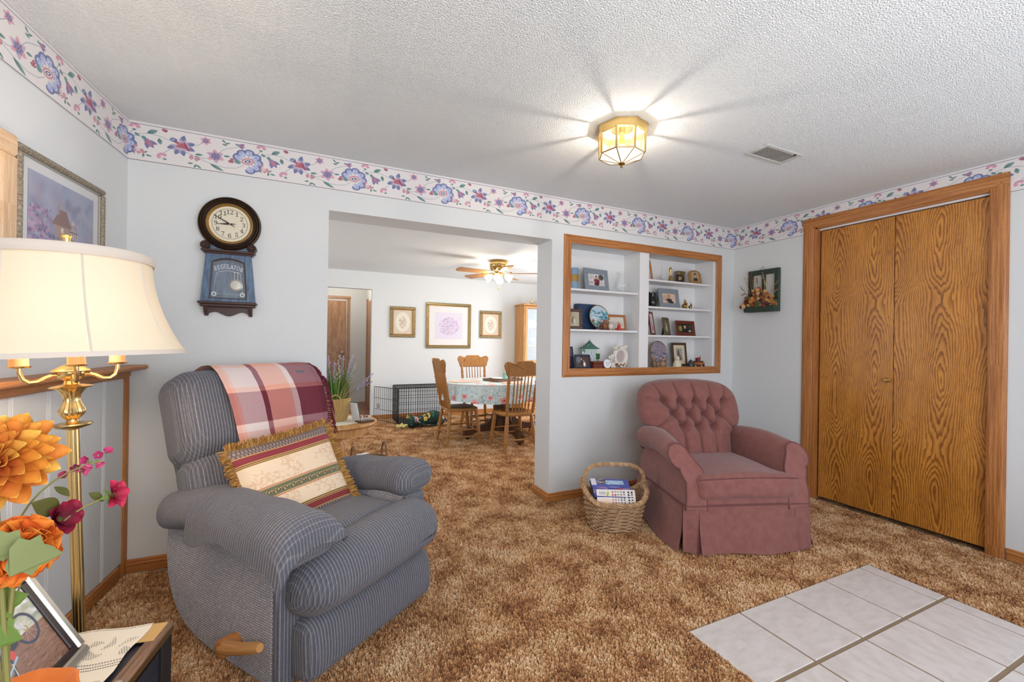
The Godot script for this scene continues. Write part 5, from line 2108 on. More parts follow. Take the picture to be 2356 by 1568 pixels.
	for s in [-1.0, 1.0]:
		part(o, "bracket", MB.new().at(s * 0.108, 0, 0.022, Vector3(0, PI / 2, 0)).ext(PackedVector2Array([Vector2(-0.028, 1.452), Vector2(0.022, 1.452), Vector2(0.022, 1.405), Vector2(0.010, 1.400), Vector2(-0.012, 1.416), Vector2(-0.022, 1.432)]), 0.02, 0.003), M.clock_brown)
	var apron := PackedVector2Array()
	for k in 17:
		var t := k / 16.0
		apron.append(Vector2(lerpf(-0.1, 0.1, t), 1.412 - 0.012 * cos((t - 0.5) * TAU * 1.5)))
	apron.append(Vector2(0.1, 1.452))
	apron.append(Vector2(-0.1, 1.452))
	part(o, "apron", MB.new().at(0, 0, 0.012).ext(apron, 0.016, 0.002), M.clock_brown)
	# the word, letter by letter on a bow, and the printed outline
	var word := "REGULATOR"
	var gl := o.get_node("glass")
	for k in word.length():
		var t := (k + 0.5) / word.length() - 0.5
		part(gl, "letter", text(word[k], 0.033, 0.0006), M.white_print, pose(t * 0.142, 1.683 - 0.075 * t * t, 0.0448, Vector3(0, 0, -t * 0.42)) * Transform3D(Basis.from_scale(Vector3(0.66, 1, 1)), Vector3.ZERO))
	var ol := []
	for k in 9:
		var t := k / 8.0
		ol.append(Vector3(lerpf(-0.058, 0.058, t), 1.645 + 0.014 * sin(t * PI), 0.0446))
	ol.append(Vector3(0.072, 1.525, 0.0446))
	ol.append(Vector3(-0.072, 1.525, 0.0446))
	part(gl, "printed_line", MB.new().tube(ol, 0.0008, 4, true), M.white_print)
	for s in [-1.0, 1.0]:
		for k in 8:
			var a := k * TAU / 8
			part(gl, "printed_rosette", MB.new().ball(Vector3(0.0035, 0.0035, 0.0006), Vector3(s * 0.069 + cos(a) * 0.010, 1.524 + sin(a) * 0.010, 0.0448), 8), M.white_print)
	part(o, "pendulum", MB.new().at(0.035, 1.580, 0.024, flat).lathe([[0.0, 0.0], [0.033, 0.0], [0.034, 0.003], [0.026, 0.006], [0.024, 0.005], [0.0, 0.008]], 32).at(0.035, 1.66, 0.024).box(Vector3(0.003, 0.045, 0.002), Vector3(-0.008, -0.03, 0)).box(Vector3(0.003, 0.045, 0.002), Vector3(0.008, -0.03, 0)).box(Vector3(0.03, 0.003, 0.002), Vector3(0, -0.005, 0)), M.silver)

	# little green window with dried flowers on the right wall
	var g := thing("window_decoration", "small green wooden window with dried autumn flowers beside the closet", "wall decoration", Vector3(XR, 1.7825, -2.637))
	g.rotation.y = -PI / 2      # local z points into the room, local x along +z of the room
	var gm := mat("green_paint", hx("2f4034"), 0.5)
	var gw := 0.30
	var gh := 0.395
	var fb := MB.new()
	for s in [-1.0, 1.0]:
		part(g, "frame_stile", MB.new().box(Vector3(0.042, gh, 0.03), Vector3(s * (gw - 0.042) / 2, 0, 0.016), 0.003), gm)
	part(g, "frame_rail", MB.new().box(Vector3(gw - 0.084, 0.045, 0.03), Vector3(0, gh / 2 - 0.0225, 0.016), 0.003), gm)
	part(g, "frame_rail", MB.new().box(Vector3(gw - 0.084, 0.06, 0.03), Vector3(0, -gh / 2 + 0.03, 0.016), 0.003), gm)
	part(g, "mullion", MB.new().box(Vector3(0.030, gh - 0.105, 0.024), Vector3(0, 0.0075, 0.014), 0.003), gm)
	var lin := mat("linen", hx("c9c6c0"), 0.9)
	for s in [-1.0, 1.0]:
		part(g, "pane", MB.new().box(Vector3(0.094, gh - 0.105, 0.004), Vector3(s * 0.062, 0.0075, 0.006)), lin)
	part(g, "flower_box", MB.new().box(Vector3(gw, 0.055, 0.06), Vector3(0, -gh / 2 + 0.0275, 0.058), 0.003), gm)
	part(g, "hanging_wire", MB.new().tube([Vector3(-0.05, gh / 2 - 0.01, 0.02), Vector3(-0.01, gh / 2 + 0.03, 0.012), Vector3(0.02, gh / 2 - 0.005, 0.02)], 0.0015, 5), M.black_metal)
	var cols := [hx("c98a3c"), hx("d6a860"), hx("b8562c"), hx("8a5a38"), hx("e0c088"), hx("6c2430"), hx("9c7a4c"), hx("5a5a34")]
	for k in 120:
		var x := rr(-0.185, 0.15)
		var tall := 0.16 * (1.0 - absf(x + 0.02) / 0.22)
		var y := rr(-0.150, -0.120 + tall)
		var b := MB.new().tint(cols[rng.randi() % cols.size()])
		var r := rr(0.010, 0.019)
		var ctr := Vector3(x, y, rr(0.05, 0.10))
		for s in 6:
			var a := s * TAU / 6 + k
			b.ball(Vector3(r * 0.62, r * 0.5, r * 0.45), ctr + Vector3(cos(a) * r * 0.75, sin(a) * r * 0.75, rr(-0.004, 0.004)), 6)
		b.ball(Vector3.ONE * r * 0.5, ctr + Vector3(0, 0, r * 0.3), 6)
		part(g, "dried_flower", b, M.colors)
	var sp := [[-0.12, 0.02, -0.19, -0.03], [-0.12, 0.0, -0.20, 0.05], [-0.10, 0.03, -0.155, 0.14], [-0.08, 0.05, -0.115, 0.19], [-0.06, 0.05, -0.09, 0.17], [-0.02, 0.04, -0.03, 0.12], [0.04, 0.04, 0.05, 0.08], [0.10, 0.02, 0.185, 0.09], [0.08, 0.0, 0.02, 0.16], [-0.12, -0.08, -0.19, -0.12], [-0.11, -0.10, -0.16, -0.18], [0.09, -0.10, 0.13, -0.19], [0.02, -0.11, 0.05, -0.20], [-0.05, -0.11, -0.02, -0.19], [0.12, -0.02, 0.17, 0.0]]
	for e in sp:
		var a := Vector3(e[0], e[1] - 0.05, 0.075)
		var d := Vector3(e[2], e[3], 0.07)
		var m := a.lerp(d, 0.5) + Vector3(0.008, 0.012, 0.01)
		var b := MB.new().tint(pick([hx("8c6a3c"), hx("b08c54"), hx("7a5430"), hx("c8a468")]))
		b.tube([a, m, d], [0.002, 0.0016, 0.001], 4)
		for s in 7:
			var q := m.lerp(d, s / 6.0)
			b.ball(Vector3(0.007, 0.004, 0.003), q + Vector3(rr(-0.007, 0.007), rr(-0.007, 0.007), rr(-0.004, 0.004)), 5)
		part(g, "sprig", b, M.colors)


func build_ceiling_things() -> void:
	var o := thing("ceiling_light", "octagonal brass lantern ceiling light with clear glass panels", "ceiling light", Vector3(1.515, 0, -1.865))
	var r0 := 0.140
	var oct := func(r: float, y: float, k: int) -> Vector3: return Vector3(cos((k + 0.15) * TAU / 8) * r, y, sin((k + 0.15) * TAU / 8) * r)
	part(o, "ceiling_plate", MB.new().lathe([[0.0, 2.432], [0.06, 2.432], [0.06, 2.44], [0.0, 2.44]], 24), M.brass)
	var gl: Material = M.glass
	var fro := glow("frosted_lamp_glass", hx("fff3e0"), 0.95)
	for k in 8:
		var a: Vector3 = oct.call(r0, 2.440, k)
		var b: Vector3 = oct.call(r0, 2.440, k + 1)
		var c: Vector3 = oct.call(r0 - 0.006, 2.400, k + 1)
		var d: Vector3 = oct.call(r0 - 0.006, 2.400, k)
		var m := MB.new()
		m.quad(a, b, c, d)
		m.quad(a * Vector3(0.975, 1, 0.975), b * Vector3(0.975, 1, 0.975), c * Vector3(0.97, 1, 0.97), d * Vector3(0.97, 1, 0.97))
		m.quad(d, c, c * Vector3(0.97, 1, 0.97), d * Vector3(0.97, 1, 0.97))
		part(o, "band_facet", m, M.brass, Transform3D(), 0.0)
		# side pane, slightly tapered
		var e: Vector3 = oct.call(0.125, 2.400, k)
		var f: Vector3 = oct.call(0.125, 2.400, k + 1)
		var g: Vector3 = oct.call(0.121, 2.292, k + 1)
		var h: Vector3 = oct.call(0.121, 2.292, k)
		var p := MB.new()
		p.quad(e, f, g, h)
		part(o, "side_pane", p, gl)
		var rim := oct.call(0.0, 2.248, 0) as Vector3
		p = MB.new()
		p.tri(h, g, rim)
		part(o, "bottom_pane", p, fro)
		part(o, "rib", MB.new().tube([e, h], 0.0065, 6), M.brass)
		part(o, "bottom_rib", MB.new().tube([h, rim], 0.0028, 5), M.brass)
		part(o, "ring_bar", MB.new().tube([h, g], 0.0036, 6), M.brass)
		part(o, "upper_bar", MB.new().tube([e, f], 0.004, 6), M.brass)
	part(o, "finial", MB.new().lathe([[0.0, 2.228], [0.006, 2.229], [0.007, 2.234], [0.004, 2.238], [0.009, 2.243], [0.018, 2.249], [0.016, 2.254], [0.0, 2.256]], 20), M.old_brass)
	part(o, "socket", MB.new().lathe([[0.0, 2.35], [0.014, 2.35], [0.016, 2.432], [0.0, 2.432]], 14), M.brass)
	part(o, "bulb", MB.new().ball(Vector3(0.022, 0.028, 0.022), Vector3(0, 2.322, 0), 14), glow("ceiling_lamp_bulb", hx("fff0d4"), 3.0))
	bulb_light(o, "lantern_bulb", Vector3(0, 2.322, 0), 0.24, hx("fff0de"), 0.012)

	# air vent
	var v := thing("ceiling_vent", "white louvred air vent in the ceiling right of the lantern", "vent", Vector3(2.538, CH, -1.698))
	var W := 0.33
	var H := 0.15
	for s in [-1.0, 1.0]:
		part(v, "frame_bar", MB.new().box(Vector3(W, 0.008, 0.024), Vector3(0, -0.004, s * (H / 2 - 0.012)), 0.003), M.vent_metal)
		part(v, "frame_bar", MB.new().box(Vector3(0.024, 0.008, H - 0.048), Vector3(s * (W / 2 - 0.012), -0.004, 0), 0.003), M.vent_metal)
	var du := MB.new()
	for s in [-1.0, 1.0]:
		du.box(Vector3(0.002, 0.30, H - 0.04), Vector3(s * (W / 2 - 0.021), 0.15, 0))
		du.box(Vector3(W - 0.04, 0.30, 0.002), Vector3(0, 0.15, s * (H / 2 - 0.021)))
	du.box(Vector3(W - 0.04, 0.002, H - 0.04), Vector3(0, 0.30, 0))
	part(v, "duct", du, M.silver)
	var sl := MB.new().box(Vector3(0.0100, 0.0015, H - 0.050), Vector3.ZERO).mesh(0.0)
	for k in 14:
		part(v, "slat", sl, M.vent_metal, pose(-0.130 + k * 0.020, -0.005, 0, Vector3(0, 0, 0.12)))
	part(v, "lever", MB.new().box(Vector3(0.006, 0.012, 0.016), Vector3(0.10, -0.010, H / 2 - 0.012), 0.002), M.dark)


func build_basket() -> void:
	var c := Vector3(1.935, 0, -2.415)
	var yaw := deg_to_rad(-25)
	var o := thing("magazine_basket", "wicker basket with an arched handle beside the rose armchair", "basket", c, yaw)
	var ring := func(a: float, t: float) -> Vector3:
		# t: 0 at the foot, 1 at the rim
		var hx_ := lerpf(0.168, 0.212, t)
		var hz := lerpf(0.118, 0.150, t)
		var ca := cos(a)
		var sa := sin(a)
		var h := 0.195 + 0.085 * pow(absf(ca), 3.0)
		return Vector3(hx_ * signf(ca) * pow(absf(ca), 0.62), 0.006 + t * (h - 0.006), hz * signf(sa) * pow(absf(sa), 0.62))
	var N := 32
	var rows := 15
	for k in rows:
		var pts := []
		for j in 128:
			var a := TAU * j / 128
			var p: Vector3 = ring.call(a, (k + 0.5) / rows * 0.96)
			var out := Vector3(p.x, 0, p.z).normalized()
			pts.append(p + out * 0.0055 * sin(a * N / 2.0 + k * PI))
		part(o, "weaver", MB.new().tube(pts, 0.0052, 6, true), M.wicker)
	for k in N:
		var a := TAU * (k + 0.0) / N
		var p0: Vector3 = ring.call(a, 0.0)
		var p1: Vector3 = ring.call(a, 0.5)
		var p2: Vector3 = ring.call(a, 0.97)
		part(o, "stake", MB.new().tube([p0, p1, p2], 0.0035, 5), M.wicker_dark)
	part(o, "floor", MB.new().lathe([[0.0, 0.004], [1.0, 0.004], [1.0, 0.012], [0.0, 0.012]], 32, func(v: Vector3, a: float) -> Vector3:
		var p: Vector3 = ring.call(a, 0.0)
		var r := Vector2(v.x, v.z).length()
		return Vector3(p.x * r, v.y, p.z * r)), M.wicker_dark)
	for s in 5:
		var pts := []
		for j in 160:
			var a := TAU * j / 160
			var p: Vector3 = ring.call(a, 1.0)
			var out := Vector3(p.x, 0, p.z).normalized()
			var w := a * 15.0 + s * TAU / 5
			pts.append(p + out * (0.004 + 0.0125 * cos(w)) + Vector3(0, 0.0125 * sin(w), 0))
		part(o, "rim_strand", MB.new().tube(pts, 0.0066, 6, true), M.wicker)
	# twisted handle
	var hp := []
	for k in 61:
		var t := k / 60.0
		var a := t * PI
		hp.append(Vector3(-0.212 * signf(cos(a)) * pow(absf(cos(a)), 0.55), 0.265 + 0.165 * pow(sin(a), 0.62), 0.0))
	for s in 5:
		var pts := []
		for k in hp.size():
			var tan_: Vector3 = (hp[mini(k + 1, 60)] - hp[maxi(k - 1, 0)]).normalized()
			var nn := Vector3(0, 0, 1)
			var bb := tan_.cross(nn)
			var w := k * 0.62 + s * TAU / 5
			pts.append(hp[k] + (nn * cos(w) + bb * sin(w)) * 0.0088)
		part(o, "handle_strand", MB.new().tube(pts, 0.0062, 6), M.wicker)
	for s in [-1.0, 1.0]:
		var wp := []
		for k in 50:
			var a := k * 0.75
			wp.append(Vector3(s * 0.215 + cos(a) * 0.022, 0.262 + 0.0013 * k, sin(a) * 0.022))
		part(o, "binding", MB.new().tube(wp, 0.004, 5), M.wicker)
	# magazines
	var mag := func(called: String, label: String, tex: Texture2D, size: Vector3, pos: Vector3, e: Vector3):
		var q := thing(called, label, "magazine", o.transform * pos, 0.0)
		q.basis = o.basis * Basis.from_euler(e)
		part(q, "pages", MB.new().box(size - Vector3(0.004, 0.002, 0.004), Vector3.ZERO), M.white_print)
		var mt := mat(called + "_print_%d" % taken[called], Color.WHITE, 0.25, 0.0, tex)
		var b := MB.new()
		var h := size * 0.5
		b.quad(Vector3(-h.x, h.y, -h.z), Vector3(h.x, h.y, -h.z), Vector3(h.x, h.y, h.z), Vector3(-h.x, h.y, h.z), Vector2(0, 0), Vector2(1, 0), Vector2(1, 1), Vector2(0, 1))
		b.quad(Vector3(-h.x, h.y, h.z), Vector3(h.x, h.y, h.z), Vector3(h.x, -h.y, h.z), Vector3(-h.x, -h.y, h.z), Vector2(0, 0.95), Vector2(1, 0.95), Vector2(1, 1), Vector2(0, 1))
		b.quad(Vector3(-h.x, -h.y, -h.z), Vector3(h.x, -h.y, -h.z), Vector3(h.x, -h.y, h.z), Vector3(-h.x, -h.y, h.z), Vector2(0, 0), Vector2(1, 0), Vector2(1, 1), Vector2(0, 1))
		part(q, "cover", b, mt)
	var p := Paint.make(256, 200, hx("5a66b0"))
	for k in 60:
		p.blob(rr(0, 256), rr(90, 200), rr(16, 50), rr(5, 14), rr(-0.2, 0.2), pick([hx("4a50a4"), hx("7c70b8"), hx("b08cc0"), hx("9aa0d4"), hx("3c4690"), hx("c09cc4")]), 0.7, 0, 0.5)
	for k in 50:
		p.blob(rr(40, 110), rr(0, 55), rr(6, 18), rr(4, 10), 0, pick([hx("6a4a44"), hx("8a7a70"), hx("443c40"), hx("a89890")]), 0.8, 0, 0.4)
	p.rect(100, 18, 220, 62, hx("bcd8ec"))
	for k in 18:
		p.blob(rr(104, 216), rr(24, 58), rr(6, 16), rr(2, 4), rr(-0.4, 0.2), pick([hx("4a5a80"), hx("e8f2f8"), hx("88b4d4")]), 0.8, 0, 0.4)
	p.rect(0, 0, 34, 74, hx("ece8ec"))
	p.line([Vector2(30, 20), Vector2(120, 66)], 4.0, hx("d8d0d0"))
	p.blob(180, 110, 34, 12, 0.1, hx("c04a48"), 0.8, 0, 0.5)
	mag.call("magazine", "blue and violet magazine lying on top in the wicker basket", p.tex(), Vector3(0.270, 0.006, 0.175), Vector3(-0.015, 0.262, -0.004), Vector3(0.42, 0.02, -0.03))
	p = Paint.make(256, 128, hx("ece4da"))
	p.blob(60, 90, 80, 40, 0, hx("f0b890"), 0.7, 0, 0.7)
	p.rect(12, 10, 60, 34, hx("f4f4f4"))
	for k in 9:
		p.rect(16 + k * 5, 12, 18 + k * 5, 32, hx("4a4a50"))
	p.blob(72, 26, 9, 18, 0.3, hx("b8c04a"), 0.9)
	for e in [[100, "c86a78"], [118, "b0605c"], [136, "8a8a90"], [156, "6c6c78"], [176, "5a5a66"], [206, "33343c"], [228, "2c2c34"]]:
		for k in 7:
			p.rect(int(e[0]), 10 + k * 16, int(e[0]) + 12, 10 + k * 16 + int(rr(6, 13)), hx(e[1]))
	mag.call("magazine", "white catalogue with dark print standing at the front of the wicker basket", p.tex(), Vector3(0.265, 0.012, 0.14), Vector3(0.0, 0.206, 0.080), Vector3(1.05, 0.0, -0.03))
	p = Paint.make(64, 64, hx("3a3a3e"))
	mag.call("magazine", "dark magazine under the violet one in the wicker basket", p.tex(), Vector3(0.27, 0.012, 0.17), Vector3(-0.02, 0.246, -0.008), Vector3(0.42, 0.0, -0.02))
	mag.call("magazine", "lowest magazine lying flat inside the wicker basket", photo_tex(64, 64, [hx("a89c90"), [0.5, 0.5, 0.3, 0.3, hx("7a5a50")]], []), Vector3(0.26, 0.05, 0.18), Vector3(-0.01, 0.05, -0.005), Vector3(0.0, 0.0, 0.0))


func turned(l: float, r: float, rings: Array) -> Array:
	# a turned spindle profile of length l: swellings and beads given as [share, factor]
	var prof := [[0.0, 0.0], [r * 0.7, 0.0]]
	for e in rings:
		prof.append([r * e[1], l * e[0]])
	prof.append([r * 0.7, l])
	prof.append([0.0, l])
	return prof


func between(b: MB, a: Vector3, e: Vector3, prof: Array, seg := 10) -> MB:
	# a lathe laid between two points
	var y := (e - a).normalized()
	var x := y.cross(Vector3.FORWARD if absf(y.z) < 0.9 else Vector3.RIGHT).normalized()
	b.T = Transform3D(Basis(x, y, x.cross(y)), a)
	b.lathe(prof, seg)
	b.T = Transform3D()
	return b


func build_dining() -> void:
	var oak: Material = M.oak_chair
	var c := thing("dining_chair", "oak pressed-back dining chair in front of the table, back towards the viewer", "chair", Vector3.ZERO, 0.0, "oak chairs round the dining table")
	var seat := PackedVector2Array()
	for k in 40:
		var a := TAU * k / 40
		seat.append(Vector2(0.218 * signf(cos(a)) * pow(absf(cos(a)), 0.5) * (1.0 + 0.06 * sin(a)), 0.205 * signf(sin(a)) * pow(absf(sin(a)), 0.5)))
	part(c, "seat", MB.new().at(0, 0.435, 0, Vector3(PI / 2, 0, 0)).ext(seat, 0.034, 0.009), oak)
	part(c, "seat_panel", MB.new().lathe([[0.0, 0.453], [0.145, 0.453], [0.15, 0.4545], [0.14, 0.456], [0.0, 0.455]], 28), M.oak_dark)
	var legp := [[0.02, 0.75], [0.12, 0.80], [0.26, 0.95], [0.275, 1.25], [0.29, 0.95], [0.31, 1.2], [0.33, 0.9], [0.5, 1.15], [0.66, 1.2], [0.78, 1.0], [0.80, 1.3], [0.82, 1.0], [0.95, 1.05]]
	var feet := [Vector3(-0.205, 0, 0.215), Vector3(0.205, 0, 0.215), Vector3(-0.20, 0, -0.215), Vector3(0.20, 0, -0.215)]
	var tops := [Vector3(-0.165, 0.425, 0.165), Vector3(0.165, 0.425, 0.165), Vector3(-0.155, 0.425, -0.165), Vector3(0.155, 0.425, -0.165)]
	for k in 4:
		part(c, "leg", between(MB.new(), feet[k], tops[k], turned((tops[k] - feet[k]).length(), 0.0195, legp), 12), oak)
	var strp := [[0.05, 0.8], [0.3, 1.0], [0.5, 1.25], [0.7, 1.0], [0.95, 0.8]]
	var lp := func(k: int, t: float) -> Vector3: return feet[k].lerp(tops[k], t)
	for e in [[0, 1, 0.55], [0, 1, 0.38], [0, 2, 0.45], [0, 2, 0.25], [1, 3, 0.45], [1, 3, 0.25], [2, 3, 0.35]]:
		var a: Vector3 = lp.call(e[0], e[2])
		var b: Vector3 = lp.call(e[1], e[2])
		part(c, "stretcher", between(MB.new(), a, b, turned((b - a).length(), 0.010, strp), 8), oak)
	var postp := [[0.03, 0.9], [0.10, 1.2], [0.13, 0.9], [0.16, 1.25], [0.19, 0.9], [0.40, 1.15], [0.55, 1.1], [0.60, 0.9], [0.63, 1.25], [0.66, 0.95], [0.96, 1.0]]
	for s in [-1.0, 1.0]:
		var a := Vector3(s * 0.165, 0.445, -0.175)
		var b := Vector3(s * 0.185, 1.03, -0.285)
		part(c, "back_post", between(MB.new(), a, b, turned((b - a).length(), 0.018, postp), 12), oak)
	var spp := [[0.02, 0.7], [0.10, 0.8], [0.24, 1.3], [0.28, 0.7], [0.31, 1.25], [0.34, 0.7], [0.5, 0.9], [0.7, 0.85], [0.97, 0.65]]
	for k in 6:
		var x := -0.11 + k * 0.044
		var a := Vector3(x * 0.9, 0.448, -0.178)
		var b := Vector3(x, 0.90, -0.262)
		part(c, "spindle", between(MB.new(), a, b, turned((b - a).length(), 0.0095, spp), 8), oak)
	var crest := PackedVector2Array()
	for e in [[-0.205, -0.085], [-0.18, -0.088], [0.18, -0.088], [0.205, -0.085], [0.218, -0.06], [0.222, -0.03], [0.238, 0.0], [0.245, 0.03], [0.235, 0.062], [0.21, 0.078], [0.175, 0.072], [0.145, 0.058], [0.115, 0.062], [0.10, 0.080], [0.095, 0.088], [-0.095, 0.088], [-0.10, 0.080], [-0.115, 0.062], [-0.145, 0.058], [-0.175, 0.072], [-0.21, 0.078], [-0.235, 0.062], [-0.245, 0.03], [-0.238, 0.0], [-0.222, -0.03], [-0.218, -0.06]]:
		crest.append(Vector2(e[0], e[1]))
	var cb := MB.new().ext(crest, 0.022, 0.004)
	for i in cb.p.size():
		var v: Vector3 = cb.p[i]
		v.z -= 0.03 * (1.0 - pow(v.x / 0.245, 2.0))
		cb.p[i] = v
	var cr := part(c, "crest_rail", cb, oak, pose(0, 0.975, -0.262, Vector3(-0.18, 0, 0)))
	# pressed ornament on the front of the crest
	var orn := MB.new()
	for s in [-1.0, 1.0]:
		for k in 4:
			var pts := []
			for q in 9:
				var a := q * 0.55 + k * 1.5
				var r := 0.008 + q * 0.0035
				pts.append(Vector3(s * (0.15 - cos(a) * r), 0.005 + sin(a) * r, -0.006 + 0.0))
			orn.tube(pts, 0.0022, 5)
	orn.tube([Vector3(-0.09, -0.02, -0.014), Vector3(-0.03, 0.02, -0.017), Vector3(0, 0.028, -0.018), Vector3(0.03, 0.02, -0.017), Vector3(0.09, -0.02, -0.014)], 0.003, 6)
	part(cr, "pressed_ornament", orn, oak)
	c.position = Vector3(2.20, 0, -4.625)
	c.rotation.y = PI
	copy(c, "oak pressed-back dining chair at the left end of the table, seen side on", Vector3(1.70, 0, -5.17), PI / 2 + 0.03, "dining_chair")
	copy(c, "oak pressed-back dining chair behind the table, facing the viewer", Vector3(2.22, 0, -5.83), 0.0, "dining_chair")
	copy(c, "oak dining chair at the far right of the table, mostly hidden by the wall end", Vector3(3.05, 0, -5.22), -PI / 2, "dining_chair")
	# table
	var tc := Vector3(2.35, 0, -5.25)
	var t := thing("dining_table", "oval pedestal dining table with dark feet under the flowered cloth", "table", tc)
	var top := PackedVector2Array()
	for k in 48:
		var a := TAU * k / 48
		top.append(Vector2(cos(a) * 0.82, sin(a) * 0.55))
	part(t, "tabletop", MB.new().at(0, 0.733, 0, Vector3(PI / 2, 0, 0)).ext(top, 0.03, 0.006), M.oak_dark)
	part(t, "pedestal", MB.new().lathe([[0.0, 0.10], [0.15, 0.10], [0.15, 0.14], [0.115, 0.16], [0.115, 0.62], [0.16, 0.68], [0.16, 0.72], [0.0, 0.72]], 8), M.oak_dark, pose(0, 0, 0, Vector3(0, PI / 8, 0)), 20.0)
	for k in 4:
		var foot := PackedVector2Array([Vector2(0.10, 0.10), Vector2(0.10, 0.36), Vector2(0.14, 0.34), Vector2(0.17, 0.26), Vector2(0.24, 0.20), Vector2(0.34, 0.175), Vector2(0.52, 0.165), Vector2(0.56, 0.14), Vector2(0.56, 0.05), Vector2(0.54, 0.03), Vector2(0.46, 0.03), Vector2(0.44, 0.08), Vector2(0.36, 0.10)])
		var fo := part(t, "foot", MB.new().ext(foot, 0.075, 0.006), M.oak_dark, pose(0, 0, 0, Vector3(0, k * PI / 2, 0)))
		part(fo, "caster", MB.new().at(0.50, 0.018, 0, Vector3(PI / 2, 0, 0)).lathe([[0.0, -0.012], [0.018, -0.012], [0.018, 0.012], [0.0, 0.012]], 12), M.black_metal)
	# cloth
	var rows := []
	var uvs := []
	var nr := 18
	for i in nr + 1:
		var row := PackedVector3Array()
		var ur := PackedVector2Array()
		for j in 97:
			var a := TAU * (j % 96) / 96
			var e := Vector3(cos(a) * 0.84, 0, sin(a) * 0.57)
			if i <= 8:
				var f := i / 8.0
				row.append(Vector3(e.x * f, 0.752 - (0.003 if i == 8 else 0.0), e.z * f))
				ur.append(Vector2(e.x * f, e.z * f))
			else:
				var d := (i - 8.0) / (nr - 8.0)
				var wv := 0.022 * d * sin(a * 17.0 + sin(a * 3.0) * 2.0) + 0.012 * sin(d * 2.0)
				var o := Vector3(e.x, 0, e.z).normalized() * wv
				row.append(Vector3(e.x, 0.748 - d * (0.215 + 0.012 * sin(a * 4.0)), e.z) + o)
				ur.append(Vector2(TAU * j / 96.0 * 0.72, 0.55 + d * 0.225))
		rows.append(row)
		uvs.append(ur)
	solo("tablecloth", MB.new().grid(rows, uvs), M.tablecloth, "pale blue tablecloth printed with pink flowers on the dining table", "tablecloth", pose(tc.x, 0, tc.z), "", 60.0)
	var pmat := mat("peach_cloth", hx("efc4b4"), 0.9)
	var ov := func(rx: float, rz: float) -> PackedVector2Array:
		var p := PackedVector2Array()
		for k in 28:
			var a := TAU * k / 28
			p.append(Vector2(cos(a) * rx, sin(a) * rz))
		return p
	solo("placemat", MB.new().at(0, 0, 0, Vector3(PI / 2, 0, 0)).ext(ov.call(0.21, 0.15), 0.004, 0.001), pmat, "oval peach placemat at the left end of the dining table", "placemat", pose(tc.x - 0.55, 0.756, tc.z, Vector3(0, 0.1, 0)), "placemats on the dining table")
	solo("placemat", MB.new().at(0, 0, 0, Vector3(PI / 2, 0, 0)).ext(ov.call(0.21, 0.15), 0.004, 0.001), pmat, "oval peach placemat at the near side of the dining table", "placemat", pose(tc.x + 0.02, 0.756, tc.z + 0.36), "placemats on the dining table")
	var tr := thing("serving_tray", "brown wooden tray in the middle of the dining table", "tray", Vector3(tc.x - 0.02, 0.7535, tc.z + 0.02), 0.35)
	part(tr, "board", MB.new().box(Vector3(0.46, 0.012, 0.30), Vector3(0, 0.006, 0), 0.003), M.trunk_wood)
	for s in [-1.0, 1.0]:
		part(tr, "lip", MB.new().box(Vector3(0.46, 0.022, 0.014), Vector3(0, 0.021, s * 0.143), 0.003), M.trunk_wood)
		part(tr, "lip", MB.new().box(Vector3(0.014, 0.022, 0.272), Vector3(s * 0.223, 0.021, 0), 0.003), M.trunk_wood)
	solo("serving_dish", MB.new().lathe([[0.0, 0.0], [0.06, 0.0], [0.11, 0.016], [0.115, 0.020], [0.108, 0.020], [0.06, 0.006], [0.0, 0.006]], 28), M.white_print, "shallow white dish on the dining table tray", "dish", pose(tc.x - 0.06, 0.767, tc.z))
	var teal := mat("teal_card", hx("8cc4bc"), 0.6)
	var tbx := thing("teal_box", "small teal box standing behind the dish on the dining table", "box", Vector3(tc.x + 0.06, 0.767, tc.z - 0.03), 0.4)
	part(tbx, "box_body", MB.new().box(Vector3(0.13, 0.075, 0.05), Vector3(0, 0.0375, 0), 0.003), teal)
	part(tbx, "box_lid", MB.new().box(Vector3(0.134, 0.02, 0.054), Vector3(0, 0.08, 0), 0.003), teal)
	# ceiling fan with tulip lights
	var f := thing("ceiling_fan", "brass ceiling fan with oak blades and lit tulip glasses over the dining table", "ceiling fan", Vector3(2.252, 0, -5.25))
	part(f, "motor_housing", MB.new().lathe([[0.0, 2.34], [0.115, 2.34], [0.118, 2.325], [0.108, 2.315], [0.122, 2.31], [0.125, 2.285], [0.118, 2.275], [0.124, 2.27], [0.118, 2.235], [0.085, 2.205], [0.05, 2.20], [0.045, 2.18], [0.0, 2.18]], 36), M.brass)
	for k in 14:
		var a := TAU * k / 14
		part(f, "housing_slot", MB.new().box(Vector3(0.022, 0.028, 0.006), Vector3(0, 2.222, 0.103), 0.002), M.dark, pose(0, 0, 0, Vector3(0, a, 0)))
	var blade := PackedVector2Array([Vector2(0.15, -0.035), Vector2(0.22, -0.055), Vector2(0.56, -0.068), Vector2(0.60, -0.055), Vector2(0.615, 0.0), Vector2(0.60, 0.055), Vector2(0.56, 0.068), Vector2(0.22, 0.055), Vector2(0.15, 0.035)])
	for k in 5:
		var a := deg_to_rad(43 + k * 72)
		var bo := part(f, "blade", MB.new().at(0, 0, 0, Vector3(PI / 2 + 0.2, 0, 0)).ext(blade, 0.008, 0.002), oak, pose(0, 2.175, 0, Vector3(0, a, 0)))
		part(bo, "blade_iron", MB.new().box(Vector3(0.12, 0.006, 0.03), Vector3(0.12, 0.012, 0), 0.002), M.brass)
	part(f, "light_kit", MB.new().lathe([[0.0, 2.19], [0.05, 2.19], [0.06, 2.17], [0.045, 2.14], [0.02, 2.12], [0.008, 2.10], [0.0, 2.10]], 24), M.brass)
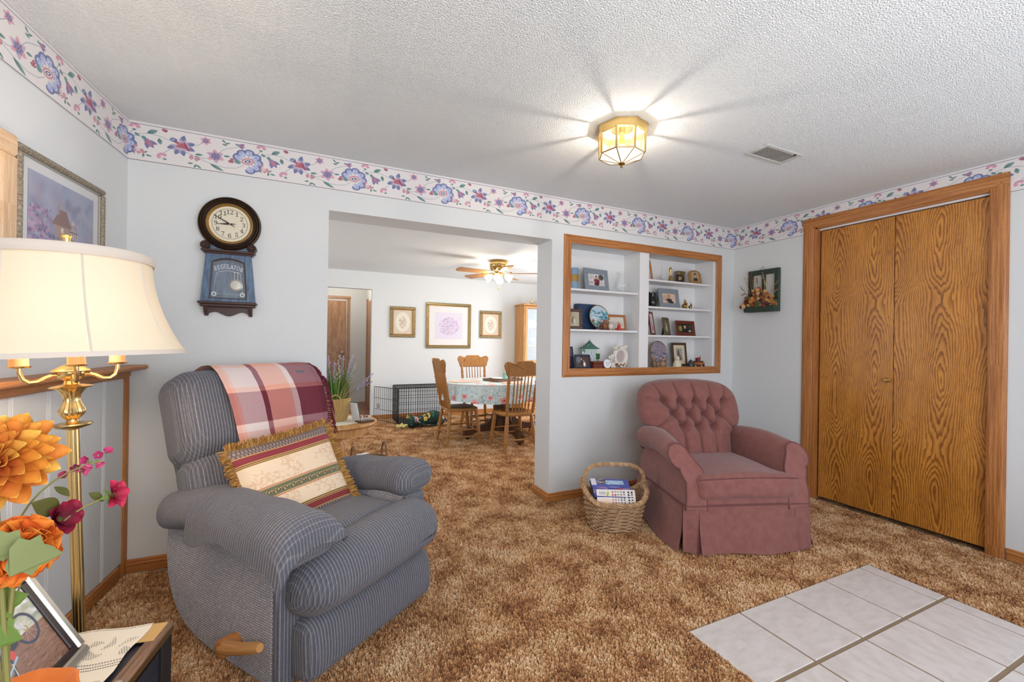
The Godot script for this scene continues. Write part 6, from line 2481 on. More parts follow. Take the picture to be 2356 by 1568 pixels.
	var tg := glow("tulip_lamp_glass", hx("fff2d8"), 2.2)
	for k in 4:
		var a := TAU * k / 4 + 0.5
		var d := Vector3(cos(a), 0, sin(a))
		var ax := (d * 0.85 + Vector3(0, -0.55, 0)).normalized()
		var ar := part(f, "lamp_arm", MB.new().tube([d * 0.04 + Vector3(0, 2.155, 0), d * 0.075 + Vector3(0, 2.16, 0), d * 0.095 + Vector3(0, 2.145, 0)], 0.008, 8), M.brass)
		part(ar, "tulip_shade", between(MB.new(), d * 0.09 + Vector3(0, 2.145, 0), d * 0.09 + Vector3(0, 2.145, 0) + ax, [[0.016, 0.0], [0.026, 0.012], [0.040, 0.04], [0.044, 0.065], [0.052, 0.092], [0.050, 0.092], [0.041, 0.065], [0.037, 0.04], [0.022, 0.014]], 16), tg)
	bulb_light(f, "fan_lights", Vector3(0, 2.06, 0), 0.9, hx("fff0d8"), 0.09)
	part(f, "pull_chain", MB.new().tube([Vector3(0.0, 2.10, 0), Vector3(0.0, 1.99, 0)], 0.0015, 5).at(0, 1.975, 0).lathe([[0.0, -0.02], [0.006, -0.015], [0.007, 0.0], [0.003, 0.015], [0.0, 0.016]], 10), M.brass)
	# three pictures on the back wall
	var gold := mat("gilt", Color.WHITE, 0.4, 0.5, noise_tex(128, 0.08, 91, [[0.0, hx("5a4c34")], [0.5, hx("8c7a54")], [1.0, hx("bfae84")]], 3))
	triplanar(gold, 5.0)
	var fl := func(w: int, h: int, bg: Color, cols: Array, n: int, rx: float, ry: float) -> ImageTexture:
		var p := Paint.make(w, h, bg)
		for k in n:
			var a := rr(0, TAU)
			var r := sqrt(rng.randf())
			p.blob(w * (0.5 + cos(a) * r * rx), h * (0.52 + sin(a) * r * ry), rr(2, 6), rr(2, 5), 0, pick(cols), 0.6, 0, 0.6)
		return p.tex()
	var oval_art: ImageTexture = fl.call(96, 120, hx("e9e2d2"), [hx("c8a49a"), hx("b8bca0"), hx("d4b8ac"), hx("a8ac8c"), hx("c49088")], 120, 0.26, 0.3)
	picture("rose_print", "small gilt oval rose print at the left of the dining wall", 0.412, 0.497, 0.045, Transform3D(Basis(), Vector3(1.357, 1.563, ZB + 0.001)), gold, hx("d8cdb8"), oval_art, 0.045, M.oak, true, "prints on the dining wall")
	picture("flower_print", "large framed print of a lilac bouquet in the middle of the dining wall", 0.789, 0.764, 0.042, Transform3D(Basis(), Vector3(2.133, 1.523, ZB + 0.001)), gold, hx("e6e4e4"), fl.call(160, 160, hx("dcd6e4"), [hx("c4a4cc"), hx("b48cc0"), hx("d4bcdc"), hx("a8a0c8"), hx("d8b0c4"), hx("b8b8d0")], 420, 0.36, 0.34), 0.115, M.old_brass, false, "prints on the dining wall")
	picture("rose_print", "small gilt oval rose print at the right of the dining wall", 0.419, 0.483, 0.045, Transform3D(Basis(), Vector3(2.902, 1.566, ZB + 0.001)), gold, hx("d8cdb8"), oval_art, 0.045, M.oak, true, "prints on the dining wall")
	# hall lamp
	var hl := thing("hall_light", "small round white ceiling light in the hall beyond the dining room", "ceiling light", Vector3(0.42, 0, -8.5))
	part(hl, "rim", MB.new().lathe([[0.0, 2.36], [0.12, 2.36], [0.12, 2.345], [0.0, 2.345]], 24), M.brass)
	part(hl, "globe", MB.new().ball(Vector3(0.10, 0.06, 0.10), Vector3(0, 2.335, 0), 16), glow("hall_lamp_globe", hx("fff8ec"), 3.0))
	bulb_light(hl, "hall_bulb", Vector3(0, 2.33, 0), 0.5, hx("fff4e4"), 0.05)


func build_hutch() -> void:
	var o := thing("china_cabinet", "oak china cabinet with glass doors at the end of the dining room", "cabinet", Vector3(3.84, 0, -6.90))
	var oak: Material = M.oak_light
	# lower cabinet
	part(o, "base_cabinet", MB.new().box(Vector3(0.94, 0.86, 0.40), Vector3(0, 0.43, 0.01), 0.004), oak)
	part(o, "base_top", MB.new().box(Vector3(0.98, 0.025, 0.44), Vector3(0, 0.8725, 0.02), 0.006), oak)
	for s in [-1.0, 1.0]:
		var d := part(o, "base_door", MB.new().box(Vector3(0.42, 0.66, 0.02), Vector3(s * 0.225, 0.42, 0.222), 0.006), oak)
		part(d, "knob", MB.new().ball(Vector3.ONE * 0.014, Vector3(s * 0.04, 0.5, 0.244), 10), M.old_brass)
	# upper cabinet
	part(o, "side_panel", MB.new().box(Vector3(0.022, 1.03, 0.36), Vector3(-0.451, 1.40, 0.0), 0.003), oak)
	part(o, "side_panel", MB.new().box(Vector3(0.022, 1.03, 0.36), Vector3(0.451, 1.40, 0.0), 0.003), oak)
	part(o, "top_panel", MB.new().box(Vector3(0.96, 0.03, 0.40), Vector3(0, 1.925, 0.01), 0.008), oak)
	part(o, "back_panel", MB.new().box(Vector3(0.88, 1.03, 0.01), Vector3(0, 1.40, -0.17)), mat("teal_back", hx("6f989e"), 0.6))
	for y in [1.20, 1.52]:
		part(o, "shelf_board", MB.new().box(Vector3(0.88, 0.012, 0.30), Vector3(0, y, -0.01), 0.002), oak)
	for s in [-1.0, 1.0]:
		var b := MB.new()
		var cx: float = s * 0.222
		b.box(Vector3(0.045, 1.0, 0.02), Vector3(cx - 0.195, 1.40, 0.178), 0.003).box(Vector3(0.045, 1.0, 0.02), Vector3(cx + 0.195, 1.40, 0.178), 0.003)
		b.box(Vector3(0.345, 0.045, 0.02), Vector3(cx, 1.878, 0.178), 0.003).box(Vector3(0.345, 0.05, 0.02), Vector3(cx, 0.925, 0.178), 0.003)
		var d := part(o, "glass_door", b, oak)
		part(d, "pane", MB.new().box(Vector3(0.345, 0.9, 0.003), Vector3(cx, 1.40, 0.176)), M.pane)
	# china and glasses behind the left door
	var w: Material = M.white_print
	for k in 3:
		solo("china_cup", MB.new().lathe([[0.0, 0.0], [0.022, 0.0], [0.034, 0.02], [0.040, 0.06], [0.037, 0.06], [0.03, 0.02], [0.0, 0.005]], 16), w, ["white china cup nearest the cabinet side on the upper shelf", "second white china cup on the upper cabinet shelf", "third white china cup on the upper cabinet shelf"][k], "cup", pose(3.46 + k * 0.10, 1.527, -6.86), "china in the cabinet")
	for k in 2:
		solo("china_plate", MB.new().at(0, 0.075, 0, Vector3(PI / 2 - 0.15, 0, 0)).lathe([[0.0, 0.0], [0.05, 0.0], [0.078, 0.008], [0.078, 0.011], [0.05, 0.004], [0.0, 0.004]], 24), w, ["white plate standing behind the china cups", "white plate standing at the back of the cabinet shelf"][k], "plate", pose(3.50 + k * 0.17, 1.527, -7.0), "china in the cabinet")
	for k in 4:
		solo("goblet", MB.new().lathe([[0.0, 0.0], [0.026, 0.0], [0.024, 0.004], [0.004, 0.01], [0.004, 0.06], [0.022, 0.08], [0.030, 0.11], [0.027, 0.14]], 16), M.cut_glass, ["clear goblet at the left of the lower cabinet shelf", "second clear goblet on the lower cabinet shelf", "third clear goblet on the lower cabinet shelf", "fourth clear goblet on the lower cabinet shelf"][k], "glass", pose(3.45 + k * 0.075, 1.207, -6.84 - (k % 2) * 0.06), "goblets in the cabinet")
	var fg := thing("figurine", "small cream bird figurine on top of the china cabinet", "figurine", Vector3(3.60, 1.941, -6.86))
	var cream := mat("cream_glaze", hx("d8ccac"), 0.4)
	part(fg, "body", MB.new().ball(Vector3(0.035, 0.045, 0.03), Vector3(0, 0.05, 0), 12), cream)
	part(fg, "head", MB.new().ball(Vector3(0.018, 0.02, 0.018), Vector3(0.012, 0.10, 0.01), 10), cream)
	part(fg, "stand", MB.new().lathe([[0.0, 0.0], [0.03, 0.0], [0.026, 0.015], [0.0, 0.015]], 16), M.oak_dark)


func build_end_table() -> void:
	var oak: Material = M.oak_light
	var p := Vector3(0.205, 0, -3.95)
	var o := thing("end_table", "round oak pedestal end table behind the recliner", "table", p)
	part(o, "tabletop", MB.new().lathe([[0.0, 0.545], [0.30, 0.545], [0.325, 0.55], [0.335, 0.562], [0.333, 0.574], [0.322, 0.580], [0.0, 0.580]], 48), oak)
	part(o, "apron", MB.new().lathe([[0.0, 0.480], [0.265, 0.480], [0.268, 0.485], [0.268, 0.545], [0.0, 0.545]], 40), oak)
	part(o, "pedestal", MB.new().lathe([[0.0, 0.10], [0.07, 0.10], [0.075, 0.14], [0.06, 0.16], [0.056, 0.19], [0.072, 0.23], [0.080, 0.30], [0.074, 0.37], [0.058, 0.41], [0.062, 0.42], [0.072, 0.43], [0.062, 0.445], [0.078, 0.46], [0.078, 0.48], [0.0, 0.48]], 32), oak)
	for k in 3:
		part(o, "foot", MB.new().ext(PackedVector2Array([Vector2(0.04, 0.17), Vector2(0.08, 0.17), Vector2(0.16, 0.12), Vector2(0.25, 0.05), Vector2(0.28, 0.035), Vector2(0.28, 0.0), Vector2(0.22, 0.0), Vector2(0.13, 0.06), Vector2(0.04, 0.09)]), 0.045, 0.006), oak, pose(0, 0, 0, Vector3(0, k * TAU / 3 + 0.5, 0)))
	var dm := mat("doily_cream", hx("e8e0cc"), 0.95)
	solo("doily", MB.new().lathe([[0.0, 0.0], [0.23, 0.0], [0.24, 0.001], [0.23, 0.003], [0.0, 0.003]], 48, func(v: Vector3, a: float) -> Vector3: return Vector3(v.x, v.y, v.z) * Vector3(1.0 + 0.03 * sin(a * 18.0), 1, 1.0 + 0.03 * sin(a * 18.0))), dm, "round cream doily on the oak end table", "doily", pose(p.x - 0.02, 0.580, p.z))
	# potted lavender grass in a woven pot
	var pp := Vector3(0.195, 0.584, -3.975)
	var pt := thing("potted_lavender", "artificial lavender and grass in a woven pot on the end table", "potted plant", pp)
	for k in 14:
		var t := k / 13.0
		var r := 0.098 + 0.028 * sin(t * PI * 0.62)
		var pts := []
		for j in 48:
			var a := TAU * j / 48
			pts.append(Vector3(cos(a) * (r + 0.002 * sin(a * 24.0 + k * PI)), 0.008 + t * 0.175, sin(a) * (r + 0.002 * sin(a * 24.0 + k * PI))))
		part(pt, "rope_coil", MB.new().tube(pts, 0.0075, 6, true), M.seagrass)
	part(pt, "pot_floor", MB.new().lathe([[0.0, 0.0], [0.095, 0.0], [0.105, 0.16], [0.0, 0.165]], 24), M.dark)
	for s in [-1.0, 1.0]:
		var pts := []
		for k in 13:
			var a := PI * k / 12
			pts.append(Vector3(cos(a) * 0.042, 0.17 + sin(a) * 0.055, s * 0.118))
		part(pt, "handle", MB.new().tube(pts, 0.006, 6), M.seagrass)
	var gr := MB.new()
	for k in 240:
		var a := rr(0, TAU)
		var r := sqrt(rng.randf()) * 0.075
		var base := Vector3(cos(a) * r, 0.15, sin(a) * r)
		var lean := rr(0.02, 0.16)
		var h := rr(0.16, 0.34)
		var tip := base + Vector3(cos(a) * lean, h, sin(a) * lean)
		gr.tint(pick([hx("3f6a24"), hx("5a8a34"), hx("7a9a4c"), hx("8c9a50"), hx("49702c"), hx("b0a060")]))
		var sd := Vector3(-sin(a), 0, cos(a)) * 0.004
		var m := base.lerp(tip, 0.5) + Vector3(cos(a), 0, sin(a)) * -0.012
		gr.quad(base - sd, base + sd, m + sd, m - sd)
		gr.tri(m - sd, m + sd, tip)
	var g := part(pt, "grass_blades", gr, M.colors, Transform3D(), 0.0)
	g.set_meta("kind", "stuff")
	for k in 26:
		var a := rr(0, TAU)
		if k < 4:
			a = rr(-0.5, 0.4)
		var lean := rr(0.02, 0.12) if k > 3 else rr(0.2, 0.28)
		var h := rr(0.30, 0.40) if k > 3 else rr(0.16, 0.28)
		var base := Vector3(cos(a) * 0.05, 0.15, sin(a) * 0.05)
		var tip := base + Vector3(cos(a) * lean, h, sin(a) * lean)
		var b := MB.new().tint(hx("7a8a50"))
		b.tube([base, base.lerp(tip, 0.6), tip], 0.0016, 4)
		b.tint(pick([hx("a89ab4"), hx("b8a8bc"), hx("948aa4"), hx("c0b0b8")]))
		for s in 22:
			var t := 0.55 + s / 22.0 * 0.52
			var q := base + (tip - base) * t
			var w := 0.014 * (1.0 - 0.6 * (s / 22.0))
			b.ball(Vector3(0.0052, 0.0065, 0.0052), q + Vector3(rr(-w, w), rr(-0.004, 0.004), rr(-w, w)), 5)
		part(pt, "flower_spike", b, M.colors)
	var gb := mat("green_book", hx("2f6a54"), 0.5)
	var bk := thing("green_card", "green folded card leaning against the woven pot", "card", Vector3(0.372, 0.582, -3.905))
	bk.basis = Basis.from_euler(Vector3(0, 0.5, 0.22))
	part(bk, "front_leaf", MB.new().box(Vector3(0.010, 0.165, 0.11), Vector3(0, 0.0825, 0), 0.002), gb)
	part(bk, "pages", MB.new().box(Vector3(0.006, 0.158, 0.105), Vector3(-0.008, 0.081, 0.001)), M.white_print)
	var cb := thing("trinket_box", "small beaded glass and wood trinket box on the end table", "box", Vector3(0.425, 0.5815, -3.815), 0.5)
	part(cb, "tray", MB.new().box(Vector3(0.13, 0.012, 0.09), Vector3(0, 0.006, 0), 0.002), M.oak_dark)
	part(cb, "glass_case", MB.new().box(Vector3(0.11, 0.026, 0.07), Vector3(0, 0.025, 0), 0.004), M.cut_glass)
	for k in 12:
		part(cb, "bead", MB.new().ball(Vector3.ONE * 0.007, Vector3(rr(-0.05, 0.05), 0.043, rr(-0.03, 0.03)), 7), [M.oak, M.clock_brown, M.white_print][k % 3])
	# low basket with two rope handles on the floor
	var lb := thing("floor_basket", "low dark rope basket with two loop handles on the floor by the end table", "basket", Vector3(0.440, 0, -3.62), 0.3)
	for k in 16:
		var t := k / 15.0
		var pts := []
		for j in 40:
			var a := TAU * j / 40
			var r := 0.118 + 0.018 * t
			pts.append(Vector3(cos(a) * r, 0.012 + t * 0.305, sin(a) * r * 0.85))
		part(lb, "rope_coil", MB.new().tube(pts, 0.010, 6, true), M.wicker_dark)
	part(lb, "bottom", MB.new().lathe([[0.0, 0.002], [0.115, 0.002], [0.115, 0.010], [0.0, 0.010]], 24, func(v: Vector3, _a: float) -> Vector3: return v * Vector3(1, 1, 0.8)), M.wicker_dark)
	for s in [-1.0, 1.0]:
		for h in 2:
			var pts := []
			for k in 25:
				var a := PI * k / 24
				var w := k * 0.9 + h * PI
				pts.append(Vector3(s * 0.130 + 0.005 * cos(w), 0.315 + sin(a) * 0.115 + 0.004 * sin(w), cos(a) * 0.045))
			part(lb, "handle", MB.new().tube(pts, 0.006, 6), M.wicker_dark)
	solo("white_box", MB.new().box(Vector3(0.16, 0.22, 0.05), Vector3(0, 0.11, 0), 0.004), M.white_print, "flat white box standing on the floor beside the end table leg", "box", pose(0.43, 0, -4.16, Vector3(0, 0.5, 0)))


func build_crate() -> void:
	var o := thing("wire_crate", "black folding wire dog crate against the dining wall", "crate", Vector3(1.21, 0, -6.55))
	var bm: Material = M.black_metal
	var panel := func(called: String, w: float, h: float, nx: int, ny: int, xf: Transform3D, r: float) -> MeshInstance3D:
		var b := MB.new()
		for k in nx + 1:
			b.tube([Vector3(w * k / nx, 0, 0), Vector3(w * k / nx, h, 0)], r * (1.6 if k == 0 or k == nx else 1.0), 4)
		for k in ny + 1:
			b.tube([Vector3(0, h * k / ny, 0.003), Vector3(w, h * k / ny, 0.003)], r * (1.6 if k == 0 or k == ny else 1.0), 4)
		var m := part(o, called, b, bm, xf)
		m.set_meta("kind", "stuff")
		return m
	panel.call("front_panel", 0.80, 0.53, 22, 5, pose(0, 0.012, 0), 0.0028)
	panel.call("back_panel", 0.80, 0.53, 22, 5, pose(0, 0.012, -0.50), 0.0028)
	panel.call("side_panel", 0.50, 0.53, 13, 5, pose(0, 0.012, 0, Vector3(0, PI / 2, 0)), 0.0028)
	panel.call("top_panel", 0.80, 0.50, 22, 5, pose(0, 0.545, 0, Vector3(-PI / 2, 0, 0)), 0.0028)
	var d: MeshInstance3D = panel.call("door_panel", 0.56, 0.52, 11, 3, pose(-0.015, 0.012, -0.03, Vector3(0, 2.07, 0)), 0.003)
	part(d, "latch", MB.new().tube([Vector3(0.44, 0.22, 0.01), Vector3(0.46, 0.25, 0.012), Vector3(0.49, 0.25, 0.012), Vector3(0.50, 0.22, 0.01), Vector3(0.49, 0.19, 0.012), Vector3(0.46, 0.19, 0.012)], 0.004, 5, true), bm)
	part(o, "floor_pan", MB.new().box(Vector3(0.78, 0.012, 0.48), Vector3(0.40, 0.010, -0.25), 0.003), M.dark)
	# flowered dark green bag in front
	var p := Paint.make(256, 128, hx("16342e"))
	for k in 40:
		p.blob(rr(0, 256), rr(0, 128), rr(8, 16), rr(3, 6), rr(0, 6), pick([hx("2c6a4c"), hx("3f8a64"), hx("225044")]), 0.9, 1, 0.3)
	for k in 16:
		var x := rr(0, 256)
		var y := rr(0, 128)
		var kk: Color = pick([hx("e8c0cc"), hx("d88ab0"), hx("e8c458"), hx("d8704c"), hx("f0e4e0")])
		for s in 5:
			p.blob(x + cos(s * 1.26) * 7, y + sin(s * 1.26) * 7, 7, 6, 0, kk, 0.95, 0, 0.3)
		p.blob(x, y, 3.5, 3.5, 0, hx("b8442c"))
	var fm := mat("flowered_cloth", Color.WHITE, 0.8, 0.0, p.tex())
	fm.uv1_scale = Vector3(1.6, 3, 1)
	var bag := thing("flowered_bag", "dark green flowered cloth bag lying in front of the wire crate", "bag", Vector3(1.56, 0, -6.30), 0.12)
	part(bag, "body", MB.new().rbox(Vector3(0.56, 0.19, 0.24), 0.085, 8, func(v: Vector3) -> Vector3:
		v.y += 0.03 * sin(v.x * 14.0) * (1.0 if v.y > 0 else 0.0) + 0.01 * sin(v.z * 20.0 + v.x * 9.0)
		v.y = maxf(v.y, -0.092)
		return v), fm, pose(0, 0.095, 0))
	part(bag, "strap", MB.new().tube([Vector3(-0.2, 0.14, 0.12), Vector3(-0.1, 0.06, 0.17), Vector3(0.1, 0.04, 0.18), Vector3(0.2, 0.13, 0.12)], 0.010, 6), fm)
	var bow := thing("yellow_bow", "pale yellow ribbon bow on the carpet beside the flowered bag", "bow", Vector3(1.20, 0, -6.22))
	var ym := mat("yellow_ribbon", hx("dcd488"), 0.6)
	for k in 9:
		var a := k * TAU / 9
		var pts := []
		for q in 9:
			var t := q / 8.0 * PI
			pts.append(Vector3(cos(a) * sin(t) * 0.075, 0.03 + 0.035 * absf(sin(t * 0.5 + k)) * sin(t), sin(a) * sin(t) * 0.075) + Vector3(-sin(a), 0, cos(a)) * 0.018 * cos(t))
		part(bow, "loop", MB.new().tube(pts, 0.010, 6), ym)
	part(bow, "knot", MB.new().ball(Vector3(0.022, 0.020, 0.022), Vector3(0, 0.03, 0), 10), ym)


func mini_frame(label: String, x: float, y: float, w: float, h: float, fw: float, fm: Material, art: Texture2D, yaw := 0.0, z := -3.06, lean := 0.16, margin := 0.0, mk := Color.WHITE) -> Node3D:
	var o := thing("shelf_photo", label, "photo frame", Vector3(x, y, z))
	o.basis = Basis.from_euler(Vector3(0, yaw, 0)) * Basis.from_euler(Vector3(-lean, 0, 0))
	for s in [-1.0, 1.0]:
		part(o, "frame_rail", MB.new().box(Vector3(w, fw, 0.012), Vector3(0, h / 2 + s * (h - fw) / 2, 0), 0.003), fm)
		part(o, "frame_stile", MB.new().box(Vector3(fw, h - fw * 2, 0.012), Vector3(s * (w - fw) / 2, h / 2, 0), 0.003), fm)
	var aw := w / 2 - fw - margin
	var ah := h / 2 - fw - margin
	if margin > 0:
		part(o, "mat_board", MB.new().box(Vector3(w - fw * 2, h - fw * 2, 0.003), Vector3(0, h / 2, -0.002)), mat("small_mat_%d" % taken["shelf_photo"], mk, 0.9))
	var q := MB.new()
	var zz := 0.0002
	q.quad(Vector3(-aw, h / 2 + ah, zz), Vector3(aw, h / 2 + ah, zz), Vector3(aw, h / 2 - ah, zz), Vector3(-aw, h / 2 - ah, zz), Vector2(0, 0), Vector2(1, 0), Vector2(1, 1), Vector2(0, 1))
	part(o, "photograph", q, mat("small_print_%d" % taken["shelf_photo"], Color.WHITE, 0.3, 0.0, art))
	part(o, "backing", MB.new().box(Vector3(w - 0.008, h - 0.008, 0.003), Vector3(0, h / 2, -0.006)), M.dark)
	var foot := h * sin(lean) + 0.012
	part(o, "easel_leg", MB.new().box(Vector3(w * 0.3, h * 0.8, 0.002), Vector3(0, -h * 0.4, 0)), M.dark, pose(0, h * 0.82, -0.009, Vector3(lean * 2.0, 0, 0)))
	return o


func build_shelf_items() -> void:
	rng.seed = 99
	var L1 := 1.7255
	var L2 := 1.3885
	var L3 := 1.0575
	var R1 := 1.8625
	var R2 := 1.6165
	var R3 := 1.3555
	var grey := mat("speckled_frame", Color.WHITE, 0.6, 0.0, noise_tex(128, 0.3, 101, [[0.0, hx("66717c")], [0.5, hx("848e98")], [1.0, hx("aab2b8")]], 2))
	triplanar(grey, 12.0)
	var red := mat("cherry_frame", hx("6a2c1c"), 0.35)
	var brn := mat("walnut_frame", hx("4c3226"), 0.4)
	var navy := mat("navy_frame", hx("232c44"), 0.4)
	var tan_ := mat("maple_frame", hx("a86a3c"), 0.45)
	var skin := hx("d8a888")
	# top left shelf
	var cn := thing("pillar_candle", "blue pillar candle with a gold leaf band on the top left shelf", "candle", Vector3(1.985, L1, -3.05))
	var bl := mat("blue_wax", hx("7c9cb4"), 0.5)
	part(cn, "wax", MB.new().lathe([[0.0, 0.0], [0.046, 0.0], [0.047, 0.004], [0.047, 0.168], [0.043, 0.171], [0.030, 0.165], [0.0, 0.163]], 28), bl)
	var gb := mat("gold_leaf", Color.WHITE, 0.5, 0.3, noise_tex(128, 0.12, 103, [[0.0, hx("4a3a18")], [0.5, hx("a8843c")], [1.0, hx("d8bc6c")]], 3))
	triplanar(gb, 10.0)
	part(cn, "gold_band", MB.new().lathe([[0.0472, 0.058], [0.0485, 0.062], [0.0485, 0.112], [0.0472, 0.116]], 28), gb)
	part(cn, "wick", MB.new().tube([Vector3(0, 0.16, 0), Vector3(0.001, 0.178, 0)], 0.0012, 5), M.dark)
	mini_frame("wide grey frame with a family snapshot on the top left shelf", 2.245, L1, 0.275, 0.195, 0.046, grey, photo_tex(96, 72, [hx("d8d4d4"), [0.2, 0.3, 0.2, 0.12, hx("c4c0c4")], [0.8, 0.25, 0.2, 0.3, hx("3c3a34")], [0.82, 0.8, 0.2, 0.2, hx("c8c4b8")], [0.15, 0.75, 0.2, 0.15, hx("b0a8a8")]], [[0.5, 0.2, 0.06, 0.08, hx("2c2422")], [0.5, 0.32, 0.06, 0.07, skin], [0.42, 0.55, 0.10, 0.22, hx("8c3c48")], [0.58, 0.6, 0.12, 0.28, hx("742a38")], [0.38, 0.42, 0.045, 0.06, skin], [0.6, 0.42, 0.05, 0.06, skin], [0.5, 0.85, 0.18, 0.15, hx("5a2230")]], 20, [hx("8c8480"), hx("e4e0e0")]), 0.10)
	var vs := thing("glass_vase", "clear cut-glass vase on the top left shelf", "vase", Vector3(2.500, L1, -3.05))
	part(vs, "vase_body", MB.new().lathe([[0.0, 0.0], [0.040, 0.0], [0.052, 0.014], [0.066, 0.05], [0.066, 0.066], [0.052, 0.11], [0.040, 0.145], [0.037, 0.158], [0.043, 0.172], [0.052, 0.180], [0.049, 0.180], [0.034, 0.158], [0.048, 0.11], [0.062, 0.066], [0.062, 0.05], [0.046, 0.016], [0.0, 0.010]], 36, func(v: Vector3, a: float) -> Vector3:
		var r := 1.0 + 0.03 * cos(a * 12.0 + v.y * 70.0) * smoothstep(0.16, 0.13, v.y)
		return Vector3(v.x * r, v.y, v.z * r)), M.cut_glass)
	# middle left shelf
	mini_frame("dark walnut frame with a sepia couple on the middle left shelf", 2.00, L2, 0.165, 0.175, 0.026, brn, photo_tex(64, 64, [hx("b8ac94"), [0.2, 0.2, 0.3, 0.3, hx("9c917a")]], [[0.5, 0.35, 0.06, 0.07, hx("6a6050")], [0.46, 0.62, 0.12, 0.25, hx("7a7262")], [0.62, 0.42, 0.05, 0.06, hx("887c68")], [0.62, 0.66, 0.10, 0.22, hx("cfc6b2")]], 40, [hx("8c826e"), hx("c8bea6")]), -0.35)
	var bk := thing("blue_box_book", "tall blue boxed book behind the painted plate", "book", Vector3(2.17, L2, -3.160), 0.04)
	var bb := mat("blue_cloth", hx("1f3a5c"), 0.5)
	part(bk, "cover", MB.new().box(Vector3(0.20, 0.225, 0.06), Vector3(0.02, 0.1125, 0), 0.003), bb)
	part(bk, "pages", MB.new().box(Vector3(0.19, 0.218, 0.048), Vector3(0.027, 0.1125, 0)), M.white_print)
	var pa := Paint.make(128, 128, hx("bcd0dc"))
	for k in 60:
		pa.blob(rr(0, 128), rr(30, 80), rr(6, 16), rr(4, 10), 0, pick([hx("4c94ac"), hx("2f7c98"), hx("84b8c8"), hx("d8e4e8"), hx("3c6c8c")]), 0.7, 0, 0.5)
	for k in 40:
		pa.blob(rr(0, 128), rr(80, 128), rr(5, 14), rr(3, 8), 0, pick([hx("2c6a60"), hx("5a9a88"), hx("a85a40"), hx("344c5c")]), 0.7, 0, 0.5)
	for k in 6:
		pa.blob(20 + k * 10, 66 + (k % 3) * 4, 4, 7, 0, hx("e8eef0"), 0.9)
	var plate := func(label: String, x: float, y: float, r: float, tex: Texture2D, yaw: float) -> Node3D:
		var q := thing("decor_plate", label, "plate", Vector3(x, y + 0.004, -3.07))
		q.basis = Basis.from_euler(Vector3(0, yaw, 0)) * Basis.from_euler(Vector3(-0.18, 0, 0))
		part(q, "rim", MB.new().at(0, r + 0.006, 0, Vector3(PI / 2, 0, 0)).lathe([[0.0, -0.006], [r * 0.6, -0.005], [r, 0.006], [r + 0.002, 0.009], [r - 0.003, 0.010], [r - 0.006, 0.007]], 40), M.old_brass)
		var m := mat("plate_print_%d" % taken["decor_plate"], Color.WHITE, 0.2, 0.0, tex)
		var b := MB.new()
		for k in 40:
			var a0 := TAU * k / 40
			var a1 := TAU * (k + 1) / 40
			b.tri(Vector3(0, r + 0.006, 0.004), Vector3(cos(a1) * (r - 0.004), r + 0.006 + sin(a1) * (r - 0.004), 0.008), Vector3(cos(a0) * (r - 0.004), r + 0.006 + sin(a0) * (r - 0.004), 0.008), Vector2(0.5, 0.5), Vector2(0.5 + cos(a1) * 0.5, 0.5 - sin(a1) * 0.5), Vector2(0.5 + cos(a0) * 0.5, 0.5 - sin(a0) * 0.5))
		part(q, "painting", b, m)
		part(q, "stand", MB.new().tube([Vector3(-0.05, 0.0, -0.02), Vector3(-0.05, 0.004, 0.03), Vector3(-0.05, 0.02, 0.034)], 0.003, 5).tube([Vector3(0.05, 0.0, -0.02), Vector3(0.05, 0.004, 0.03), Vector3(0.05, 0.02, 0.034)], 0.003, 5).tube([Vector3(0, r, -0.015), Vector3(0, 0.02, -0.06), Vector3(0, 0.0, -0.065)], 0.003, 5), M.black_metal)
		return q
	plate.call("round plate painted with a blue sailing scene on the middle left shelf", 2.285, L2, 0.105, pa.tex(), 0.05)
	# bear group
	var bear := func(label: String, x: float, y: float, z: float, k: Color, s: float, group: String) -> void:
		var o := thing("bear_figurine", label, "figurine", Vector3(x, y, z), rr(-0.4, 0.4), group)
		var b := MB.new().tint(k)
		b.ball(Vector3(0.022, 0.026, 0.02) * s, Vector3(0, 0.026 * s, 0), 10)
		part(o, "body", b, M.colors)
		var h := MB.new().tint(k.lightened(0.1))
		h.ball(Vector3(0.016, 0.015, 0.015) * s, Vector3(0, 0.060 * s, 0.004 * s), 10)
		h.ball(Vector3(0.007, 0.006, 0.008) * s, Vector3(0, 0.056 * s, 0.018 * s), 8)
		for e in [-1.0, 1.0]:
			h.ball(Vector3(0.006, 0.006, 0.004) * s, Vector3(e * 0.013 * s, 0.073 * s, 0), 8)
		part(o, "head", h, M.colors)
		var a := MB.new().tint(k.darkened(0.1))
		for e in [-1.0, 1.0]:
			a.ball(Vector3(0.009, 0.009, 0.014) * s, Vector3(e * 0.017 * s, 0.010 * s, 0.018 * s), 8)
			a.ball(Vector3(0.007, 0.015, 0.008) * s, Vector3(e * 0.022 * s, 0.032 * s, 0.010 * s), 8)
		part(o, "limbs", a, M.colors)
		var d := MB.new().tint(hx("241a18"))
		for e in [-1.0, 1.0]:
			d.ball(Vector3(0.0022, 0.0022, 0.002) * s, Vector3(e * 0.006 * s, 0.064 * s, 0.0185 * s), 6)
		d.ball(Vector3(0.003, 0.0022, 0.002) * s, Vector3(0, 0.058 * s, 0.0255 * s), 6)
		part(o, "face", d, M.colors)
	bear.call("brown bear figurine in front of the sailing plate", 2.285, L2, -3.005, hx("94603c"), 1.15, "bears before the sailing plate")
	bear.call("white bear figurine in front of the sailing plate", 2.345, L2, -3.0, hx("d8d4cc"), 1.1, "bears before the sailing plate")
	bear.call("small dark bear figurine beside the brown bear", 2.240, L2, -2.998, hx("5c3a2c"), 0.7, "bears before the sailing plate")
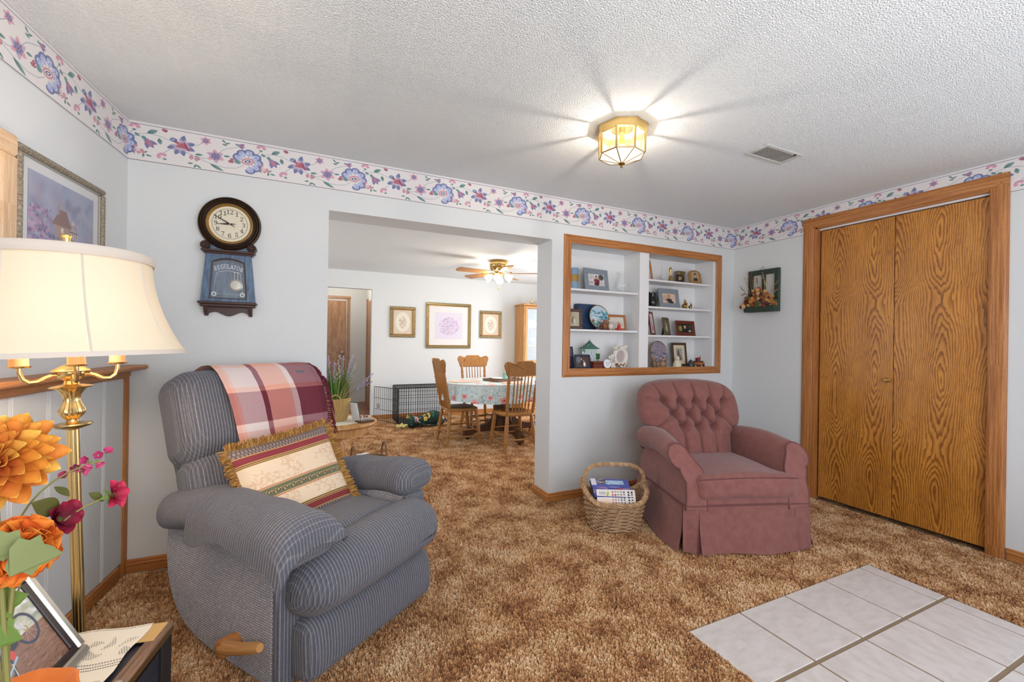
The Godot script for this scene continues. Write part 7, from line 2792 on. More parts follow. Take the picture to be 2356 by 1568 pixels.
	mini_frame("maple frame with a pale landscape on the middle left shelf", 2.500, L2, 0.195, 0.145, 0.022, tan_, photo_tex(64, 48, [hx("d8d0c4"), [0.5, 0.7, 0.6, 0.3, hx("c4b8a8")]], [], 20, [hx("c8beb0"), hx("e4dcd0")]), -0.05, -3.10)
	var dl := thing("red_angel", "tiny angel figurine in a red dress before the maple frame", "figurine", Vector3(2.435, L2, -3.0))
	part(dl, "dress", MB.new().lathe([[0.0, 0.0], [0.022, 0.0], [0.020, 0.01], [0.010, 0.05], [0.006, 0.054], [0.0, 0.054]], 16), mat("red_glaze", hx("c42c34"), 0.3))
	part(dl, "head", MB.new().ball(Vector3.ONE * 0.011, Vector3(0, 0.065, 0), 10), mat("skin_glaze", hx("dcae90"), 0.4))
	part(dl, "arms", MB.new().tube([Vector3(-0.006, 0.046, 0), Vector3(-0.02, 0.05, 0.004), Vector3(-0.024, 0.064, 0.004)], 0.0035, 6).tube([Vector3(0.006, 0.046, 0), Vector3(0.02, 0.05, 0.004), Vector3(0.024, 0.064, 0.004)], 0.0035, 6), M.skin_glaze)
	# bottom left shelf
	mini_frame("tall navy frame with a purple picture at the left of the bottom shelf", 1.985, L3, 0.125, 0.185, 0.010, navy, photo_tex(48, 64, [hx("4c4468"), [0.4, 0.3, 0.4, 0.25, hx("8a6cac")], [0.5, 0.8, 0.5, 0.2, hx("5c4438")]], [], 30, [hx("6c5488"), hx("3a3450"), hx("8c6a54")]), 0.05, -3.10)
	mini_frame("low navy frame with a wedding photo on the bottom left shelf", 2.085, L3, 0.165, 0.118, 0.014, navy, photo_tex(64, 48, [hx("4a342c"), [0.2, 0.3, 0.25, 0.4, hx("6a7484")]], [[0.42, 0.28, 0.05, 0.09, skin], [0.40, 0.62, 0.10, 0.28, hx("1c1c22")], [0.58, 0.42, 0.045, 0.08, skin], [0.62, 0.74, 0.10, 0.25, hx("ece8ea")]], 10, [hx("5c4a40")]), 0.05, -3.025)
	var hs := thing("cottage_frame", "green-roofed cottage shaped photo frame on the bottom left shelf", "photo frame", Vector3(2.195, L3, -3.095))
	var gr := mat("green_roof", hx("3c6a5c"), 0.5)
	part(hs, "wall", MB.new().box(Vector3(0.155, 0.165, 0.014), Vector3(0, 0.0825, 0), 0.002), mat("pale_green", hx("b8ccc4"), 0.6))
	part(hs, "roof", MB.new().at(0, 0.165, 0).ext(PackedVector2Array([Vector2(-0.105, 0), Vector2(0.105, 0), Vector2(0.06, 0.022), Vector2(0.02, 0.05), Vector2(0.006, 0.066), Vector2(-0.006, 0.066), Vector2(-0.02, 0.05), Vector2(-0.06, 0.022)]), 0.03, 0.003), gr)
	part(hs, "finial", MB.new().ball(Vector3(0.005, 0.009, 0.005), Vector3(0, 0.237, 0), 8), gr)
	var pq := MB.new()
	pq.quad(Vector3(-0.045, 0.135, 0.0075), Vector3(0.045, 0.135, 0.0075), Vector3(0.045, 0.03, 0.0075), Vector3(-0.045, 0.03, 0.0075), Vector2(0, 0), Vector2(1, 0), Vector2(1, 1), Vector2(0, 1))
	part(hs, "photograph", pq, mat("cottage_photo", Color.WHITE, 0.4, 0.0, photo_tex(48, 56, [hx("c4ccd4")], [[0.4, 0.4, 0.09, 0.1, hx("5c5864")], [0.45, 0.7, 0.2, 0.25, hx("7c8090")], [0.65, 0.5, 0.07, 0.08, skin]], 30, [hx("8c94a4"), hx("dce0e4"), hx("64687c")])))
	for k in 26:
		var b := MB.new().tint(pick([hx("2f6a3c"), hx("4c8c4c"), hx("e8ece4"), hx("3c7a48")]))
		b.ball(Vector3(0.007, 0.006, 0.004), Vector3.ZERO, 6)
		part(hs, "ivy_leaf", b, M.colors, pose(-0.066 + rr(-0.016, 0.016) + (0.03 if k < 8 else 0.0), rr(0.06, 0.175) if k > 7 else rr(0.165, 0.20), 0.012))
	var tb := MB.new().tint(hx("2f6a3c"))
	for k in 12:
		tb.ball(Vector3.ONE * 0.011, Vector3(0.085 + rr(-0.014, 0.014), 0.10 + rr(-0.018, 0.018), 0.014 + rr(-0.004, 0.008)), 7)
	tb.tint(hx("5a4030")).box(Vector3(0.005, 0.08, 0.005), Vector3(0.085, 0.045, 0.012))
	part(hs, "topiary", tb, M.colors)
	var wb := thing("keepsake_box", "small reddish wooden keepsake box on the bottom left shelf", "box", Vector3(2.265, L3, -3.03), 0.05)
	part(wb, "box_body", MB.new().box(Vector3(0.19, 0.042, 0.06), Vector3(0, 0.021, 0), 0.003), red)
	part(wb, "box_lid", MB.new().box(Vector3(0.194, 0.018, 0.064), Vector3(0, 0.0515, 0), 0.003), red)
	var cdisc := thing("round_plaque", "white round plaque leaning on the keepsake box", "plaque", Vector3(2.310, L3, -2.995))
	part(cdisc, "disc", MB.new().at(0, 0.040, 0, Vector3(PI / 2 - 0.1, 0, 0)).lathe([[0.0, 0.0], [0.038, 0.0], [0.040, 0.003], [0.038, 0.006], [0.0, 0.006]], 28), M.white_print)
	part(cdisc, "marking", MB.new().ball(Vector3(0.006, 0.005, 0.001), Vector3(-0.012, 0.048, 0.0075), 8).ball(Vector3(0.006, 0.005, 0.001), Vector3(0.012, 0.048, 0.0075), 8).ball(Vector3(0.014, 0.002, 0.001), Vector3(0, 0.030, 0.0075), 8), mat("faint_print", hx("b49a98"), 0.6))
	# white puppy and the puppy frame
	var wf := mat("white_fur", hx("e2ddd2"), 0.8)
	var fur := func(v: Vector3) -> Vector3: return v * (1.0 + 0.06 * sin(v.x * 400.0) * sin(v.y * 370.0 + 1.0) * sin(v.z * 390.0))
	var pup := func(par: Node3D, x: float, y: float, z: float, s: float, sit: bool) -> void:
		var b := MB.new()
		if sit:
			b.ball(Vector3(0.030, 0.042, 0.028) * s, Vector3(x, y + 0.040 * s, z), 16, fur)
			b.ball(Vector3(0.010, 0.014, 0.012) * s, Vector3(x - 0.016 * s, y + 0.014 * s, z + 0.022 * s), 10, fur)
			b.ball(Vector3(0.010, 0.014, 0.012) * s, Vector3(x + 0.016 * s, y + 0.014 * s, z + 0.022 * s), 10, fur)
			part(par, "body", b, wf)
		var hy := y + (0.095 * s if sit else 0.0)
		b = MB.new()
		b.ball(Vector3(0.030, 0.028, 0.026) * s, Vector3(x, hy, z + 0.004), 16, fur)
		b.ball(Vector3(0.014, 0.011, 0.012) * s, Vector3(x, hy - 0.008 * s, z + 0.026 * s), 10, fur)
		for e in [-1.0, 1.0]:
			b.ball(Vector3(0.010, 0.018, 0.010) * s, Vector3(x + e * 0.027 * s, hy - 0.002 * s, z), 10, fur)
		part(par, "head", b, wf)
		b = MB.new().tint(hx("1c1818"))
		for e in [-1.0, 1.0]:
			b.ball(Vector3.ONE * 0.0036 * s, Vector3(x + e * 0.010 * s, hy + 0.004 * s, z + 0.027 * s), 7)
		b.ball(Vector3(0.005, 0.004, 0.003) * s, Vector3(x, hy - 0.004 * s, z + 0.038 * s), 7)
		part(par, "face", b, M.colors)
	var pd := thing("puppy_figurine", "white sitting puppy figurine beside the puppy frame", "figurine", Vector3(2.385, L3, -3.03))
	pup.call(pd, 0.0, 0.0, 0.0, 0.98, true)
	part(pd, "medal", MB.new().at(0, 0.06, 0.03, Vector3(PI / 2, 0, 0)).lathe([[0.0, 0.0], [0.011, 0.0], [0.011, 0.003], [0.0, 0.003]], 14), M.silver)
	var pf := thing("puppy_picture", "white frame with two puppy heads on the bottom left shelf", "photo frame", Vector3(2.500, L3, -3.06))
	var rg := []
	for k in 28:
		var a := TAU * k / 28
		rg.append(Vector3(cos(a) * 0.064, 0.098 + sin(a) * 0.072, 0))
	part(pf, "frame_ring", MB.new().tube(rg, 0.022, 10, true), wf)
	var ph := MB.new()
	for k in 28:
		ph.tri(Vector3(0, 0.098, 0.002), Vector3(rg[(k + 1) % 28].x * 0.8, 0.098 + (rg[(k + 1) % 28].y - 0.098) * 0.8, 0.002), Vector3(rg[k].x * 0.8, 0.098 + (rg[k].y - 0.098) * 0.8, 0.002))
	part(pf, "photograph", ph, mat("pale_portrait", hx("b8aaa8"), 0.4))
	pup.call(pf, -0.048, 0.178, 0.008, 0.95, false)
	pup.call(pf, 0.046, 0.178, 0.008, 0.95, false)
	var bas := MB.new()
	for k in 26:
		bas.tint(pick([hx("c8784c"), hx("e4dcd0"), hx("8a4c34"), hx("ece6dc"), hx("a8885c")]))
		bas.ball(Vector3(0.010, 0.008, 0.008), Vector3(rr(-0.06, 0.06), rr(0.008, 0.042), 0.022 + rr(-0.006, 0.008)), 7)
	part(pf, "base", bas, M.colors)

	# right bay, top
	mini_frame("oak frame turned side on at the left of the top right shelf", 2.865, R1, 0.15, 0.185, 0.024, M.oak, photo_tex(32, 48, [hx("8c6a48")], []), 0.75, -3.06)
	var bell := thing("brass_bell", "brass and crystal hand bell on the top right shelf", "bell", Vector3(3.075, R1, -3.05))
	part(bell, "bell_body", MB.new().lathe([[0.0, 0.05], [0.012, 0.05], [0.020, 0.042], [0.030, 0.02], [0.040, 0.004], [0.042, 0.0], [0.038, 0.002], [0.0, 0.03]], 24), M.brass)
	part(bell, "handle", MB.new().lathe([[0.0, 0.048], [0.010, 0.05], [0.005, 0.062], [0.008, 0.072], [0.006, 0.085], [0.013, 0.105], [0.015, 0.120], [0.010, 0.134], [0.0, 0.138]], 16), M.brass)
	solo("crystal_bowl", MB.new().lathe([[0.0, 0.0], [0.020, 0.0], [0.024, 0.006], [0.042, 0.034], [0.048, 0.048], [0.044, 0.048], [0.038, 0.034], [0.018, 0.008], [0.0, 0.006]], 28, func(v: Vector3, a: float) -> Vector3: return Vector3(v.x * (1.0 + 0.03 * cos(a * 14.0)), v.y, v.z * (1.0 + 0.03 * cos(a * 14.0)))), M.cut_glass, "small amber-tinted crystal bowl beside the brass bell", "bowl", pose(2.990, R1, -3.04))
	var ov := thing("oval_medallion", "oval dark medallion with a gilt rose on the top right shelf", "medallion", Vector3(3.195, R1, -3.045))
	ov.basis = Basis.from_euler(Vector3(-0.2, 0, 0))
	part(ov, "rim", MB.new().at(0, 0.042, 0, Vector3(PI / 2, 0, 0)).lathe([[0.0, -0.004], [0.046, -0.004], [0.050, 0.004], [0.046, 0.010], [0.038, 0.006], [0.0, 0.004]], 28, func(v: Vector3, _a: float) -> Vector3: return v * Vector3(1.0, 1, 0.84)), M.black_wood)
	var ro := MB.new()
	for k in 9:
		var a := k * 2.4
		ro.ball(Vector3(0.009, 0.009, 0.004), Vector3(cos(a) * 0.006 * sqrt(k), 0.042 + sin(a) * 0.006 * sqrt(k), 0.008), 8)
	part(ov, "gilt_rose", ro, M.brass)
	var gx := thing("gilt_box", "tall gilt patterned box behind the arched portrait frame", "box", Vector3(3.285, R1, -3.135), 0.1)
	part(gx, "box_body", MB.new().rbox(Vector3(0.10, 0.125, 0.05), 0.012, 2), M.gilt, pose(0, 0.0625, 0))
	part(gx, "box_lid", MB.new().rbox(Vector3(0.104, 0.018, 0.054), 0.006, 2), M.gilt, pose(0, 0.118, 0))
	var af := thing("arched_frame", "arched tan frame with an old portrait on the top right shelf", "photo frame", Vector3(3.400, R1 + 0.002, -3.045))
	af.basis = Basis.from_euler(Vector3(0, -0.1, 0)) * Basis.from_euler(Vector3(-0.2, 0, 0))
	part(af, "panel", MB.new().ext(PackedVector2Array([Vector2(-0.075, 0), Vector2(0.075, 0), Vector2(0.075, 0.10), Vector2(0.055, 0.128), Vector2(0.02, 0.138), Vector2(-0.02, 0.138), Vector2(-0.055, 0.128), Vector2(-0.075, 0.10)]), 0.014, 0.003), mat("tan_leather", hx("9c7444"), 0.5), pose(0, 0, 0))
	pq = MB.new()
	pq.quad(Vector3(-0.042, 0.118, 0.0075), Vector3(0.042, 0.118, 0.0075), Vector3(0.042, 0.028, 0.0075), Vector3(-0.042, 0.028, 0.0075), Vector2(0, 0), Vector2(1, 0), Vector2(1, 1), Vector2(0, 1))
	part(af, "photograph", pq, mat("arch_photo", Color.WHITE, 0.4, 0.0, photo_tex(48, 48, [hx("b49c78")], [[0.5, 0.30, 0.20, 0.20, hx("241e1c")], [0.5, 0.40, 0.12, 0.15, hx("d0b08c")], [0.5, 0.85, 0.36, 0.28, hx("2a2524")], [0.5, 0.62, 0.08, 0.06, hx("e0d4c0")]])))
	part(af, "easel_leg", MB.new().box(Vector3(0.05, 0.11, 0.002), Vector3(0, -0.055, 0)), M.dark, pose(0, 0.112, -0.008, Vector3(0.42, 0, 0)))
	# right bay, second
	var jg := thing("dark_jug", "dark glossy ruffled jug on the second right shelf", "jug", Vector3(2.860, R2, -3.06))
	part(jg, "jug_body", MB.new().lathe([[0.0, 0.0], [0.040, 0.0], [0.044, 0.01], [0.052, 0.035], [0.050, 0.06], [0.040, 0.085], [0.036, 0.10], [0.046, 0.13], [0.042, 0.13], [0.032, 0.10], [0.0, 0.09]], 32, func(v: Vector3, a: float) -> Vector3: return Vector3(v.x, v.y + 0.006 * sin(a * 7.0) * smoothstep(0.09, 0.13, v.y), v.z)), mat("black_glaze", hx("16161c"), 0.1))
	part(jg, "handle", MB.new().tube([Vector3(0.040, 0.11, 0), Vector3(0.068, 0.10, 0), Vector3(0.070, 0.07, 0), Vector3(0.050, 0.045, 0)], 0.006, 8), M.black_glaze)
	mini_frame("slate blue frame with a seated woman's portrait on the second right shelf", 3.085, R2, 0.255, 0.185, 0.046, grey, photo_tex(80, 64, [hx("d8c0a8"), [0.2, 0.5, 0.25, 0.4, hx("c8a890")]], [[0.5, 0.28, 0.13, 0.18, hx("a05a34")], [0.5, 0.32, 0.08, 0.12, hx("dca884")], [0.5, 0.72, 0.26, 0.26, hx("3c343c")], [0.32, 0.85, 0.1, 0.15, hx("c89478")], [0.68, 0.9, 0.2, 0.12, hx("2c2c30")]]), 0.0)
	for k in 4:
		var gfi := thing("gilt_rabbit", ["tallest gilt rabbit figurine beside the slate blue frame", "second gilt rabbit figurine on the second right shelf", "small gilt rabbit figurine next to the glass basket", "smallest gilt rabbit figurine at the front of the second right shelf"][k], "figurine", Vector3([3.235, 3.275, 3.315, 3.345][k], R2, -3.03 - (k % 2) * 0.02), 0.3 * k, "gilt rabbits")
		var s := [1.15, 1.0, 0.85, 0.7][k] as float
		part(gfi, "body", MB.new().ball(Vector3(0.016, 0.020, 0.020) * s, Vector3(0, 0.020 * s, 0), 10), M.old_brass)
		part(gfi, "head", MB.new().ball(Vector3.ONE * 0.011 * s, Vector3(0, 0.046 * s, 0.010 * s), 10), M.old_brass)
		part(gfi, "ears", MB.new().ball(Vector3(0.004, 0.013, 0.003) * s, Vector3(-0.006 * s, 0.063 * s, 0.006 * s), 8).ball(Vector3(0.004, 0.013, 0.003) * s, Vector3(0.006 * s, 0.063 * s, 0.006 * s), 8), M.old_brass)
	var gbk := thing("glass_basket", "tiny clear glass basket at the right of the second right shelf", "basket", Vector3(3.425, R2, -3.03))
	part(gbk, "bowl", MB.new().lathe([[0.0, 0.0], [0.022, 0.0], [0.034, 0.016], [0.040, 0.032], [0.037, 0.032], [0.030, 0.016], [0.0, 0.006]], 20), M.cut_glass)
	var hd := []
	for k in 13:
		var a := PI * k / 12
		hd.append(Vector3(cos(a) * 0.036, 0.03 + sin(a) * 0.055, 0))
	part(gbk, "handle", MB.new().tube(hd, 0.0045, 6), M.cut_glass)
	# right bay, third
	mini_frame("tall cherry frame with a couple's portrait at the left of the third right shelf", 2.875, R3, 0.145, 0.220, 0.020, red, photo_tex(48, 80, [hx("ded6d4")], [[0.45, 0.22, 0.09, 0.06, hx("4c3a34")], [0.45, 0.28, 0.08, 0.05, skin], [0.45, 0.5, 0.16, 0.18, hx("a8806c")], [0.6, 0.75, 0.25, 0.18, hx("946a58")]]), 0.55, -3.05)
	var old := mat("antique_frame", hx("5c5236"), 0.45, 0.3)
	var gf := mini_frame("antique bronze frame with a sepia couple on the third right shelf", 3.060, R3, 0.125, 0.165, 0.022, old, photo_tex(48, 64, [hx("6c6040")], [[0.45, 0.3, 0.14, 0.12, hx("b8a888")], [0.5, 0.62, 0.22, 0.25, hx("c8bca0")], [0.62, 0.36, 0.10, 0.10, hx("a89878")]]), 0.35)
	for k in 7:
		part(gf, "scallop", MB.new().ball(Vector3(0.010, 0.007, 0.007), Vector3(-0.054 + k * 0.018, 0.166, 0), 8), old)
	mini_frame("wide cherry frame with a grey-haired person's photo on the third right shelf", 3.300, R3, 0.250, 0.148, 0.032, red, photo_tex(80, 48, [hx("2c2a24"), [0.15, 0.5, 0.15, 0.4, hx("8c9c44")], [0.85, 0.3, 0.2, 0.2, hx("4c4438")]], [[0.47, 0.30, 0.09, 0.15, hx("c8c4c0")], [0.47, 0.42, 0.075, 0.14, hx("d49a84")], [0.5, 0.85, 0.2, 0.25, hx("16161a")], [0.8, 0.8, 0.12, 0.12, hx("b8b4a4")]]), 0.0)
	# right bay, bottom
	for k in 3:
		bear.call(["brown bear figurine at the left of the bottom right shelf", "grey bear figurine between two others on the bottom right shelf", "tan bear figurine touching the cottage plate"][k], 2.855 + k * 0.055, L3, -3.02 - (k % 2) * 0.02, [hx("8a7058"), hx("9a968c"), hx("b08a64")][k], [1.25, 1.0, 1.1][k], "bears on the bottom right shelf")
	pa = Paint.make(128, 128, hx("8c8494"))
	for k in 70:
		pa.blob(rr(0, 128), rr(0, 50), rr(8, 20), rr(4, 10), 0, pick([hx("a08088"), hx("7c7c98"), hx("b49a94"), hx("8c8ca8")]), 0.6, 0, 0.6)
	for k in 80:
		pa.blob(rr(0, 128), rr(55, 128), rr(3, 10), rr(3, 7), 0, pick([hx("4c4a64"), hx("6c6c8c"), hx("c4c0cc"), hx("9c7470"), hx("3c3a50"), hx("b0b4c8")]), 0.8, 0, 0.5)
	plate.call("round plate painted with a dusky garden on the bottom right shelf", 2.985, L3, 0.118, pa.tex(), 0.1)
	for s in [-1.0, 1.0]:
		var sc := []
		for k in 20:
			var a := k * 0.42
			var r := 0.003 + k * 0.0011
			sc.append(Vector3(s * (0.028 - cos(a) * r), 0.026 + sin(a) * r, 0.045))
		part(get_node("decor_plate_001"), "stand_scroll", MB.new().tube(sc, 0.0035, 6), M.black_metal)
	var ct := thing("cat_figurine", "cream sitting cat figurine on the bottom right shelf", "figurine", Vector3(3.155, L3, -3.03))
	var cm := mat("ivory_glaze", hx("e4dcc0"), 0.35)
	part(ct, "body", MB.new().lathe([[0.0, 0.0], [0.036, 0.0], [0.040, 0.012], [0.036, 0.035], [0.025, 0.058], [0.018, 0.068], [0.0, 0.07]], 20), cm)
	part(ct, "head", MB.new().ball(Vector3(0.022, 0.019, 0.019), Vector3(0, 0.080, 0.004), 12), cm)
	part(ct, "ears", MB.new().at(-0.013, 0.100, 0.002).lathe([[0.008, -0.008], [0.004, 0.004], [0.0, 0.012]], 8).at(0.013, 0.100, 0.002).lathe([[0.008, -0.008], [0.004, 0.004], [0.0, 0.012]], 8), cm)
	part(ct, "collar", MB.new().at(0, 0.066, 0.002).lathe([[0.017, -0.003], [0.021, 0.0], [0.017, 0.003]], 16), mat("pink_glaze", hx("c89a90"), 0.5))
	mini_frame("dark walnut frame with a street photo on the bottom right shelf", 3.270, L3, 0.185, 0.232, 0.024, brn, photo_tex(48, 64, [hx("a8a4a0"), [0.35, 0.5, 0.2, 0.5, hx("4a4a4c")]], [[0.6, 0.6, 0.14, 0.14, hx("8c5a54")], [0.6, 0.8, 0.3, 0.14, hx("6c6460")]], 20, [hx("c4c0b8"), hx("7c7874")]), -0.05, -3.10, 0.12, 0.030, hx("dcd0ac"))
	var ja := thing("pewter_jar", "small dark pewter jar before the walnut frame", "jar", Vector3(3.300, L3, -3.0))
	part(ja, "jar_body", MB.new().lathe([[0.0, 0.0], [0.028, 0.0], [0.032, 0.012], [0.030, 0.034], [0.020, 0.046], [0.018, 0.052], [0.0, 0.052]], 24), mat("pewter", hx("4a4c50"), 0.4, 0.7))
	part(ja, "lid", MB.new().lathe([[0.0, 0.052], [0.020, 0.052], [0.020, 0.058], [0.008, 0.064], [0.004, 0.072], [0.0, 0.073]], 20), M.pewter)
	var tk := thing("wooden_truck", "little orange wooden truck loaded with flowers on the bottom right shelf", "toy truck", Vector3(3.435, L3, -3.025), -0.15)
	part(tk, "bed", MB.new().box(Vector3(0.105, 0.030, 0.045), Vector3(0, 0.030, 0), 0.003), tan_)
	for k in 4:
		part(tk, "bed_slat", MB.new().box(Vector3(0.004, 0.032, 0.048), Vector3(-0.045 + k * 0.026, 0.040, 0), 0.001), M.oak_dark)
	part(tk, "cab", MB.new().box(Vector3(0.036, 0.045, 0.042), Vector3(-0.010, 0.066, 0), 0.006), mat("barn_red", hx("7c3430"), 0.5))
	for k in 4:
		part(tk, "wheel", MB.new().at(-0.034 + (k % 2) * 0.068, 0.012, (-0.026 if k < 2 else 0.026), Vector3(PI / 2, 0, 0)).lathe([[0.0, -0.004], [0.012, -0.004], [0.012, 0.004], [0.0, 0.004]], 14), M.dark)
	for k in 8:
		var b := MB.new().tint(pick([hx("e8e0dc"), hx("c89090"), hx("8c2c34")]))
		b.ball(Vector3.ONE * 0.008, Vector3(rr(-0.03, 0.02), 0.094 + rr(-0.004, 0.006), rr(-0.012, 0.014)), 7)
		part(tk, "blossom", b, M.colors)


func petal_mesh(l: float, w: float, cup: float, curl: float, a: Color, b: Color, tipw := 0.5) -> ArrayMesh:
	# a petal from the origin along +y, face +z
	var m := MB.new()
	var n := 10
	var k := 6
	var rows := []
	for i in n + 1:
		var t := 1.0 - pow(1.0 - float(i) / n, 1.6)
		var half := w * (0.25 + 0.75 * minf(1.0, pow(t / (tipw * 0.36), 0.8)))
		if t > tipw * 0.36:
			half = w * sqrt(maxf(0.0, 1.0 - pow((t - tipw * 0.36) / (1.0 - tipw * 0.36), 2.2)))
		var row := PackedVector3Array()
		for j in k + 1:
			var u := float(j) / k * 2.0 - 1.0
			row.append(Vector3(u * half, t * l * (1.0 - 0.04 * u * u), cup * (u * u) * half * 2.0 + curl * t * t * l ))
		rows.append(row)
	for i in n:
		for j in k:
			m.tint(a.lerp(b, clampf((i + 0.5) / n + rr(-0.06, 0.06), 0, 1)))
			m.quad(rows[i][j], rows[i][j + 1], rows[i + 1][j + 1], rows[i + 1][j])
	return m.mesh(70.0)


func aim(n: Vector3, pos: Vector3) -> Transform3D:
	# z axis along n
	n = n.normalized()
	var x := Vector3.UP.cross(n).normalized()
	return Transform3D(Basis(x, n.cross(x), n), pos)


func leaf_shape(lobes: bool, l: float, w: float) -> MB:
	var m := MB.new()
	var pts := PackedVector2Array()
	if lobes:
		for e in [[0.0, 0.0], [0.25, -0.02], [0.5, 0.10], [0.42, 0.30], [0.55, 0.48], [0.30, 0.58], [0.22, 0.75], [0.0, 1.0], [-0.22, 0.75], [-0.30, 0.58], [-0.55, 0.48], [-0.42, 0.30], [-0.5, 0.10], [-0.25, -0.02]]:
			pts.append(Vector2(e[0] * w * 2.0, e[1] * l))
	else:
		for k in 13:
			var t := k / 12.0
			pts.append(Vector2(w * sin(PI * t), t * l))
		for k in range(11, 0, -1):
			var t := k / 12.0
			pts.append(Vector2(-w * sin(PI * t), t * l))
	m.ext(pts, 0.0012)
	for i in m.p.size():
		var v := m.p[i]
		v.z += absf(v.x) * 0.25 - v.y * v.y / l * 0.25
		m.p[i] = v
	return m


func build_flowers() -> void:
	rng.seed = 314
	var base := Vector3(-0.425, 0.505, -0.955)
	var o := thing("flower_arrangement", "orange dahlia and marigold arrangement with red cosmos in a vase on the trunk", "flowers", base)
	# glazed orange vase
	part(o, "vase", MB.new().lathe([[0.0, 0.0], [0.045, 0.0], [0.060, 0.02], [0.072, 0.07], [0.068, 0.12], [0.058, 0.150], [0.066, 0.172], [0.080, 0.186], [0.076, 0.187], [0.060, 0.172], [0.050, 0.150], [0.0, 0.14]], 40, func(v: Vector3, a: float) -> Vector3: return Vector3(v.x * (1.0 + 0.03 * cos(a * 8.0)), v.y, v.z * (1.0 + 0.03 * cos(a * 8.0)))), M.orange_glaze)
	var cam := Vector3(0, 1.281, 0)
	if not M.has("stem"):
		mat("stem", hx("8c8a4c"), 0.7)
	var stem := func(called: String, to: Vector3, r: float, via: Vector3):
		# out of the vase, by way of a bend, to the bloom
		var a := Vector3(0, 0.15, 0)
		var pts := []
		for k in 15:
			var t := k / 14.0
			pts.append(a.lerp(via, t).lerp(via.lerp(to, t), t))
		part(o, called, MB.new().tube(pts, r, 6), M.stem)
	# dahlia
	var dp := Vector3(-0.462, 1.072, -0.985) - base
	stem.call("stem", dp, 0.004, Vector3(-0.02, 0.35, -0.02))
	var nrm := (cam - (dp + base)).normalized() * 0.72 + Vector3(-0.15, 0.45, 0.25)
	var dah := part(o, "dahlia", MB.new().ball(Vector3(0.014, 0.014, 0.012), Vector3.ZERO, 10), M.oak_light, aim(nrm, dp))
	var o1 := hx("d8742c")
	var y1 := hx("f0b648")
	var kinds := [petal_mesh(0.084, 0.0165, 0.35, 0.10, o1, hx("f0b040"), 1.7), petal_mesh(0.082, 0.0175, 0.4, 0.05, hx("e08c34"), hx("f4cc5c"), 1.7), petal_mesh(0.086, 0.016, 0.3, 0.14, hx("cc602c"), hx("eca23c"), 1.7)]
	for layer in 6:
		var cnt := [17, 17, 15, 13, 10, 7][layer] as int
		var tilt := [1.62, 1.38, 1.12, 0.84, 0.56, 0.30][layer] as float
		var sc := [1.0, 0.97, 0.88, 0.76, 0.60, 0.44][layer] as float
		for k in cnt:
			var a := TAU * k / cnt + layer * 0.35 + rr(-0.05, 0.05)
			var b := Basis(Vector3(0, 0, 1), a) * Basis(Vector3(1, 0, 0), (PI / 2 - tilt - rr(-0.06, 0.06))) * Basis.IDENTITY.scaled(Vector3.ONE * sc * rr(0.94, 1.06))
			part(dah, "petal", kinds[rng.randi() % 3], M.petal, Transform3D(b, Vector3(0, 0, layer * 0.0035 - 0.008)))
	# marigolds
	var mk := [petal_mesh(0.034, 0.016, 0.5, 0.35, hx("d8541c"), hx("f08a24"), 1.5), petal_mesh(0.034, 0.018, -0.5, 0.25, hx("e06a1c"), hx("f4a03c"), 1.5), petal_mesh(0.032, 0.015, 0.7, -0.2, hx("c8441c"), hx("ec7c20"), 1.5)]
	for f in [[Vector3(-0.432, 0.925, -0.985), 0.052, "marigold"]]:
		var p: Vector3 = f[0] - base
		stem.call("stem", p, 0.0035, Vector3(-0.02, 0.25, -0.02))
		var mg := part(o, f[2], MB.new().ball(Vector3.ONE * 0.018, Vector3.ZERO, 8), M.orange_glaze, aim(cam - f[0] + Vector3(0.1, 0, 0), p))
		for k in 120:
			var g := k / 120.0
			var th := acos(1.0 - g * 1.45)
			var a := k * 2.399
			var d := Vector3(sin(th) * cos(a), sin(th) * sin(a), cos(th))
			var x := d.cross(Vector3(0.3, 0.2, 1)).normalized()
			var b := Basis(x, d, x.cross(d)) * Basis(Vector3(0, 1, 0), rr(0, TAU))
			part(mg, "petal", mk[k % 3], M.petal, Transform3D(b.scaled_local(Vector3.ONE * rr(0.62, 0.95)), d * (f[1] - 0.026)))
	# red cosmos on a long stem, seen from the side
	var red_p := petal_mesh(0.030, 0.011, 0.3, -0.15, hx("8c1030"), hx("d83058"), 1.4)
	var dark_p := petal_mesh(0.032, 0.013, 0.3, 0.1, hx("5a0c24"), hx("b01c40"), 1.4)
	for f in [[Vector3(-0.350, 0.965, -1.102), Vector3(0.85, 0.25, 0.35), red_p, 0.95], [Vector3(-0.418, 0.938, -1.075), Vector3(0.75, 0.35, 0.5), dark_p, 1.15]]:
		var p: Vector3 = f[0] - base
		stem.call("thin_stem", p, 0.0016, Vector3(-0.075, 0.43, -0.10))
		var cs := part(o, "cosmos", MB.new().ball(Vector3(0.006, 0.006, 0.008), Vector3.ZERO, 8), M.leaf_dark, aim(f[1], p))
		for k in 8:
			var b := Basis(Vector3(0, 0, 1), TAU * k / 8 + rr(-0.1, 0.1)) * Basis(Vector3(1, 0, 0), PI / 2 - rr(0.6, 1.35))
			part(cs, "petal", f[2], M.petal, Transform3D(b.scaled_local(Vector3.ONE * f[3] * rr(0.85, 1.1)), Vector3.ZERO))
		for k in 4:
			part(cs, "sepal", leaf_shape(false, 0.016, 0.004), M.leaf_green, Transform3D(Basis(Vector3(0, 0, 1), k * PI / 2) * Basis(Vector3(1, 0, 0), PI / 2 - 1.9), Vector3(0, 0, -0.004)))
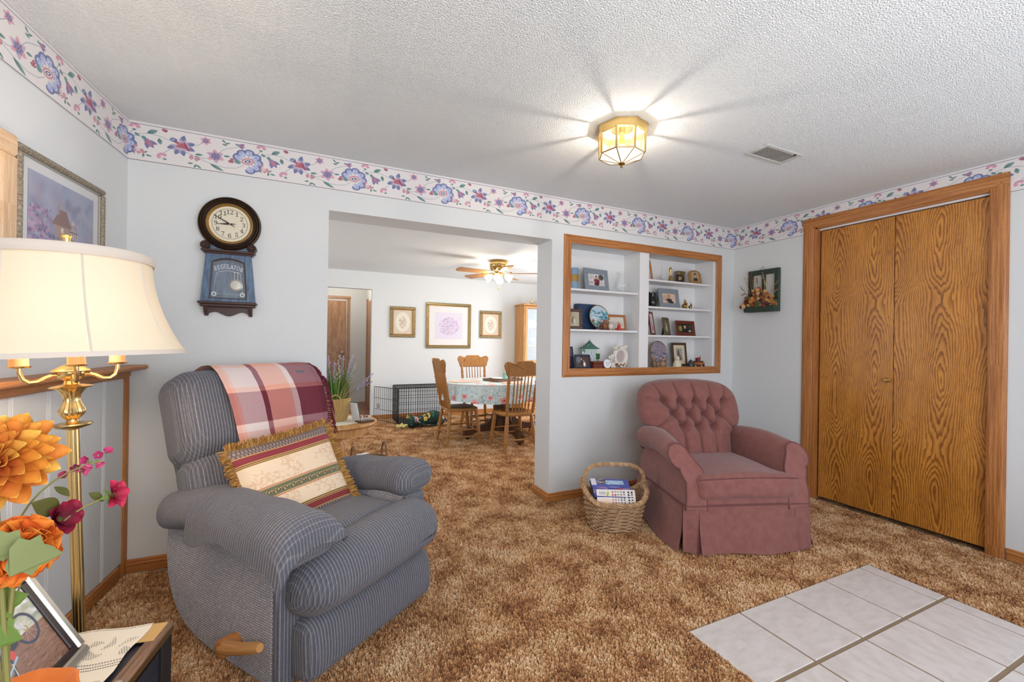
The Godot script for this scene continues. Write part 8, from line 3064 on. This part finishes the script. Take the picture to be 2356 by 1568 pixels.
	# pink spray
	var pk := petal_mesh(0.013, 0.007, 0.4, 0.2, hx("b02868"), hx("e87898"), 1.4)
	stem.call("thin_stem", Vector3(-0.372, 1.032, -1.115) - base, 0.0016, Vector3(-0.12, 0.50, -0.12))
	for k in 9:
		var p := Vector3(-0.425, 1.012, -1.12).lerp(Vector3(-0.368, 1.040, -1.118), k / 8.0) + Vector3(0, rr(-0.009, 0.009), rr(-0.008, 0.008)) - base
		var bl := part(o, "spray_blossom", MB.new().ball(Vector3.ONE * 0.003, Vector3.ZERO, 6), M.leaf_pale, aim(Vector3(rr(-0.2, 1), rr(-0.6, 0.8), rr(0, 1)), p))
		for q in 5:
			part(bl, "petal", pk, M.petal, Transform3D(Basis(Vector3(0, 0, 1), TAU * q / 5) * Basis(Vector3(1, 0, 0), PI / 2 - 0.9), Vector3.ZERO))
	# leaves
	for f in [[Vector3(-0.396, 0.952, -0.880), Vector3(0.4, 0.45, 0.8), 0.058, 0.026, true, "leaf_pale", -1.75], [Vector3(-0.425, 0.972, -0.892), Vector3(0.3, 0.5, 0.8), 0.055, 0.020, true, "leaf_pale", -1.9], [Vector3(-0.462, 0.845, -0.965), Vector3(0.6, 0.4, 0.7), 0.055, 0.024, true, "leaf_green", -1.6], [Vector3(-0.455, 0.81, -0.955), Vector3(0.6, 0.5, 0.6), 0.05, 0.022, true, "leaf_green", -2.2], [Vector3(-0.44, 0.985, -1.04), Vector3(0.7, 0.1, 0.6), 0.055, 0.017, false, "leaf_dark", -2.2], [Vector3(-0.385, 0.975, -1.10), Vector3(0.5, 0.5, 0.5), 0.030, 0.008, false, "leaf_dark", -2.4], [Vector3(-0.412, 0.972, -1.10), Vector3(0.5, 0.5, 0.5), 0.032, 0.007, false, "leaf_dark", 0.4], [Vector3(-0.455, 0.975, -0.93), Vector3(0.5, 0.4, 0.8), 0.045, 0.017, false, "leaf_green", 0.9]]:
		part(o, "leaf", leaf_shape(f[4], f[2], f[3]), M[f[5]], aim(f[1], f[0] - base) * Transform3D(Basis(Vector3(0, 0, 1), f[6]), Vector3.ZERO))
